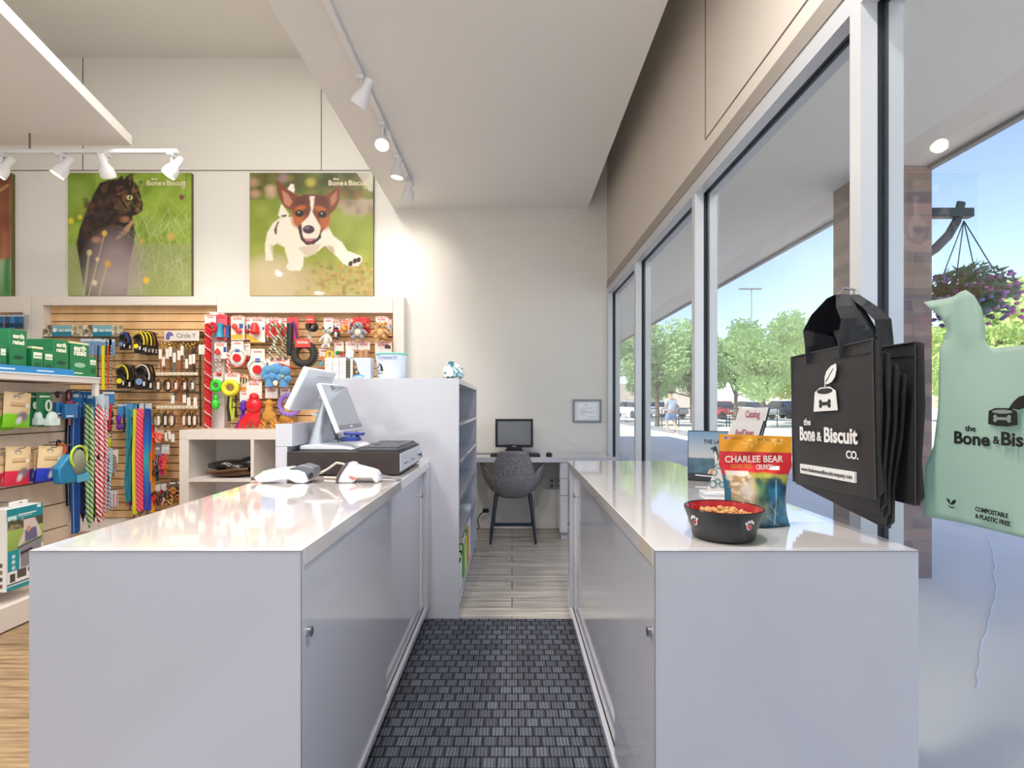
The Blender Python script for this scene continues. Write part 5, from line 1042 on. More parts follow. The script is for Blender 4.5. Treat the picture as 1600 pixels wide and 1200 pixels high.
def pouch(px0, px1, py0, py1, c2, label, X=-2.8, yaw=0, roll=0, c1='e8cda0', split=.62):
    loc, w_, h_ = cards_x(px0, px1, py0, py1, X); t = thing('treat_bag', label, 'treat bag', loc, PI/2+yaw, 'treat bags on the gondola'); t.rotation_euler = (0, roll, PI/2+yaw)
    P = Pic(30, 36, c1); P.rect(0, split, 1, 1, c2); P.ell(.45, .14, .13, .06, '5a6a80'); P.ell(.45, .16, .09, .04, c1); P.rect(.2, .3, .75, .33, 'c09a70'); P.rect(.2, .37, .8, .40, 'b58a60'); P.rect(.7, .34, .95, .4, 'f4f0ea'); P.ell(.62, .68, .22, .13, '8a7a88', soft=.6); P.ell(.5, .8, .1, .1, 'e8e4ea', soft=.6)
    f = lambda s_: (lambda u, v, p: ((u-.5)*w_, s_*(.002+.022*math.sin(PI*u)**.8*math.sin(PI*min(1, max(0, v*1.1-.1)))**.8), -v*h_+.0*u))
    P.panel('pouch_front', 1, 1, t, warp=f(-1)); P.panel('pouch_back', 1, 1, t, warp=f(1)); ghook(loc); return t
pouch(-12, 22, 618, 672, '7fd018', 'lime bottomed treat bag at the left edge, behind the full one', -2.83); pouch(6, 48, 613, 668, '86d61c', 'lime bottomed treat bag in full view on the gondola top row', -2.78, roll=.06)
pouch(-14, 16, 705, 760, 'e02840', 'red bottomed treat bag cut by the left edge of view', -2.82); pouch(9, 48, 698, 758, 'e6294e', 'red bottomed treat bag in full view on the second row', -2.78, roll=.06)
pouch(38, 58, 700, 752, '2a36a8', 'dark blue treat bag just right of the red one', -2.83, c1='d8b98a'); pouch(52, 76, 702, 753, '2238b8', 'blue treat bag in the middle of the three on the second row', -2.81); pouch(60, 98, 697, 752, '2240c8', 'blue bottomed treat bag in front, right of the other blue ones', -2.76, roll=.1)
def gcard(px0, px1, py0, py1, name, label, cat, build, X=-2.8, group=None):
    loc, w_, h_ = cards_x(px0, px1, py0, py1, X); t = thing(name, label, cat, loc, PI/2, group); build(t, w_, h_); ghook(loc); return t
def disp(t, w_, h_):
    part('card', MB().box(-w_/2, w_*.3, 0, .003, -h_*.98, 0), green, t); part('white_strip', MB().box(-w_*.4, w_*.2, -.0006, 0, -h_*.14, -h_*.1), cream, t); part('dispenser', MB().ell((w_*.12, -.02, -h_*.74), w_*.32, .022, h_*.2, 16, 10).box(-w_*.2, w_*.44, -.04, -.002, -h_*.95, -h_*.74), pm('d9ece6', .25), t, bev=.004)
    part('strap', MB().torus((0, -.012, -h_*.38), w_*.14, .006, 'y', 20, 6, sz=1.9), pm('cfe6cf', .5), t)
gcard(44, 60, 613, 667, 'bag_dispenser', 'green carded bag dispenser, left one of two on the gondola', 'bag dispenser', disp, -2.81, 'bag dispensers'); gcard(59, 86, 613, 668, 'bag_dispenser', 'green carded bag dispenser with white case, right one of two', 'bag dispenser', disp, -2.78, 'bag dispensers')
def blue_pack(t, w_, h_):
    part('carabiner', MB().torus((0, -.01, -h_*.14), w_*.16, .005, 'y', 20, 6, sz=2.), black, t); part('pouch', MB().box(-w_*.45, w_*.45, -.03, .0, -h_, -h_*.45), pm('2f78b4', .4), t, bev=.006); part('print_line', MB().box(-w_*.4, w_*.1, -.031, -.03, -h_*.93, -h_*.88), pm('e8f0f8'), t)
gcard(81, 93, 611, 650, 'treat_pouch', 'small dark teal pouch on a black carabiner, left of the bright blue one', 'pouch', blue_pack, -2.82, 'clip-on pouches'); gcard(94, 116, 612, 654, 'treat_pouch', 'bright blue pouch on a black carabiner on the gondola top row', 'pouch', blue_pack, -2.78, 'clip-on pouches')
def pink(t, w_, h_): part('card', MB().box(-w_*.4, w_*.4, 0, .003, -h_*.4, 0), pm('ee8c8a'), t); part('dispenser', MB().ell((0, -.015, -h_*.5), w_*.45, .02, h_*.2), pm('e63a72', .3), t); part('clip', MB().box(-w_*.3, w_*.2, -.01, 0, -h_, -h_*.75), pm('e87a6a'), t, bev=.003)
gcard(103, 118, 611, 664, 'bag_dispenser', 'pink dispenser on a coral card behind the blue pouch', 'bag dispenser', pink, -2.84)
def orange(t, w_, h_): part('carabiner', MB().torus((-w_*.2, -.01, -h_*.2), w_*.2, .006, 'y', 18, 6, sz=2), black, t); part('tube', MB().torus((w_*.1, -.012, -h_*.5), w_*.35, .012, 'y', 20, 8, sz=1.6), pm('e8744a', .5), t)
gcard(85, 98, 688, 718, 'collar', 'orange ring tube with a black clip on the second row', 'toy', orange, -2.82)
def scoop(t, w_, h_):
    part('bag', MB().prism([(-w_*.5, -h_*.6), (-w_*.1, -h_*.25), (w_*.5, -h_*.75), (w_*.45, -h_), (-w_*.45, -h_*.98)], -.05, 0), pm('1f7fae', .35), t, bev=.01); part('lime_ring', MB().torus((w_*.16, -.055, -h_*.35), w_*.3, .007, 'y', 24, 8, sz=1.1), pm('c4e23c', .4), t)
    part('mesh_cup', MB().ell((w_*.18, -.045, -h_*.48), w_*.27, .03, h_*.33), pm('8a8f7c', .5), t); part('pale_flap', MB().box(w_*.1, w_*.55, -.058, -.05, -h_*1.0, -h_*.8), pm('5ab4d0', .4), t, bev=.003)
gcard(80, 124, 693, 755, 'travel_bowl', 'blue pouch with a lime rimmed mesh cup at the right of the second row', 'travel bowl', scoop, -2.74)
# big turquoise carton
X0 = -2.72; y0, y1 = gy(10.5, X0), gy(67, X0); zt_, zb = .648, .205
t = thing('product_box', 'large turquoise and white carton with a photo of a person carrying a grey sling', 'carton', (X0, (y0+y1)/2, zb), PI/2); w_, h_ = y1-y0, zt_-zb
part('box', MB().box(-w_/2, w_/2, .001, .12, 0, h_), pm('eef0f0', .35), t, bev=.001)
P = Pic(80, 150, 'f0f0f0', (45, 40, 300, 640)); P.rect(45, 40, 300, 130, '12909e'); P.rect(50, 95, 110, 125, 'c8eaee'); P.rect(120, 90, 250, 100, 'f2fbfb'); P.rect(120, 106, 220, 112, 'd2eef0'); P.rect(255, 48, 285, 66, 'f2fbfb')
P.rect(50, 130, 300, 200, '4a4f36'); P.speckle(50, 130, 160, 200, ['2c3024', '6a6a48', 'c8b49a'], 20, 6, 16, .6, .6, 3); P.rect(50, 200, 300, 350, '9aba58'); P.grad(200, 350, 'a8c468', '7fa044', 50, 300, .6)
P.poly([(160, 140), (240, 140), (285, 250), (290, 290), (250, 300), (160, 310), (130, 330), (120, 320), (160, 230)], 'd9cdc8', 1); P.poly([(170, 220), (250, 210), (260, 300), (170, 310)], '6a6488', 2); P.ell(195, 215, 16, 22, 'c9a07c', soft=.3); P.poly([(130, 330), (290, 300), (290, 420), (240, 490), (140, 500)], '8a8894', 2); P.line(120, 340, 290, 300, 9, '33333c'); P.poly([(135, 375), (220, 362), (220, 385), (138, 398)], '2c2c34')
P.rect(50, 350, 130, 500, '1796a4'); P.poly([(130, 430), (300, 400), (300, 640), (45, 640), (45, 510)], 'f0f0f0', 0, 0)
for y in (395, 435, 478): P.ell(90, y, 12, 15, 'bfe6ea')
P.rect(45, 500, 300, 640, 'f2f2f2'); P.rect(65, 520, 100, 580, '4a4640'); P.rect(115, 500, 180, 565, '5a5552'); P.ell(215, 520, 27, 30, '4a4648'); P.rect(45, 590, 300, 600, '2e6a80'); P.rect(45, 608, 300, 640, '1796a4')
P.panel('printed_front', w_, h_, t, (0, -.0002, h_))
P = Pic(20, 60, 'f0f2f0'); P.rect(.4, .2, .6, .45, '9ad0c4')
for v, c in ((.66, '4a4640'), (.74, '8a6a50'), (.83, '3c3c3c'), (.91, '7a3a2c')): P.rect(.2, v, .8, v+.05, c)
P.panel('printed_side', .119, h_, t, M=Matrix.Translation((-w_/2-.0006, .06, h_)) @ Matrix.Rotation(-PI/2, 4, 'Z')); part('hanger_tab', MB().box(-.05, .05, .03, .05, h_, h_+.03), pm('e8e8e8'), t, bev=.004)
part('hook', MB().tube([(XGF, (y0+y1)/2, zt_+.02), (X0-.02, (y0+y1)/2, zt_+.022)], .003, 5), wire, gd, world=True)
# ---------------------------------------------------------------- goods on the wall display
def hung(px0, px1, py0, Y=4.95, py1=None, hk=True):
    a, b = at(px0, py0, Y), at(px1, py1 or py0, Y); c = ((a.x+b.x)/2, Y, a.z)
    if hk: hook(c[0], c[2]-.008, Y)
    return c, b.x-a.x, a.z-b.z
def item(name, label, cat, px0, px1, py0, py1, build, Y=4.95, group=None, **k):
    loc, w_, h_ = hung(px0, px1, py0, Y, py1); t = thing(name, label, cat, loc, 0, group); build(t, w_, h_, **k); return t
KR = pm('d2202c', .5); cardw = pm('f3ece6', .5)
def kcard(t, w_, h_, col='f3ece6', head='e04444', word=True, x=0, hh=.03):
    part('card', MB().prism([(x-w_/2, -h_), (x+w_/2, -h_), (x+w_/2, 0), (x+w_*.18, .006), (x-w_*.18, .006), (x-w_/2, 0)], 0, .004), pm(col, .5), t)
    part('red_edge', MB().box(x-w_*.46, x+w_*.46, -.0008, 0, -.008, -.002), pm(head, .5), t)
    if word: text('KONG', min(.028, w_*.25), t, (x, -.001, -.034), KR, width=w_*.62, bold=.03)
def rope(t, pts, r, c1, c2='f4ece4', name='rope', n=8):
    return part(name, MB().tube(pts, r, n), rope_mat('rope_%s_%s' % (c1, c2), c1, c2, 26, .85), t)
# --- toys, top row
def dumb(t, w_, h_, c='2fa6cf', bg='e85a6a'):
    kcard(t, w_, h_, bg); part('toy', MB().tube([(0, -.02, -h_*.38), (0, -.022, -h_*.5), (0, -.022, -h_*.78), (0, -.02, -h_*.9)], [w_*.36, w_*.24, w_*.24, w_*.32], 14), pm(c, .4), t)
item('squeaky_toy', 'turquoise stick toy on a pink card, first in the top toy row', 'toy', 336, 355, 492, 531, dumb)
item('squeaky_toy', 'dark blue bar toy half hidden behind the turquoise one', 'toy', 352, 364, 496, 532, dumb, 4.98, c='1d5c96', bg='c83a34')
def small_toy(t, w_, h_, c='e04a4a', k=0):
    kcard(t, w_, h_*.96, 'f0e6dc'); part('toy', MB().ell((-w_*.18, -.015, -h_*.42), w_*.22, .015, w_*.22).ell((w_*.12, -.015, -h_*.6), w_*.26, .015, w_*.2), pm(c, .4), t); part('yellow_print', MB().box(-w_*.48, w_*.4, -.001, 0, -h_*.92, -h_*.74), pm('f0b63a'), t); part('blue_print', MB().box(w_*.1, w_*.4, -.001, 0, -h_*.5, -h_*.3), pm('3c5c9a'), t)
item('carded_toy', 'small red toys on a white and yellow card in the top row', 'toy', 361, 382, 494, 533, small_toy)
item('carded_toy', 'white card with a dark red toy behind the small red toys', 'toy', 378, 393, 496, 532, small_toy, 4.985, c='a8262c')
def kongtoy(t, w_, h_):
    kcard(t, w_, h_); part('toy', MB().lathe([(.001, -.115), (.03, -.112), (.045, -.09), (.036, -.07), (.04, -.05), (.032, -.034), (.03, -.02), (.022, -.006), (.001, 0)], (-.012, -.03, -h_*.22), 24), pm('e23a30', .3), t); part('yellow_print', MB().prism([(-w_/2, -h_*.7), (w_*.3, -h_), (-w_/2, -h_)], -.001, 0), pm('f4c24a'), t); part('blue_print', MB().box(w_*.32, w_*.46, -.001, 0, -h_*.5, -h_*.38), pm('4a6ab0'), t)
item('rubber_chew_toy', 'red three-lobed rubber toy on a white card in the top row', 'toy', 391, 414, 496, 535, kongtoy)
def disc(t, w_, h_): kcard(t, w_, h_); part('disc', MB().cyl((0, -.008, -h_*.62), (0, -.02, -h_*.62), w_*.52, n=36), pm('e43a3c', .35), t)
item('flying_disc', 'red flying disc on a white card behind the camouflage rope toy', 'toy', 416, 440, 497, 527, disc, 4.97); item('flying_disc', 'second red flying disc, right behind the first one', 'toy', 436, 451, 498, 530, disc, 4.985)
t = item('rope_toy', 'knotted brown, green and white rope toy hanging from the top row', 'toy', 420, 450, 505, 563, lambda t, w_, h_: None, 4.93)
R = random.Random(8)
for c1, c2, dx in (('6d5a48', 'e6ded2', -.05), ('3f7a4a', 'e8e0d4', -.01), ('7c6a52', 'c8b89c', .035), ('5a4a3c', 'a3b48c', .07)):
    m = MB(); z = -.03
    pts = [(dx+.02*math.sin(k*1.1+dx*60), -.02-.01*math.cos(k), -.02-.038*k) for k in range(9)]; m.tube(pts, .010, 8)
    for k in (0, 3, 6, 8): m.ell(pts[k], .021, .018, .018, 10, 7, .12)
    part('knotted_rope', m, rope_mat('rope_%s_%s' % (c1, c2), c1, c2, 26, .9), t)
def stick(t, w_, h_):
    kcard(t, w_, h_*.62, 'e8485a', word=False); part('black_bar', MB().box(-w_*.35, w_*.1, -.045, -.01, -h_, -h_*.16), mat('rubber_black', '23242a', .4), t, bev=.008); part('purple_loop', MB().tube([(0, -.03, -h_*.3), (w_*.02, -.03, -h_*.17), (w_*.18, -.03, -h_*.12), (w_*.34, -.03, -h_*.25), (w_*.45, -.03, -h_*.5), (w_*.48, -.03, -h_*.7), (w_*.4, -.03, -h_*.8)], .009, 8), pm('3a3490', .5), t)
item('tug_toy', 'black bar with a purple loop on a pink card in the top row', 'toy', 448, 466, 496, 556, stick, 4.94)
rub = mat('tyre_rubber', '35322f', .55, bump=(160, .6))
def tyre(t, w_, h_, tag_=True, R_=None, cardh=.3):
    R1 = w_*.36 if R_ is None else R_; zc = -h_+R1*1.35
    m = MB().torus((0, -.03, zc), R1, R1*.38, 'y', 36, 12); part('tyre', m, rub, t); m = MB()
    for k in range(30):
        a = 2*PI*k/30
        for y_ in (-.03-R1*.3, -.03+R1*.16): s0 = len(m.v); m.box(-R1*.05, R1*.05, y_, y_+R1*.18, R1*1.29, R1*1.42); m.xf(Matrix.Translation((0, 0, zc)) @ Matrix.Rotation(a, 4, 'Y'), s0)
    part('tread', m, rub, t); part('card', MB().prism([(-w_*.3, -h_*cardh), (w_*.3, -h_*cardh), (w_*.26, 0), (-w_*.26, 0)], -.03-R1*.45, -.028-R1*.45), pm('e2453c', .5), t)
    text('KONG', w_*.13, t, (0, -.031-R1*.45, -h_*cardh*.55), cardw, width=w_*.4, bold=.03)
t = item('tyre_toy', 'small black tyre toy with a red card in the top row', 'toy', 477, 498, 495, 518, tyre, 4.95, R_=.036, cardh=.5)
item('tyre_toy', 'second small tyre toy tucked behind the first on the same hook', 'toy', 484, 499, 499, 519, tyre, 4.985, R_=.033, cardh=.3)
item('tyre_toy', 'large black tyre toy with a red card, right behind the till computer', 'toy', 457, 498, 531, 574, tyre, 4.93)
tag(part('clear_label', MB().prism([(0, 0), (.03, 0), (.035, -.13), (-.005, -.13)], 0, .002).xf(Matrix.Translation(at(481, 518, 4.95))), pm('c9c0b8', .2)), 'clear plastic label hanging below the small tyre toys', 'label')
def plush(t, w_, h_, cb='8f9299', cbelly='e8e2d6', ears=None, card='f3ece6', earc=None, word=True, limbs=True, face=True, horns=False):
    kcard(t, w_*.7, h_*.45, card, word=word); fb = mat('plush_'+cb, cb, .95, bump=(120, .8), sheen=.3); z0 = -h_*.42; hr = w_*.26
    m = MB().ell((0, -.045, z0), hr, hr*.8, hr*.85, 18, 12, .02).ell((0, -.04, -h_*.72), w_*.28, w_*.2, h_*.24, 18, 12, .02); part('plush_body', m, fb, t)
    part('belly', MB().ell((0, -.055-w_*.06, -h_*.72), w_*.17, w_*.14, h_*.17, 16, 10), mat('plush_'+cbelly, cbelly, .95, bump=(120, .8)), t)
    m = MB()
    for s_ in (-1, 1):
        if ears == 'round': m.ell((s_*w_*.27, -.04, z0+hr*.5), hr*.42, .012, hr*.42)
        if ears == 'point': m.tube([(s_*w_*.16, -.045, z0+hr*.5), (s_*w_*.36, -.045, z0+hr*1.1)], [hr*.3, .003], 8)
        if ears == 'long': m.tube([(s_*w_*.2, -.045, z0+hr*.5), (s_*w_*.36, -.045, z0-hr*.9)], [hr*.3, hr*.4], 8)
    if ears: part('ears', m, mat('plush_'+(earc or cb), earc or cb, .95, bump=(120, .8)), t)
    if limbs:
        for s_ in (-1, 1): part('arm', MB().tube([(s_*w_*.2, -.05, -h_*.6), (s_*w_*.4, -.07, -h_*.7), (s_*w_*.46, -.07, -h_*.78)], [w_*.09, w_*.085, w_*.07], 10), fb, t); part('leg', MB().tube([(s_*w_*.15, -.05, -h_*.86), (s_*w_*.3, -.08, -h_*.97)], [w_*.11, w_*.09], 10), fb, t)
    if face: part('eyes', MB().ell((-hr*.4, -.045-hr*.72, z0+.008), .005).ell((hr*.4, -.045-hr*.72, z0+.008), .005), black, t); part('nose', MB().ell((0, -.047-hr*.8, z0-hr*.2), hr*.22, .006, hr*.2), pm('3c3a40', .4), t)
item('plush_toy', 'long black and white plush animal with pointed ears in the top row', 'plush toy', 503, 523, 497, 546, plush, 4.93, cb='e6e2dc', cbelly='efece6', ears='point', earc='211f20')
t = item('plush_toy', 'black, red and white plush bird behind the black and white animal', 'plush toy', 521, 535, 503, 532, plush, 4.96, cb='2a2628', cbelly='e2dee4', card='efe4de')
part('red_scarf', MB().torus((0, -.045, -.09), .022, .009, 'z', 16, 6), KR, t)
item('rubber_chew_toy', 'yellow rubber duck on a pink and white card in the top row', 'toy', 532, 546, 500, 521, lambda t, w_, h_: (kcard(t, w_, h_, 'f2b4a4'), part('duck', MB().ell((0, -.02, -h_*.7), w_*.3, .02, h_*.2).ell((.01, -.02, -h_*.45), w_*.18, .016, h_*.15).tube([(.01, -.03, -h_*.45), (.035, -.035, -h_*.48)], [.008, .002], 6), pm('e6a02c', .4), t)), 4.96)
item('plush_toy', 'red backed card with tiny yellow pictures behind the grey koala', 'plush toy', 563, 578, 497, 521, lambda t, w_, h_: (kcard(t, w_, h_, 'c8262c', word=False), part('yellow_print', MB().box(-w_*.4, -w_*.1, -.001, 0, -h_*.4, -h_*.15).box(w_*.05, w_*.4, -.001, 0, -h_*.6, -h_*.35), pm('eebc5a'), t)), 4.99)
item('plush_toy', 'grey plush koala with a pale belly on a red card in the top row', 'plush toy', 547, 577, 496, 531, plush, 4.93, cb='9a9ca3', cbelly='e9e4d2', ears='round', earc='c43a3a', card='e0463e')
item('plush_toy', 'orange tan plush lion at the right end of the top row', 'plush toy', 583, 610, 495, 531, plush, 4.93, cb='dba46a', cbelly='e8bb84', ears='round', earc='c98a4c', face=True)
item('plush_toy', 'second tan plush with an orange tag behind the orange tan lion', 'plush toy', 592, 612, 499, 534, plush, 4.985, cb='d9985c', cbelly='eeb47c', face=False)
for a in ((340, 359, 495, 531, 'blue', '2f7fc0', 'card with a blue toy edging out behind the turquoise stick toy'), (366, 386, 497, 532, 'red', 'c8302c', 'white card with a red toy, rear one behind the small red toys'), (398, 419, 498, 534, 'red', 'd23028', 'second three-lobed toy card behind the front one'),
          (428, 446, 499, 530, 'red', 'b8242c', 'red toy card between the two flying discs'), (510, 529, 499, 530, 'grey', '4a4648', 'card with a dark toy behind the black and white animal'), (540, 552, 499, 522, 'orange', 'e0862c', 'card with an orange toy between duck and koala'), (556, 573, 499, 524, 'red', 'cc2c30', 'card with a red toy behind the koala'), (596, 612, 499, 526, 'tan', 'cc9a64', 'white card with a tan toy behind the lion')):
    item('carded_toy', a[6], 'carded toy', a[0], a[1], a[2], a[3], small_toy, 5.02, c=a[5])
# --- second row, right part
def bones(t, w_, h_, c='c89a7c'):
    kcard(t, w_, h_*.5, 'f2ebe4'); part('toy', MB().box(-w_*.38, -w_*.04, -.022, -.004, -h_, -h_*.5).box(w_*.04, w_*.38, -.022, -.004, -h_*.98, -h_*.48), mat('tan_felt', c, .9, bump=(150, .5)), t, bev=.006)
item('plush_toy', 'tan striped toys under a white card, left one of the lower pair', 'plush toy', 540, 558, 534, 560, bones); item('plush_toy', 'tan striped toys under a white card, right one of the lower pair', 'plush toy', 559, 578, 534, 560, bones)
item('plush_toy', 'white card with dark pictures just above the tub rim', 'carded toy', 586, 612, 535, 548, lambda t, w_, h_: (kcard(t, w_, .13), part('picture', MB().ell((w_*.2, -.003, -.04), .02, .003, .02).ell((w_*.36, -.003, -.045), .014, .003, .018), pm('4a3a3a'), t)))
item('carded_toy', 'white card with a green and red toy above the white binders', 'carded toy', 522, 537, 534, 558, lambda t, w_, h_: (kcard(t, w_, h_), part('green_toy', MB().ell((0, -.02, -h_*.72), w_*.3, .018, h_*.13), pm('1e8a3a'), t), part('red_toy', MB().box(w_*.22, w_*.48, -.02, -.003, -h_*.95, -h_*.62), KR, t, bev=.004)))
def yring(t, w_, h_): kcard(t, w_*.55, h_*.7, x=-w_*.2); part('yellow_ring', MB().torus((w_*.2, -.03, -h_*.6), .028, .012, 'y', 24, 10, sz=1.1), pm('f0c83c', .4), t)
item('ring_toy', 'yellow ring toy beside a white card above the binders', 'toy', 498, 525, 544, 562, yring, 4.93)
t = thing('chain_toy', 'chain of blue and orange links hanging left of the white binders', 'toy', at(504, 556, 4.93)); 
for k, c in enumerate(('e8783c', '3aa0c4', 'd8622c', '2c9aa8')): part('link', MB().torus((.012*(-1)**k, -.01, -.03-k*.045), .018, .008, 'y', 18, 8), pm(c, .4), t)
hook(t.location.x, t.location.z, 4.93)
# --- second row, left part
def wob(t, w_, h_):
    kcard(t, w_, h_*.5, 'f4efe8'); part('toy', MB().lathe([(.001, -.05), (.03, -.045), (.022, -.02), (.008, 0), (.001, .005)], (-w_*.15, -.02, -h_*.2), 16), KR, t); part('blue_print', MB().box(w_*.25, w_*.48, -.001, 0, -h_*.3, -h_*.14), pm('2f4f9a'), t)
    rope(t, [(-w_*.35, -.01, -h_*.48), (-w_*.3, -.015, -h_*.75), (-w_*.12, -.01, -h_*.97)], .004, 'c8323a'); rope(t, [(w_*.0, -.01, -h_*.48), (w_*.02, -.015, -h_*.75), (w_*.04, -.01, -h_*.97)], .004, 'c8323a'); part('feet', MB().ell((-w_*.14, -.015, -h_*.98), .012).ell((w_*.04, -.015, -h_*.98), .012), KR, t)
item('rope_toy', 'red toy with thin rope legs in front of the white post', 'toy', 335, 354, 535, 586, wob, 4.93)
t = thing('rope_toy', 'red and white twisted rope behind the first disc card', 'toy', at(358, 552, 4.95)); rope(t, [(-.02, 0, .01), (0, -.01, -.05), (-.01, -.01, -.12), (.02, -.01, -.18), (.01, 0, -.21)], .014, 'd8343c', 'f0dcd0'); hook(t.location.x, t.location.z, 4.95)
def ball(t, w_, h_):
    part('card', MB().prism([(-w_*.32, 0), (w_*.3, 0), (w_*.32, -h_*.3), (w_*.5, -h_*.5), (w_*.32, -h_*.9), (0, -h_), (-w_*.34, -h_*.86), (-w_*.5, -h_*.5), (-w_*.34, -h_*.3)], 0, .004), cardw, t); part('grey_ring', MB().torus((0, -.004, -h_*.62), w_*.4, .004, 'y', 36, 6), pm('b9b4b4'), t)
    part('red_disc', MB().cyl((0, -.004, -h_*.64), (0, -.022, -h_*.64), w_*.2, n=28), pm('d8262c', .35), t); part('blue_print', MB().box(-w_*.12, w_*.1, -.002, 0, -h_*.42, -h_*.29), pm('3a6ab8'), t); part('rim', MB().ribbon([(w_*.5*math.cos(a), -.004, -h_*.62+w_*.5*math.sin(a)) for a in [-2.4+2.6*k/16 for k in range(17)]], .02, .005, (0, 1, 0)), KR, t)
    text('KONG', w_*.12, t, (0, -.001, -h_*.12), KR, width=w_*.36, bold=.03)
item('ball_toy', 'red disc on a white rounded card, the left and higher one', 'toy', 356, 386, 533, 574, ball, 4.94); item('ball_toy', 'red disc on a white rounded card, the larger one lower right', 'toy', 386, 420, 545, 596, ball, 4.92)
item('ball_toy', 'white card with red print tucked behind the two disc cards', 'toy', 381, 391, 536, 556, lambda t, w_, h_: kcard(t, w_, h_), 4.985)
def elephant(t, w_, h_):
    kcard(t, w_*.72, h_*.5, 'f2e6d8', x=-w_*.05); fb = mat('plush_blue', '5fa3d8', .95, bump=(90, 1.), sheen=.4); m = MB()
    for x, z, r_ in ((-.28, -.42, .17), (.0, -.38, .19), (.26, -.45, .17), (-.3, -.65, .14), (-.1, -.62, .16), (.14, -.66, .15), (.34, -.7, .12), (-.36, -.55, .12)): m.ell((x*w_, -.06, z*h_), r_*w_, .05, r_*w_*.95, 14, 10, .05)
    part('fluffy_body', m, fb, t)
    for x in (-.22, .22): part('leg', MB().tube([(x*w_, -.06, -h_*.7), (x*w_, -.06, -h_*.95)], [.038, .042], 10), fb, t)
    part('pale_patch', MB().ell((.0, -.09, -h_*.84), .024, .01, .028), pm('e8ddc8'), t); part('yellow_print', MB().ell((w_*.25, -.11, -h_*.62), .014, .006, .014), pm('e8b83a'), t); part('red_arch', MB().tube([(-w_*.3, -.01, -h_*.3), (0, -.012, -h_*.2), (w_*.42, -.01, -h_*.34)], .01, 6), pm('c8281e'), t)
item('plush_toy', 'large fluffy blue plush elephant on a white card, left of the till computer', 'plush toy', 412, 462, 559, 607, elephant, 4.92)
# --- third row
def gring(t, w_, h_, c='3cd83c', tail=True):
    kcard(t, w_*.7, h_*.25, word=True); m = MB()
    if tail:
        gm_ = mat('jelly_'+c, c, .35, bump=(60, .6)); m.torus((0, -.03, -h_*.36), w_*.3, w_*.15, 'y', 30, 10, wob=.06)
        for k in range(26): a = 2*PI*k/26; m.ell((w_*.42*math.cos(a), -.03, -h_*.36+w_*.42*math.sin(a)), .009, .009, .009, 7, 5)
        part('ring', m, gm_, t); part('body', MB().ell((0, -.03, -h_*.68), w_*.17, .02, h_*.08, 12, 8, .1).ell((-.005, -.03, -h_*.86), w_*.28, .03, h_*.14, 14, 9, .08), gm_, t)
item('ring_toy', 'bright green spiky rubber ring toy in front of the white post', 'toy', 330, 351, 582, 640, gring, 4.93)
def yellow(t, w_, h_):
    kcard(t, w_*.9, h_*.22); part('ring', MB().torus((-w_*.02, -.03, -h_*.3), .055, .024, 'y', 30, 10, sx=1.1), pm('ece636', .4), t)
    for x, zb in ((-w_*.1, -.98), (w_*.32, -.9)): part('black_strap', MB().ribbon([(x, -.025, -h_*.45), (x-.01, -.03, -h_*.7), (x, -.02, h_*zb)], .024, .006), pm('2a2a24', .8), t)
    part('yellow_strap', MB().ribbon([(w_*.02, -.03, -h_*.46), (w_*.0, -.035, -h_*.7), (w_*.14, -.03, -h_*.95), (w_*.24, -.03, -h_*.6)], .018, .005), pm('b8cc2c', .7), t)
item('tug_toy', 'yellow ring tug toy with black straps hanging below', 'toy', 350, 376, 583, 660, yellow, 4.93)
item('carded_toy', 'white card with green leaf shapes behind the yellow ring tug', 'toy', 371, 388, 586, 613, lambda t, w_, h_: (kcard(t, w_, h_, 'ecd8b4'), part('dark_print', MB().box(-w_*.3, -w_*.15, -.001, 0, -h_*.4, -h_*.1).box(0, w_*.15, -.001, 0, -h_*.5, -h_*.15).box(w_*.25, w_*.4, -.001, 0, -h_*.5, -h_*.2), pm('3a4a30'), t), part('orange_print', MB().box(-w_*.5, w_*.4, -.001, 0, -h_*.95, -h_*.7), pm('e8943c'), t)), 4.97)
def purple(t, w_, h_):
    kcard(t, w_*.55, h_*.3, x=-w_*.02); pp_ = mat('rubber_purple', '5b2aa8', .3); part('toy', MB().lathe([(.001, -.11), (.03, -.105), (.036, -.08), (.026, -.058), (.03, -.035), (.02, -.012), (.001, -.004)], (w_*.08, -.03, -h_*.22), 20), pp_, t)
    part('streamers', MB().ribbon([(w_*.05, -.03, -h_*.5), (-w_*.05, -.04, -h_*.75), (-w_*.42, -.05, -h_)], .03, .004).ribbon([(w_*.1, -.03, -h_*.5), (w_*.1, -.04, -h_*.75), (-w_*.2, -.05, -h_*.9)], .022, .004), pp_, t)
item('streamer_toy', 'purple rubber toy with purple streamers, left of the red one', 'toy', 370, 393, 611, 671, purple, 4.92)
def octo(t, w_, h_):
    kcard(t, w_*.5, h_*.36, x=-w_*.06); r_ = mat('rubber_red', 'e0202c', .25); part('head', MB().ell((w_*.02, -.05, -h_*.5), w_*.26, .05, h_*.16, 20, 14).ell((w_*.02, -.05, -h_*.33), w_*.15, .04, h_*.09, 18, 12), r_, t)
    m = MB()
    for k, (x0, x1, zb) in enumerate(((-.1, -.48, -1.), (-.04, -.3, -.99), (.04, -.1, -.93), (.1, .1, -.95), (.16, .24, -.9))): m.ribbon([(x0*w_, -.05, -h_*.6), ((x0*.4+x1*.6)*w_, -.07-.004*k, -h_*.8), (x1*w_, -.05, h_*zb)], .034, .005)
    part('streamers', m, r_, t)
item('streamer_toy', 'large red rubber toy with wide red streamers resting above the cube shelf', 'toy', 376, 424, 596, 671, octo, 4.90)
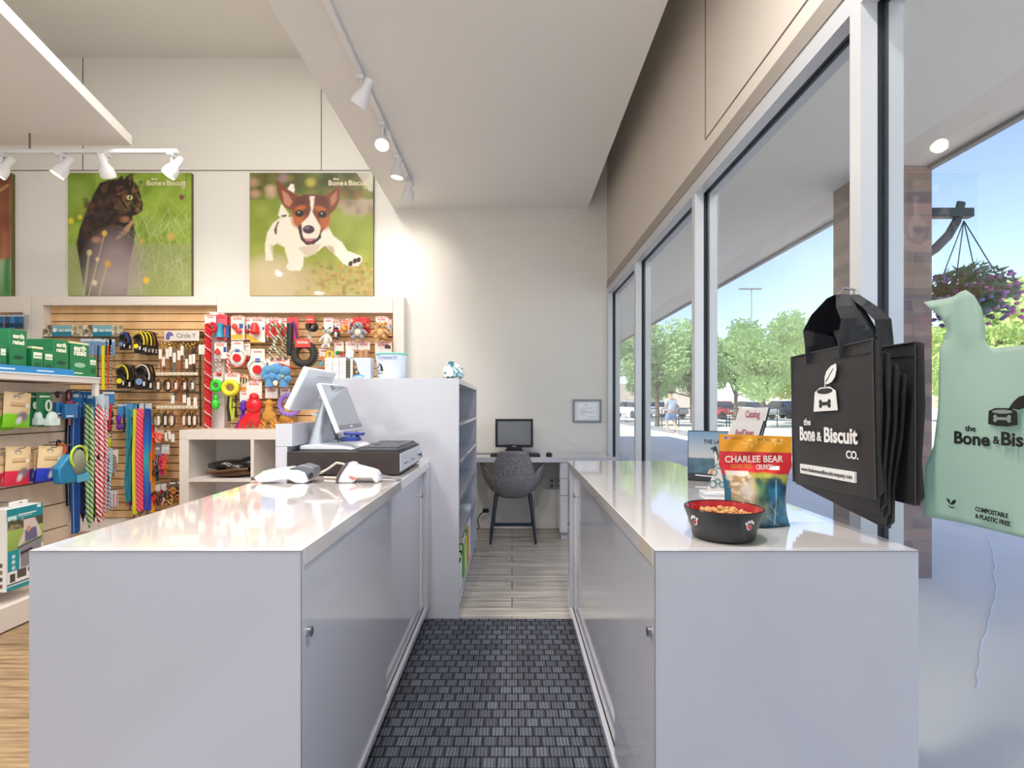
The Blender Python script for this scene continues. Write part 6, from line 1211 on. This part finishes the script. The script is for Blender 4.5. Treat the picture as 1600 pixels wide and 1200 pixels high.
def camel(t, w_, h_):
    kcard(t, w_*.6, h_*.25, x=.0); fb = mat('plush_amber', 'cf9440', .9, bump=(90, .8)); part('head', MB().ell((0, -.045, -h_*.38), w_*.2, .03, h_*.1, 14, 10).tube([(-.06, -.04, -h_*.33), (-.03, -.04, -h_*.38)], [.004, .012], 6).tube([(.06, -.04, -h_*.33), (.03, -.04, -h_*.38)], [.004, .012], 6), fb, t)
    part('neck', MB().tube([(0, -.045, -h_*.42), (0, -.045, -h_*.66)], [.03, .05], 10), fb, t); part('body', MB().ell((0, -.045, -h_*.68), w_*.34, .045, h_*.14, 16, 10, .04), fb, t)
    m = MB()
    for x in (-.38, -.2, .18, .36): m.tube([(x*w_*.6, -.045, -h_*.72), (x*w_, -.05, -h_*.86), (x*w_*1.1, -.05, -h_*.99)], [.024, .02, .022], 8)
    part('braided_legs', m, rope_mat('rope_amber', 'dca04c', 'a86c28', 24, .9), t)
item('plush_toy', 'amber giraffe-like toy with braided legs right of the red streamers', 'plush toy', 408, 440, 606, 671, camel, 4.91)
item('plush_toy', 'second amber toy with braided legs, further right behind the till computer', 'plush toy', 436, 466, 616, 670, camel, 4.97)
t = item('ring_toy', 'purple braided rope ring hanging left of the till stand', 'toy', 436, 474, 606, 650, lambda t, w_, h_: kcard(t, w_*.4, h_*.3, x=-w_*.25), 4.93)
part('braided_ring', MB().torus((.0, -.04, -.16), .092, .022, 'y', 40, 10, wob=.03), rope_mat('rope_purple', '5c2ea6', 'b9a0e0', 40, .8), t)
item('carded_toy', 'white and red header card above the amber braided toy', 'toy', 419, 435, 608, 622, lambda t, w_, h_: kcard(t, w_, h_), 4.985)
t = thing('braided_rope', 'long red and white braided rope hanging beside the white post', 'rope toy', at(329, 492, 4.92)); loc = t.location
part('card', MB().box(-.055, .05, 0, .004, -.09, .005), cardw, t); text('KONG', .022, t, (0, -.001, -.03), KR, width=.06, bold=.03); part('red_edge', MB().box(-.05, .05, -.001, 0, -.008, -.001), KR, t)
zz = [-(k/60)*1.06-.09 for k in range(61)]
for ph in range(3): part('strand', MB().tube([(-.01+.016*math.cos(-z*52+ph*2.09), -.02+.016*math.sin(-z*52+ph*2.09), z) for z in zz], .0155, 7), pm('cc1c2a', .8) if ph else pm('b01522', .8), t)
part('white_fleck', MB().tube([(-.01+.03*math.cos(-z*52+.9), -.02+.03*math.sin(-z*52+.9), z) for z in zz], .0045, 5), pm('f2dcd8', .8), t)
part('loop', MB().torus((.03, -.02, -.12), .035, .016, 'y', 18, 8), pm('cc1c2a', .8), t); part('frayed_end', MB().tube([(-.01, -.02, -1.14), (-.04, -.03, -1.18), (-.10, -.03, -1.20)], [.022, .02, .012], 8), pm('d8262e', .9), t); hook(loc.x, loc.z, 4.92)
# --- middle bay: banners
def banner(px0, px1, label):
    loc, w_, h_ = hung(px0, px1, 508, 5.0, 525.5, hk=False); t = thing('header_sign', label, 'sign', loc, 0, 'teal header signs over the leads'); part('board', MB().box(-w_/2, w_/2, .001, .01, -h_, 0), pm('8fb8c0'), t)
    P = Pic(90, 26, 'cdbb98', (0, 0, 62, 18)); P.speckle(0, 0, 16, 18, ['5a3420', 'e8dcc0', '8a8478', 'f0e8d4', '3c2418'], 22, 1.5, 4, .8, .5, 3); P.speckle(45, 0, 62, 18, ['d8cc9c', 'e8e0c8', '7a7264', 'c0b080'], 18, 1.5, 4, .8, .5, 4); P.rect(14, 0, 45, 18, '7fb4c0'); P.rect(14, 10.5, 45, 18, '147c9a'); P.ell(19, 8, 3.2, 3.2, 'f2f6f6')
    P.panel('print', w_, h_, t, (0, 0, 0)); text('RC PETS', .03, t, (w_*.08, -.001, -h_*.58), pm('f4f8fa'), width=w_*.32, bold=.03)
banner(66.5, 129, 'teal header sign with dog pictures, left half above the green cartons'); banner(130, 192, 'teal header sign with dog pictures, right half next to the retractable leads')
t = part('display_rail', MB().tube([at(66, 527, 4.99), at(193, 527, 4.99)], .004, 6), black); tag(t, 'thin dark rail under the teal header signs', 'rail'); fixt_h = None
# collars on blue cards
def bcard(t, w_, h_, c='7ba4d2', strap=None, sh=0, sw=.012):
    part('card', MB().box(-w_/2, w_/2, 0, .003, -h_, 0), pm(c, .4), t); part('white_top', MB().box(-w_/2, w_/2, -.001, .0, -h_*.16, -h_*.02), pm('e6ebf2'), t)
    if strap: part('strap', MB().ribbon([(0, -.008, -h_*.4), (0, -.012, -h_*.9), (0, -.008, -h_*.4-sh)], sw, .004), strap if not isinstance(strap, str) else pm(strap, .7), t)
row = [(126, 'teal', '3a7a8a', .05), (134, 'pale blue', '7ba4d2', .05), (142, 'grey', 'aeb4bc', .3), (150, 'dark navy', '23304c', .42), (158, 'dark brown', '4a3626', .42)]
for i, (px, n_, c, sh) in enumerate(row): item('collar', n_+' strap on a light blue card in the row under the header sign', 'collar', px, px+9, 529, 555, bcard, 4.94-.01*(i % 2), 'leads on light blue cards', strap=c, sh=sh)
for px, n_, c, sh, sw in ((161, 'wide neon yellow', 'f2ea1e', .42, .026), (168.5, 'orange and red', None, .40, .016), (173.5, 'black and white flecked', None, 1.0, .012)):
    mm = rope_mat('rope_orange', 'e8702c', 'c0342a', 30) if 'orange' in n_ else rope_mat('rope_bw', '2a2a2a', 'd8d4c8', 34) if 'flecked' in n_ else c
    item('lead', n_+' lead hanging from a light blue card beside the retractable leads', 'lead', px-3, px+6, 530, 555, bcard, 4.92, 'leads on light blue cards', strap=mm, sh=sh, sw=sw)
# retractable leads
def retract(t, w_, h_, c='e8d22c', ring='d9cc30'):
    k = w_/2
    part('card', MB().prism([(-k, -h_), (k, -h_), (k*.98, -h_*.45), (k*.5, -h_*.02), (-k*.3, 0), (-k*.9, -h_*.4)], .0, .004), pm('3a302c', .4), t)
    part('handle', MB().torus((-k*.05, -.03, -h_*.34), k*.55, k*.17, 'y', 24, 8, sz=.8), pm('211c1c', .35), t); part('housing', MB().cyl((0, -.012, -h_*.66), (0, -.05, -h_*.66), k*.62, n=28), pm('2a2424', .3), t, bev=.005)
    part('trim_ring', MB().tube([(k*.9*math.cos(a)*.85+.004, -.034, -h_*.5+h_*.44*math.sin(a)) for a in [-.3+2.6*q_/14 for q_ in range(15)]], .007, 6), pm(c, .4), t); part('dial', MB().cyl((-k*.1, -.05, -h_*.7), (-k*.1, -.056, -h_*.7), k*.34, n=22), pm(ring, .35), t)
    part('print_blocks', MB().box(k*.3, k*.5, -.0515, -.049, -h_*.86, -h_*.7).box(k*.6, k*.8, -.003, 0, -h_*.92, -h_*.74), pm('e8e4e0'), t)
def rl(px0, px1, py0, py1, Y, c, ring, label): item('retractable_lead', label, 'retractable lead', px0, px1, py0, py1, retract, Y, 'retractable leads', c=c, ring=ring)
rl(187, 206, 519, 547, 4.93, '2a4ca8', '6a9ad0', 'blue retractable lead, first of the upper row'); rl(209, 231, 518, 552, 4.90, 'e8d22c', 'f2ea2a', 'yellow trimmed retractable lead in front of the upper group')
rl(216, 236, 517, 553, 4.94, 'e8d22c', 'e8e4da', 'yellow edged retractable lead second in the upper group'); rl(223, 242, 518, 554, 4.97, 'e0c82c', 'e8e4da', 'yellow edged retractable lead third in the upper group'); rl(229, 247, 519, 555, 5.0, '8a6a2c', '7aa8d0', 'dark retractable lead at the right end of the upper group')
rl(182, 206, 569, 607, 4.92, 'e6dc2c', 'f4ee20', 'yellow trimmed retractable lead, left in the lower row'); rl(198, 214, 571, 606, 4.98, '4a4238', 'e0dcd8', 'black retractable lead hidden between the lower two'); rl(210, 240, 568, 609, 4.90, 'e0d8cc', '7a9cc8', 'large white and black retractable lead in the lower row'); rl(226, 243, 570, 607, 4.97, 'c8b83c', '3c6a5a', 'black lead with yellow edge behind the large white one')
# western leather section
loc, w_, h_ = hung(257, 311, 517, 4.93, 532.5, hk=False); t = thing('header_sign', 'cream sign reading Circle Y with a purple horse head picture', 'sign', loc); part('board', MB().box(-w_/2, w_/2, 0, .008, -h_, 0), pm('dcd6d0'), t); part('bracket', MB().box(-w_/2, w_/2, .008, .15, -.004, .0), wire, t)
part('horse_head', MB().prism([(-w_*.46, -h_*.9), (-w_*.46, -h_*.4), (-w_*.40, -h_*.1), (-w_*.3, -h_*.12), (-w_*.24, -h_*.4), (-w_*.26, -h_*.55), (-w_*.33, -h_*.5), (-w_*.36, -h_*.9)], -.001, 0), pm('6a5f9c'), t, smooth=False); text('Circle Y', .06, t, (w_*.13, -.001, -h_*.68), pm('8a8488'), width=w_*.56, bold=.02)
leather = {k: mat('leather_'+k, v, .5, bump=(120, .3)) for k, v in (('tan', 'a8643c'), ('brown', '6a4630'), ('grey', '6e6a64'), ('olive', '5e5434'), ('dark', '3c2c24'))}
def lead_l(t, w_, h_, c='tan', tagz=.25, ww=.022):
    part('clip', MB().torus((0, -.01, -.02), .012, .004, 'y', 14, 6).cyl((0, -.01, -.03), (0, -.01, -.065), .006), mat('brass', 'b9924a', .3, metal=.9), t); part('strap', MB().ribbon([(0, -.01, -.06), (0, -.014, -h_*.5), (.004, -.01, -h_)], ww, .004), leather[c], t); part('price_tag', MB().box(-.012, .016, -.018, -.016, -h_*tagz-.09, -h_*tagz), pm('efe9e2'), t)
for i, (px, c, bot, tz, ww) in enumerate(((252, 'tan', 582, .25, .014), (257, 'brown', 580, .5, .012), (263, 'tan', 583, .2, .012), (268, 'brown', 590, .15, .014), (274, 'grey', 626, .18, .03), (281, 'tan', 628, .13, .03), (286, 'brown', 600, .1, .016), (293, 'olive', 622, .3, .03), (299, 'brown', 598, .3, .018), (304, 'dark', 590, .35, .03))):
    item('leather_lead', '%s leather lead, %s from the left under the cream horse sign' % ({'tan': 'tan', 'brown': 'brown', 'grey': 'grey', 'olive': 'olive', 'dark': 'dark brown'}[c], ('first', 'second', 'third', 'fourth', 'fifth', 'sixth', 'seventh', 'eighth', 'ninth', 'tenth')[i]), 'lead', px-2, px+2, 534+(i % 3), bot, lead_l, 4.93+.012*(i % 2), 'leather leads under the cream sign', c=c, tagz=tz, ww=ww)
for px, c, lb in ((314, 'dark', 'long dark strap left of the braided red rope'), (319, 'tan', 'long reddish tan strap touching the braided red rope')): item('leather_lead', lb, 'lead', px-2, px+2, 528, 666, lead_l, 4.95, c=c, tagz=.08, ww=.018)
for py, lb in ((584, 'upper cream price strip across the leather leads'), (636, 'lower cream price strip across the leather collars')):
    a, b = at(244, py-2.3, 4.88), at(309, py+2.3, 4.88); t = thing('price_strip', lb, 'price strip', ((a.x+b.x)/2, 4.88, b.z), 0, 'cream price strips'); w_ = b.x-a.x; part('strip', MB().box(-w_/2, w_/2, 0, .004, 0, a.z-b.z), pm('e6d8c4'), t); m = MB()
    for k in range(9): m.box(-w_*.42+k*w_*.1, -w_*.42+k*w_*.1+.012, -.001, 0, .008, .016)
    part('print', m, pm('a89478'), t)
def loop(t, w_, h_, c='brown'):
    part('band', MB().torus((0, -.02, -h_*.5), w_*.38, .009, 'y', 28, 8, sz=h_/w_*.95), leather[c], t); part('buckle', MB().box(-.012, .012, -.035, -.008, -h_*.14, 0), mat('brass', 'b9924a', .3, metal=.9), t, bev=.002); part('price_tag', MB().box(w_*.1, w_*.1+.022, -.04, -.038, -h_*.75, -h_*.3), pm('efe9e2'), t)
nm = ['first', 'second', 'third', 'fourth', 'fifth', 'sixth']
for i, (a, b, c) in enumerate(((242, 255, 'olive'), (256, 272, 'dark'), (270, 282, 'tan'), (283, 296, 'brown'), (296, 308, 'grey'))): item('leather_collar', '%s leather collar loop, %s from left between the two price strips' % (('olive', 'dark', 'tan', 'brown', 'grey')[i], nm[i]), 'collar', a, b, 591, 614, loop, 4.92, 'leather collars between the price strips', c=c)
for i, (a, b, c) in enumerate(((239, 258, 'olive'), (256, 264, 'dark'), (262, 277, 'brown'), (280, 296, 'tan'), (292, 302, 'dark'), (299, 311, 'brown'))): item('leather_collar', 'leather collar loop, %s from left under the lower price strip' % nm[i], 'collar', a, b, 641, 671, loop, 4.91, 'leather collars under the lower strip', c=c)
for i, (px, py) in enumerate(((270, 618), (288, 617), (295, 621), (305, 621), (260, 676), (270, 678), (264, 674))):
    t = part('price_tag', MB().box(-.016, .016, 0, .002, -.075, 0).tube([(0, .001, 0), (0, .02, .03)], .001, 4), pm('f0ebe4')); t.location = at(px, py, 4.9); tag(t, 'blank white price tag hanging below the leather collars', 'price tag', 'white tags below the leather collars'); hook(t.location.x, t.location.z+.03, 4.93)
# coloured leads, lower middle
def lead_c(t, w_, h_, c='e8e21e', card='5a9acc', mm=None, ww=.03, two=False, clip=True, c2=None, roll=.0):
    part('card', MB().box(-.03, .03, 0, .003, -.13, 0), pm(card, .4), t); part('card_print', MB().ell((0, -.001, -.065), .014, .001, .014), pm('d8dc5a'), t); mm = mm or pm(c, .75)
    part('strap', MB().ribbon([(-.004, -.008, -.05), (-.006, -.02, -h_*.5), (-.004+roll, -.014, -h_), (.008+roll, -.01, -h_*.99), (.006, -.006, -h_*.5), (.004, -.004, -.06)], ww, .004), mm, t)
    if two: part('handle_loop', MB().ribbon([(.02, -.02, -.06), (.035, -.02, -h_*.3), (0, -.03, -h_*.55), (-.02, -.03, -h_*.8), (-.005, -.03, -h_)], ww*.7, .004), mm, t)
    if clip: part('clip', MB().cyl((0, -.02, -h_), (0, -.02, -h_-.04), .008), wire, t)
grad = mat('rainbow_strap', '1f6ac0', .6); N, L_, b = nodes(grad); g_ = N.new('ShaderNodeSeparateXYZ'); tc = [n for n in N if n.bl_idname == 'ShaderNodeTexCoord'][0]; L_.new(tc.outputs['Object'], g_.inputs[0])
r = N.new('ShaderNodeValToRGB'); mr = N.new('ShaderNodeMapRange'); mr.inputs[1].default_value = -.9; mr.inputs[2].default_value = -.1; L_.new(g_.outputs['Z'], mr.inputs[0]); L_.new(mr.outputs[0], r.inputs[0]); es = r.color_ramp.elements; es[0].color = (*H('3a48b8'), 1); es[1].color = (*H('1c3f9a'), 1); es[1].position = 1
for p_, c in ((.25, '2a7ac8'), (.45, '38b0b8'), (.7, '1f6fd0')): k = es.new(p_); k.color = (*H(c), 1)
L_.new(r.outputs[0], b.inputs['Base Color'])
grad2 = mat('sunset_strap', 'e83a1c', .6); N, L_, b = nodes(grad2); g_ = N.new('ShaderNodeSeparateXYZ'); tc = [n for n in N if n.bl_idname == 'ShaderNodeTexCoord'][0]; L_.new(tc.outputs['Object'], g_.inputs[0]); r = N.new('ShaderNodeValToRGB'); mr = N.new('ShaderNodeMapRange'); mr.inputs[1].default_value = -.9; mr.inputs[2].default_value = -.1; L_.new(g_.outputs['Z'], mr.inputs[0]); L_.new(mr.outputs[0], r.inputs[0]); es = r.color_ramp.elements; es[0].color = (*H('f0b02c'), 1); es[1].color = (*H('d8281c'), 1); L_.new(r.outputs[0], b.inputs['Base Color'])
camo = rope_mat('pink_camo', 'ee2a5a', 'f47a94', 14, .8); G = 'coloured leads in the lower middle bay'
item('harness', 'small purple harness hanging left of the teal lead', 'harness', 182, 194, 631, 675, lambda t, w_, h_: (bcard(t, .05, .13, '4a96cc'), part('straps', MB().ell((0, -.02, -.15), .022, .015, .04).ell((.008, -.02, -.215), .03, .018, .03).torus((0, -.02, -.14), .02, .006, 'y', 16, 6, sz=1.6), pm('6a2aa0', .7), t)), 4.92)
item('harness', 'second blue carded harness between the purple one and the teal lead', 'harness', 190, 199, 631, 670, lambda t, w_, h_: (bcard(t, .05, .13, '4a96cc'), part('straps', MB().tube([(0, -.01, -.1), (.01, -.01, -.2), (0, -.01, -.26)], .01, 6), pm('283a6a', .7), t)), 4.96)
item('lead', 'teal lead with a long handle loop', 'lead', 197, 207, 630, 783, lead_c, 4.90, G, c='1f8aa0', two=True, ww=.02); item('lead', 'purple lead just right of the teal one', 'lead', 202, 209, 640, 790, lead_c, 4.95, G, c='5a2a8a', ww=.014)
item('lead', 'neon yellow lead between the purple and the pink one', 'lead', 208, 216, 631, 803, lead_c, 4.92, G, c='e2e22c', ww=.028); item('lead', 'wide pink patterned lead in the middle of the row', 'lead', 214, 225, 630, 798, lead_c, 4.92, G, mm=camo, ww=.05, card='c8ccd8')
item('lead', 'dark orange lead edge behind the pink one', 'lead', 220, 229, 632, 795, lead_c, 4.97, G, c='d8662c', ww=.03); item('lead', 'wide blue to teal shaded lead right of the pink one', 'lead', 227, 237, 630, 797, lead_c, 4.92, G, mm=grad, ww=.05, card='c8ccd8')
item('lead', 'red to orange shaded lead at the right of the coloured row', 'lead', 235, 243, 655, 800, lead_c, 4.93, G, mm=grad2, ww=.028, card='f0ece6')
def bunch(t, w_, h_, cs=('3a3438', 'c83a3a'), card='8a8f98', seed=1):
    R = random.Random(seed); part('card', MB().box(-w_*.35, w_*.35, 0, .003, -h_*.35, 0), pm(card, .4), t); part('card_print', MB().box(-w_*.3, w_*.2, -.001, 0, -h_*.16, -h_*.1), pm('e8e8e0'), t)
    for c in cs:
        m = MB()
        for _ in range(3): x = R.uniform(-.3, .3)*w_; z = -R.uniform(.45, .8)*h_; m.torus((x, -.02-R.uniform(0, .03), z), w_*R.uniform(.16, .26), .007, 'y', 18, 6, sz=R.uniform(1.2, 2)); 
        m.tube([(R.uniform(-.3, .3)*w_, -.02, -h_*.3), (R.uniform(-.3, .3)*w_, -.03, -h_*.7), (R.uniform(-.3, .3)*w_, -.02, -h_)], .008, 6)
        part('looped_strap', m, pm(c, .7), t)
for i, a in enumerate(((243, 258, 671, 690, ('e8584a', 'f0a090'), 'e8dcd0', 'coral red bandana pack under the leather collars'), (241, 253, 693, 751, ('2c2a2a', '8a8078', '4a4644'), '8a8f98', 'grey and black harness bundle on a grey card'), (251, 260, 694, 742, ('e0287a', 'b0344a'), 'c8ccd4', 'pink strap bundle on a clear card'), (257, 266, 694, 741, ('e8742c', 'd8403a'), 'c8ccd4', 'orange strap bundle right of the pink one'),
    (241, 252, 756, 790, ('2a2a2a', 'd83a2c'), 'dcd8d0', 'black and red collar bundle low on the left'), (250, 261, 755, 788, ('c8262c', '303030', 'f0bab0'), 'c8ccd4', 'dark red collar bundle with a yellow spot card'), (262, 279, 750, 788, ('2c2620', 'c8a45a', '8a3a24'), '6a5a48', 'black and gold collar bundle low at the cube shelf'), (275, 287, 750, 782, ('7a3a1c', 'd8843c', '2a2a2a'), '6a5a48', 'orange and brown collar bundle next to the cube shelf'))):
    item('collar_bundle', a[6], 'collars', a[0], a[1], a[2], a[3], bunch, 4.93, 'collar bundles in the lower middle bay', cs=a[4], card=a[5], seed=i+3)
# lower left of the middle bay
G = 'harnesses beside the gondola'
def harness(t, w_, h_, c='22222a', c2='c02a34'):
    bcard(t, w_*.8, h_*.35, '3f86c2'); part('straps', MB().torus((0, -.02, -h_*.55), w_*.28, .012, 'y', 20, 8, sz=1.9).torus((w_*.1, -.03, -h_*.75), w_*.26, .012, 'y', 20, 8, sz=1.2).ell((-w_*.1, -.02, -h_*.9), w_*.3, .02, h_*.1), pm(c, .7), t); part('trim', MB().tube([(w_*.2, -.02, -h_*.3), (w_*.3, -.04, -h_*.6), (w_*.1, -.03, -h_*.95)], .01, 6), pm(c2, .7), t)
item('harness', 'black harness with olive trim left of the black and red one', 'harness', 160, 172, 612, 677, harness, 4.90, G, c2='4a5040'); item('harness', 'black and red harness at the edge of the coloured leads', 'harness', 168, 180, 612, 675, harness, 4.88, G, c2='d0242e')
item('collar_bundle', 'small blue flecked collar on a card under the harnesses', 'collar', 161, 169, 677, 702, bunch, 4.93, cs=('4a6a8a', 'c8ccd0'), card='8ac0d8', seed=30); item('collar_bundle', 'small neon yellow collar on a card under the red harness', 'collar', 169, 177, 677, 702, bunch, 4.92, cs=('d8e030', 'b8c02c'), card='d0d4c8', seed=31)
for a, b, c, lb in ((167, 173, ('8a8a84', '3c3c3c'), 'grey flecked short lead under the small collars'), (176, 183, ('c8c4ba', '4a4a44'), 'white flecked short lead under the small collars')): item('lead', lb, 'lead', a, b, 702, 738, lead_c, 4.92, mm=rope_mat('rope_'+c[0], c[0], c[1], 36), ww=.02, card='e0dcd4')
def tubes(t, w_, h_, c='e8e4e0'): part('card', MB().box(-w_/2, w_/2, 0, .003, -h_, 0), pm('c8c4c4', .3), t); part('tube', MB().cyl((0, -.012, -h_*.9), (0, -.012, -h_*.2), .012, n=12), pm(c, .4), t); part('cap', MB().cyl((0, -.012, -h_*.2), (0, -.012, -h_*.1), .008, n=12), pm('e8e8e8'), t)
for i, (px, c, n_) in enumerate(((166, '7ab0c8', 'pale blue'), (172, 'e2783c', 'orange'), (177, 'c8c4c8', 'silver'), (182, 'e0b8c0', 'pale pink'))): item('small_tube', n_+' tube on a small clear card low on the middle bay', 'tube', px-2.6, px+2.6, 765, 794, tubes, 4.95, 'small tubes on cards', c=c)
# leads hanging at the gondola end
def gl_lead(px, py0, py1, Y, label, mm, ww=.03, card='2f78b8', style='flat', cw=.05, name='lead'):
    loc = at(px, py0, Y); h_ = (py1-py0)*Y/F; t = thing(name, label, 'lead', loc, .25, 'leads hanging at the gondola end')
    part('card', MB().box(-cw/2, cw/2, 0, .003, -.17, 0), pm(card, .4), t); part('card_print', MB().box(-cw*.3, cw*.3, -.001, 0, -.04, -.02), pm('dce8f2'), t)
    if style == 'flat': part('strap', MB().ribbon([(-.006, -.008, -.1), (-.008, -.02, -h_*.5), (-.004, -.012, -h_), (.008, -.008, -h_*.98), (.006, -.004, -h_*.5), (.004, -.002, -.1)], ww, .004), mm, t); part('stitch_line', MB().ribbon([(-.006, -.012, -.1), (-.008, -.0245, -h_*.5), (-.004, -.0165, -h_)], ww*.1, .001), pm('a8c4dc'), t)
    else: part('rope', MB().tube([(-.012, -.01, -.08), (-.014, -.02, -h_*.4), (-.006, -.016, -h_*.9), (0, -.012, -h_), (.008, -.01, -h_*.9), (.016, -.014, -h_*.4), (.008, -.008, -.1)], ww/2.4, 8), mm, t); part('knot', MB().ell((0, -.016, -h_*.48), .018, .016, .022), black, t)
    part('clip', MB().torus((0, -.012, -.09), .013, .004, 'y', 14, 6, sz=1.5), wire, t)
    part('hanging_wire', MB().tube([(0, .004, -.005), (0, .03, .006), (-.02, .06, .01)], .002, 5), wire, t); return t
navy = pm('16234e', .7); blue = pm('1f4f9c', .7)
gl_lead(111, 612, 790, 3.40, 'black lead nearest the beige slatwall at the gondola end', pm('17181f', .7), .035); gl_lead(119, 611, 833, 3.38, 'long royal blue lead reaching lowest at the gondola end', blue, .034)
gl_lead(124, 612, 800, 3.46, 'navy lead with pale stitching right of the royal blue one', navy, .032); gl_lead(131, 612, 815, 3.5, 'black and navy lead with a blue knotted end', rope_mat('rope_navy', '10142c', '2c3a8c', 20), .03, style='rope')
gl_lead(115, 612, 812, 3.44, 'dark blue braided lead behind the royal blue one', rope_mat('rope_dkblue', '1a2a5c', '5a7ac0', 34), .022, style='rope')
gl_lead(134, 612, 770, 3.53, 'black and grey flecked rope lead left of the green one', rope_mat('rope_blk', '16161a', '8a8a90', 40), .022, style='rope')
gl_lead(145, 613, 745, 3.555, 'black flat lead between the two green rope leads', pm('1a1a1c', .7), .024)
gl_lead(136, 614, 795, 3.56, 'dark grey flat lead left of the green rope lead', pm('2c2c34', .7), .026); gl_lead(141, 613, 825, 3.50, 'bright green and white rope lead with black grip', rope_mat('rope_green', '4a8f3a', 'd2dfbe', 30), .034, style='rope')
gl_lead(148, 613, 815, 3.60, 'second green flecked rope lead behind the first', rope_mat('rope_green2', '7aa84a', '2c3a28', 30), .026, style='rope'); gl_lead(152, 614, 760, 3.64, 'dark brown lead with a light blue card', pm('33261f', .7), .026, card='5a9ad0')
gl_lead(156, 616, 820, 3.56, 'red and white rope lead with white clip', rope_mat('rope_redw', 'cc1f3c', 'f4e8e8', 30), .034, style='rope', card='d8e4ee'); gl_lead(163, 618, 812, 3.64, 'pink and white rope lead at the right of the gondola end', rope_mat('rope_pinkw', 'd84a6a', 'f0e4e4', 36), .026, style='rope', card='d8dce4')
gl_lead(169, 700, 800, 3.7, 'short pale blue flecked rope lead lowest on the right', rope_mat('rope_bluew', '4a8ab0', 'dce6ec', 36), .02, style='rope', card='b8d4e4')
tag(part('hanging_rail', MB().tube([(-2.96, 3.44, at(0, 609, 3.45).z), (-2.9, 3.46, at(0, 609, 3.45).z), (-2.70, 3.72, at(0, 611, 3.6).z)], .005, 6), black), 'dark rail bracing out from the gondola end to carry the leads', 'rail')
# blue packs in the far left bay
for i, px in enumerate((0, 9, 17, 24, 31)):
    item('packet', 'blue and dark packet, %s from the left in the far left bay' % nm[i], 'packet', px, px+7, 492, 514, lambda t, w_, h_: (part('pouch', MB().box(-w_/2, w_/2, -.012, 0, -h_, -h_*.12), pm(('2a6aa8', '1c4f86', '3a86b8', '1f5a94', '2c6c9c')[i], .35), t, bev=.004), part('header', MB().box(-w_/2, w_/2, -.002, 0, -h_*.12, 0), pm('c8dcec'), t), part('dark_base', MB().box(-w_*.45, w_*.45, -.0135, -.0125, -h_*.9, -h_*.6), pm('16304c'), t)), 4.93, 'blue packets in the far left bay')
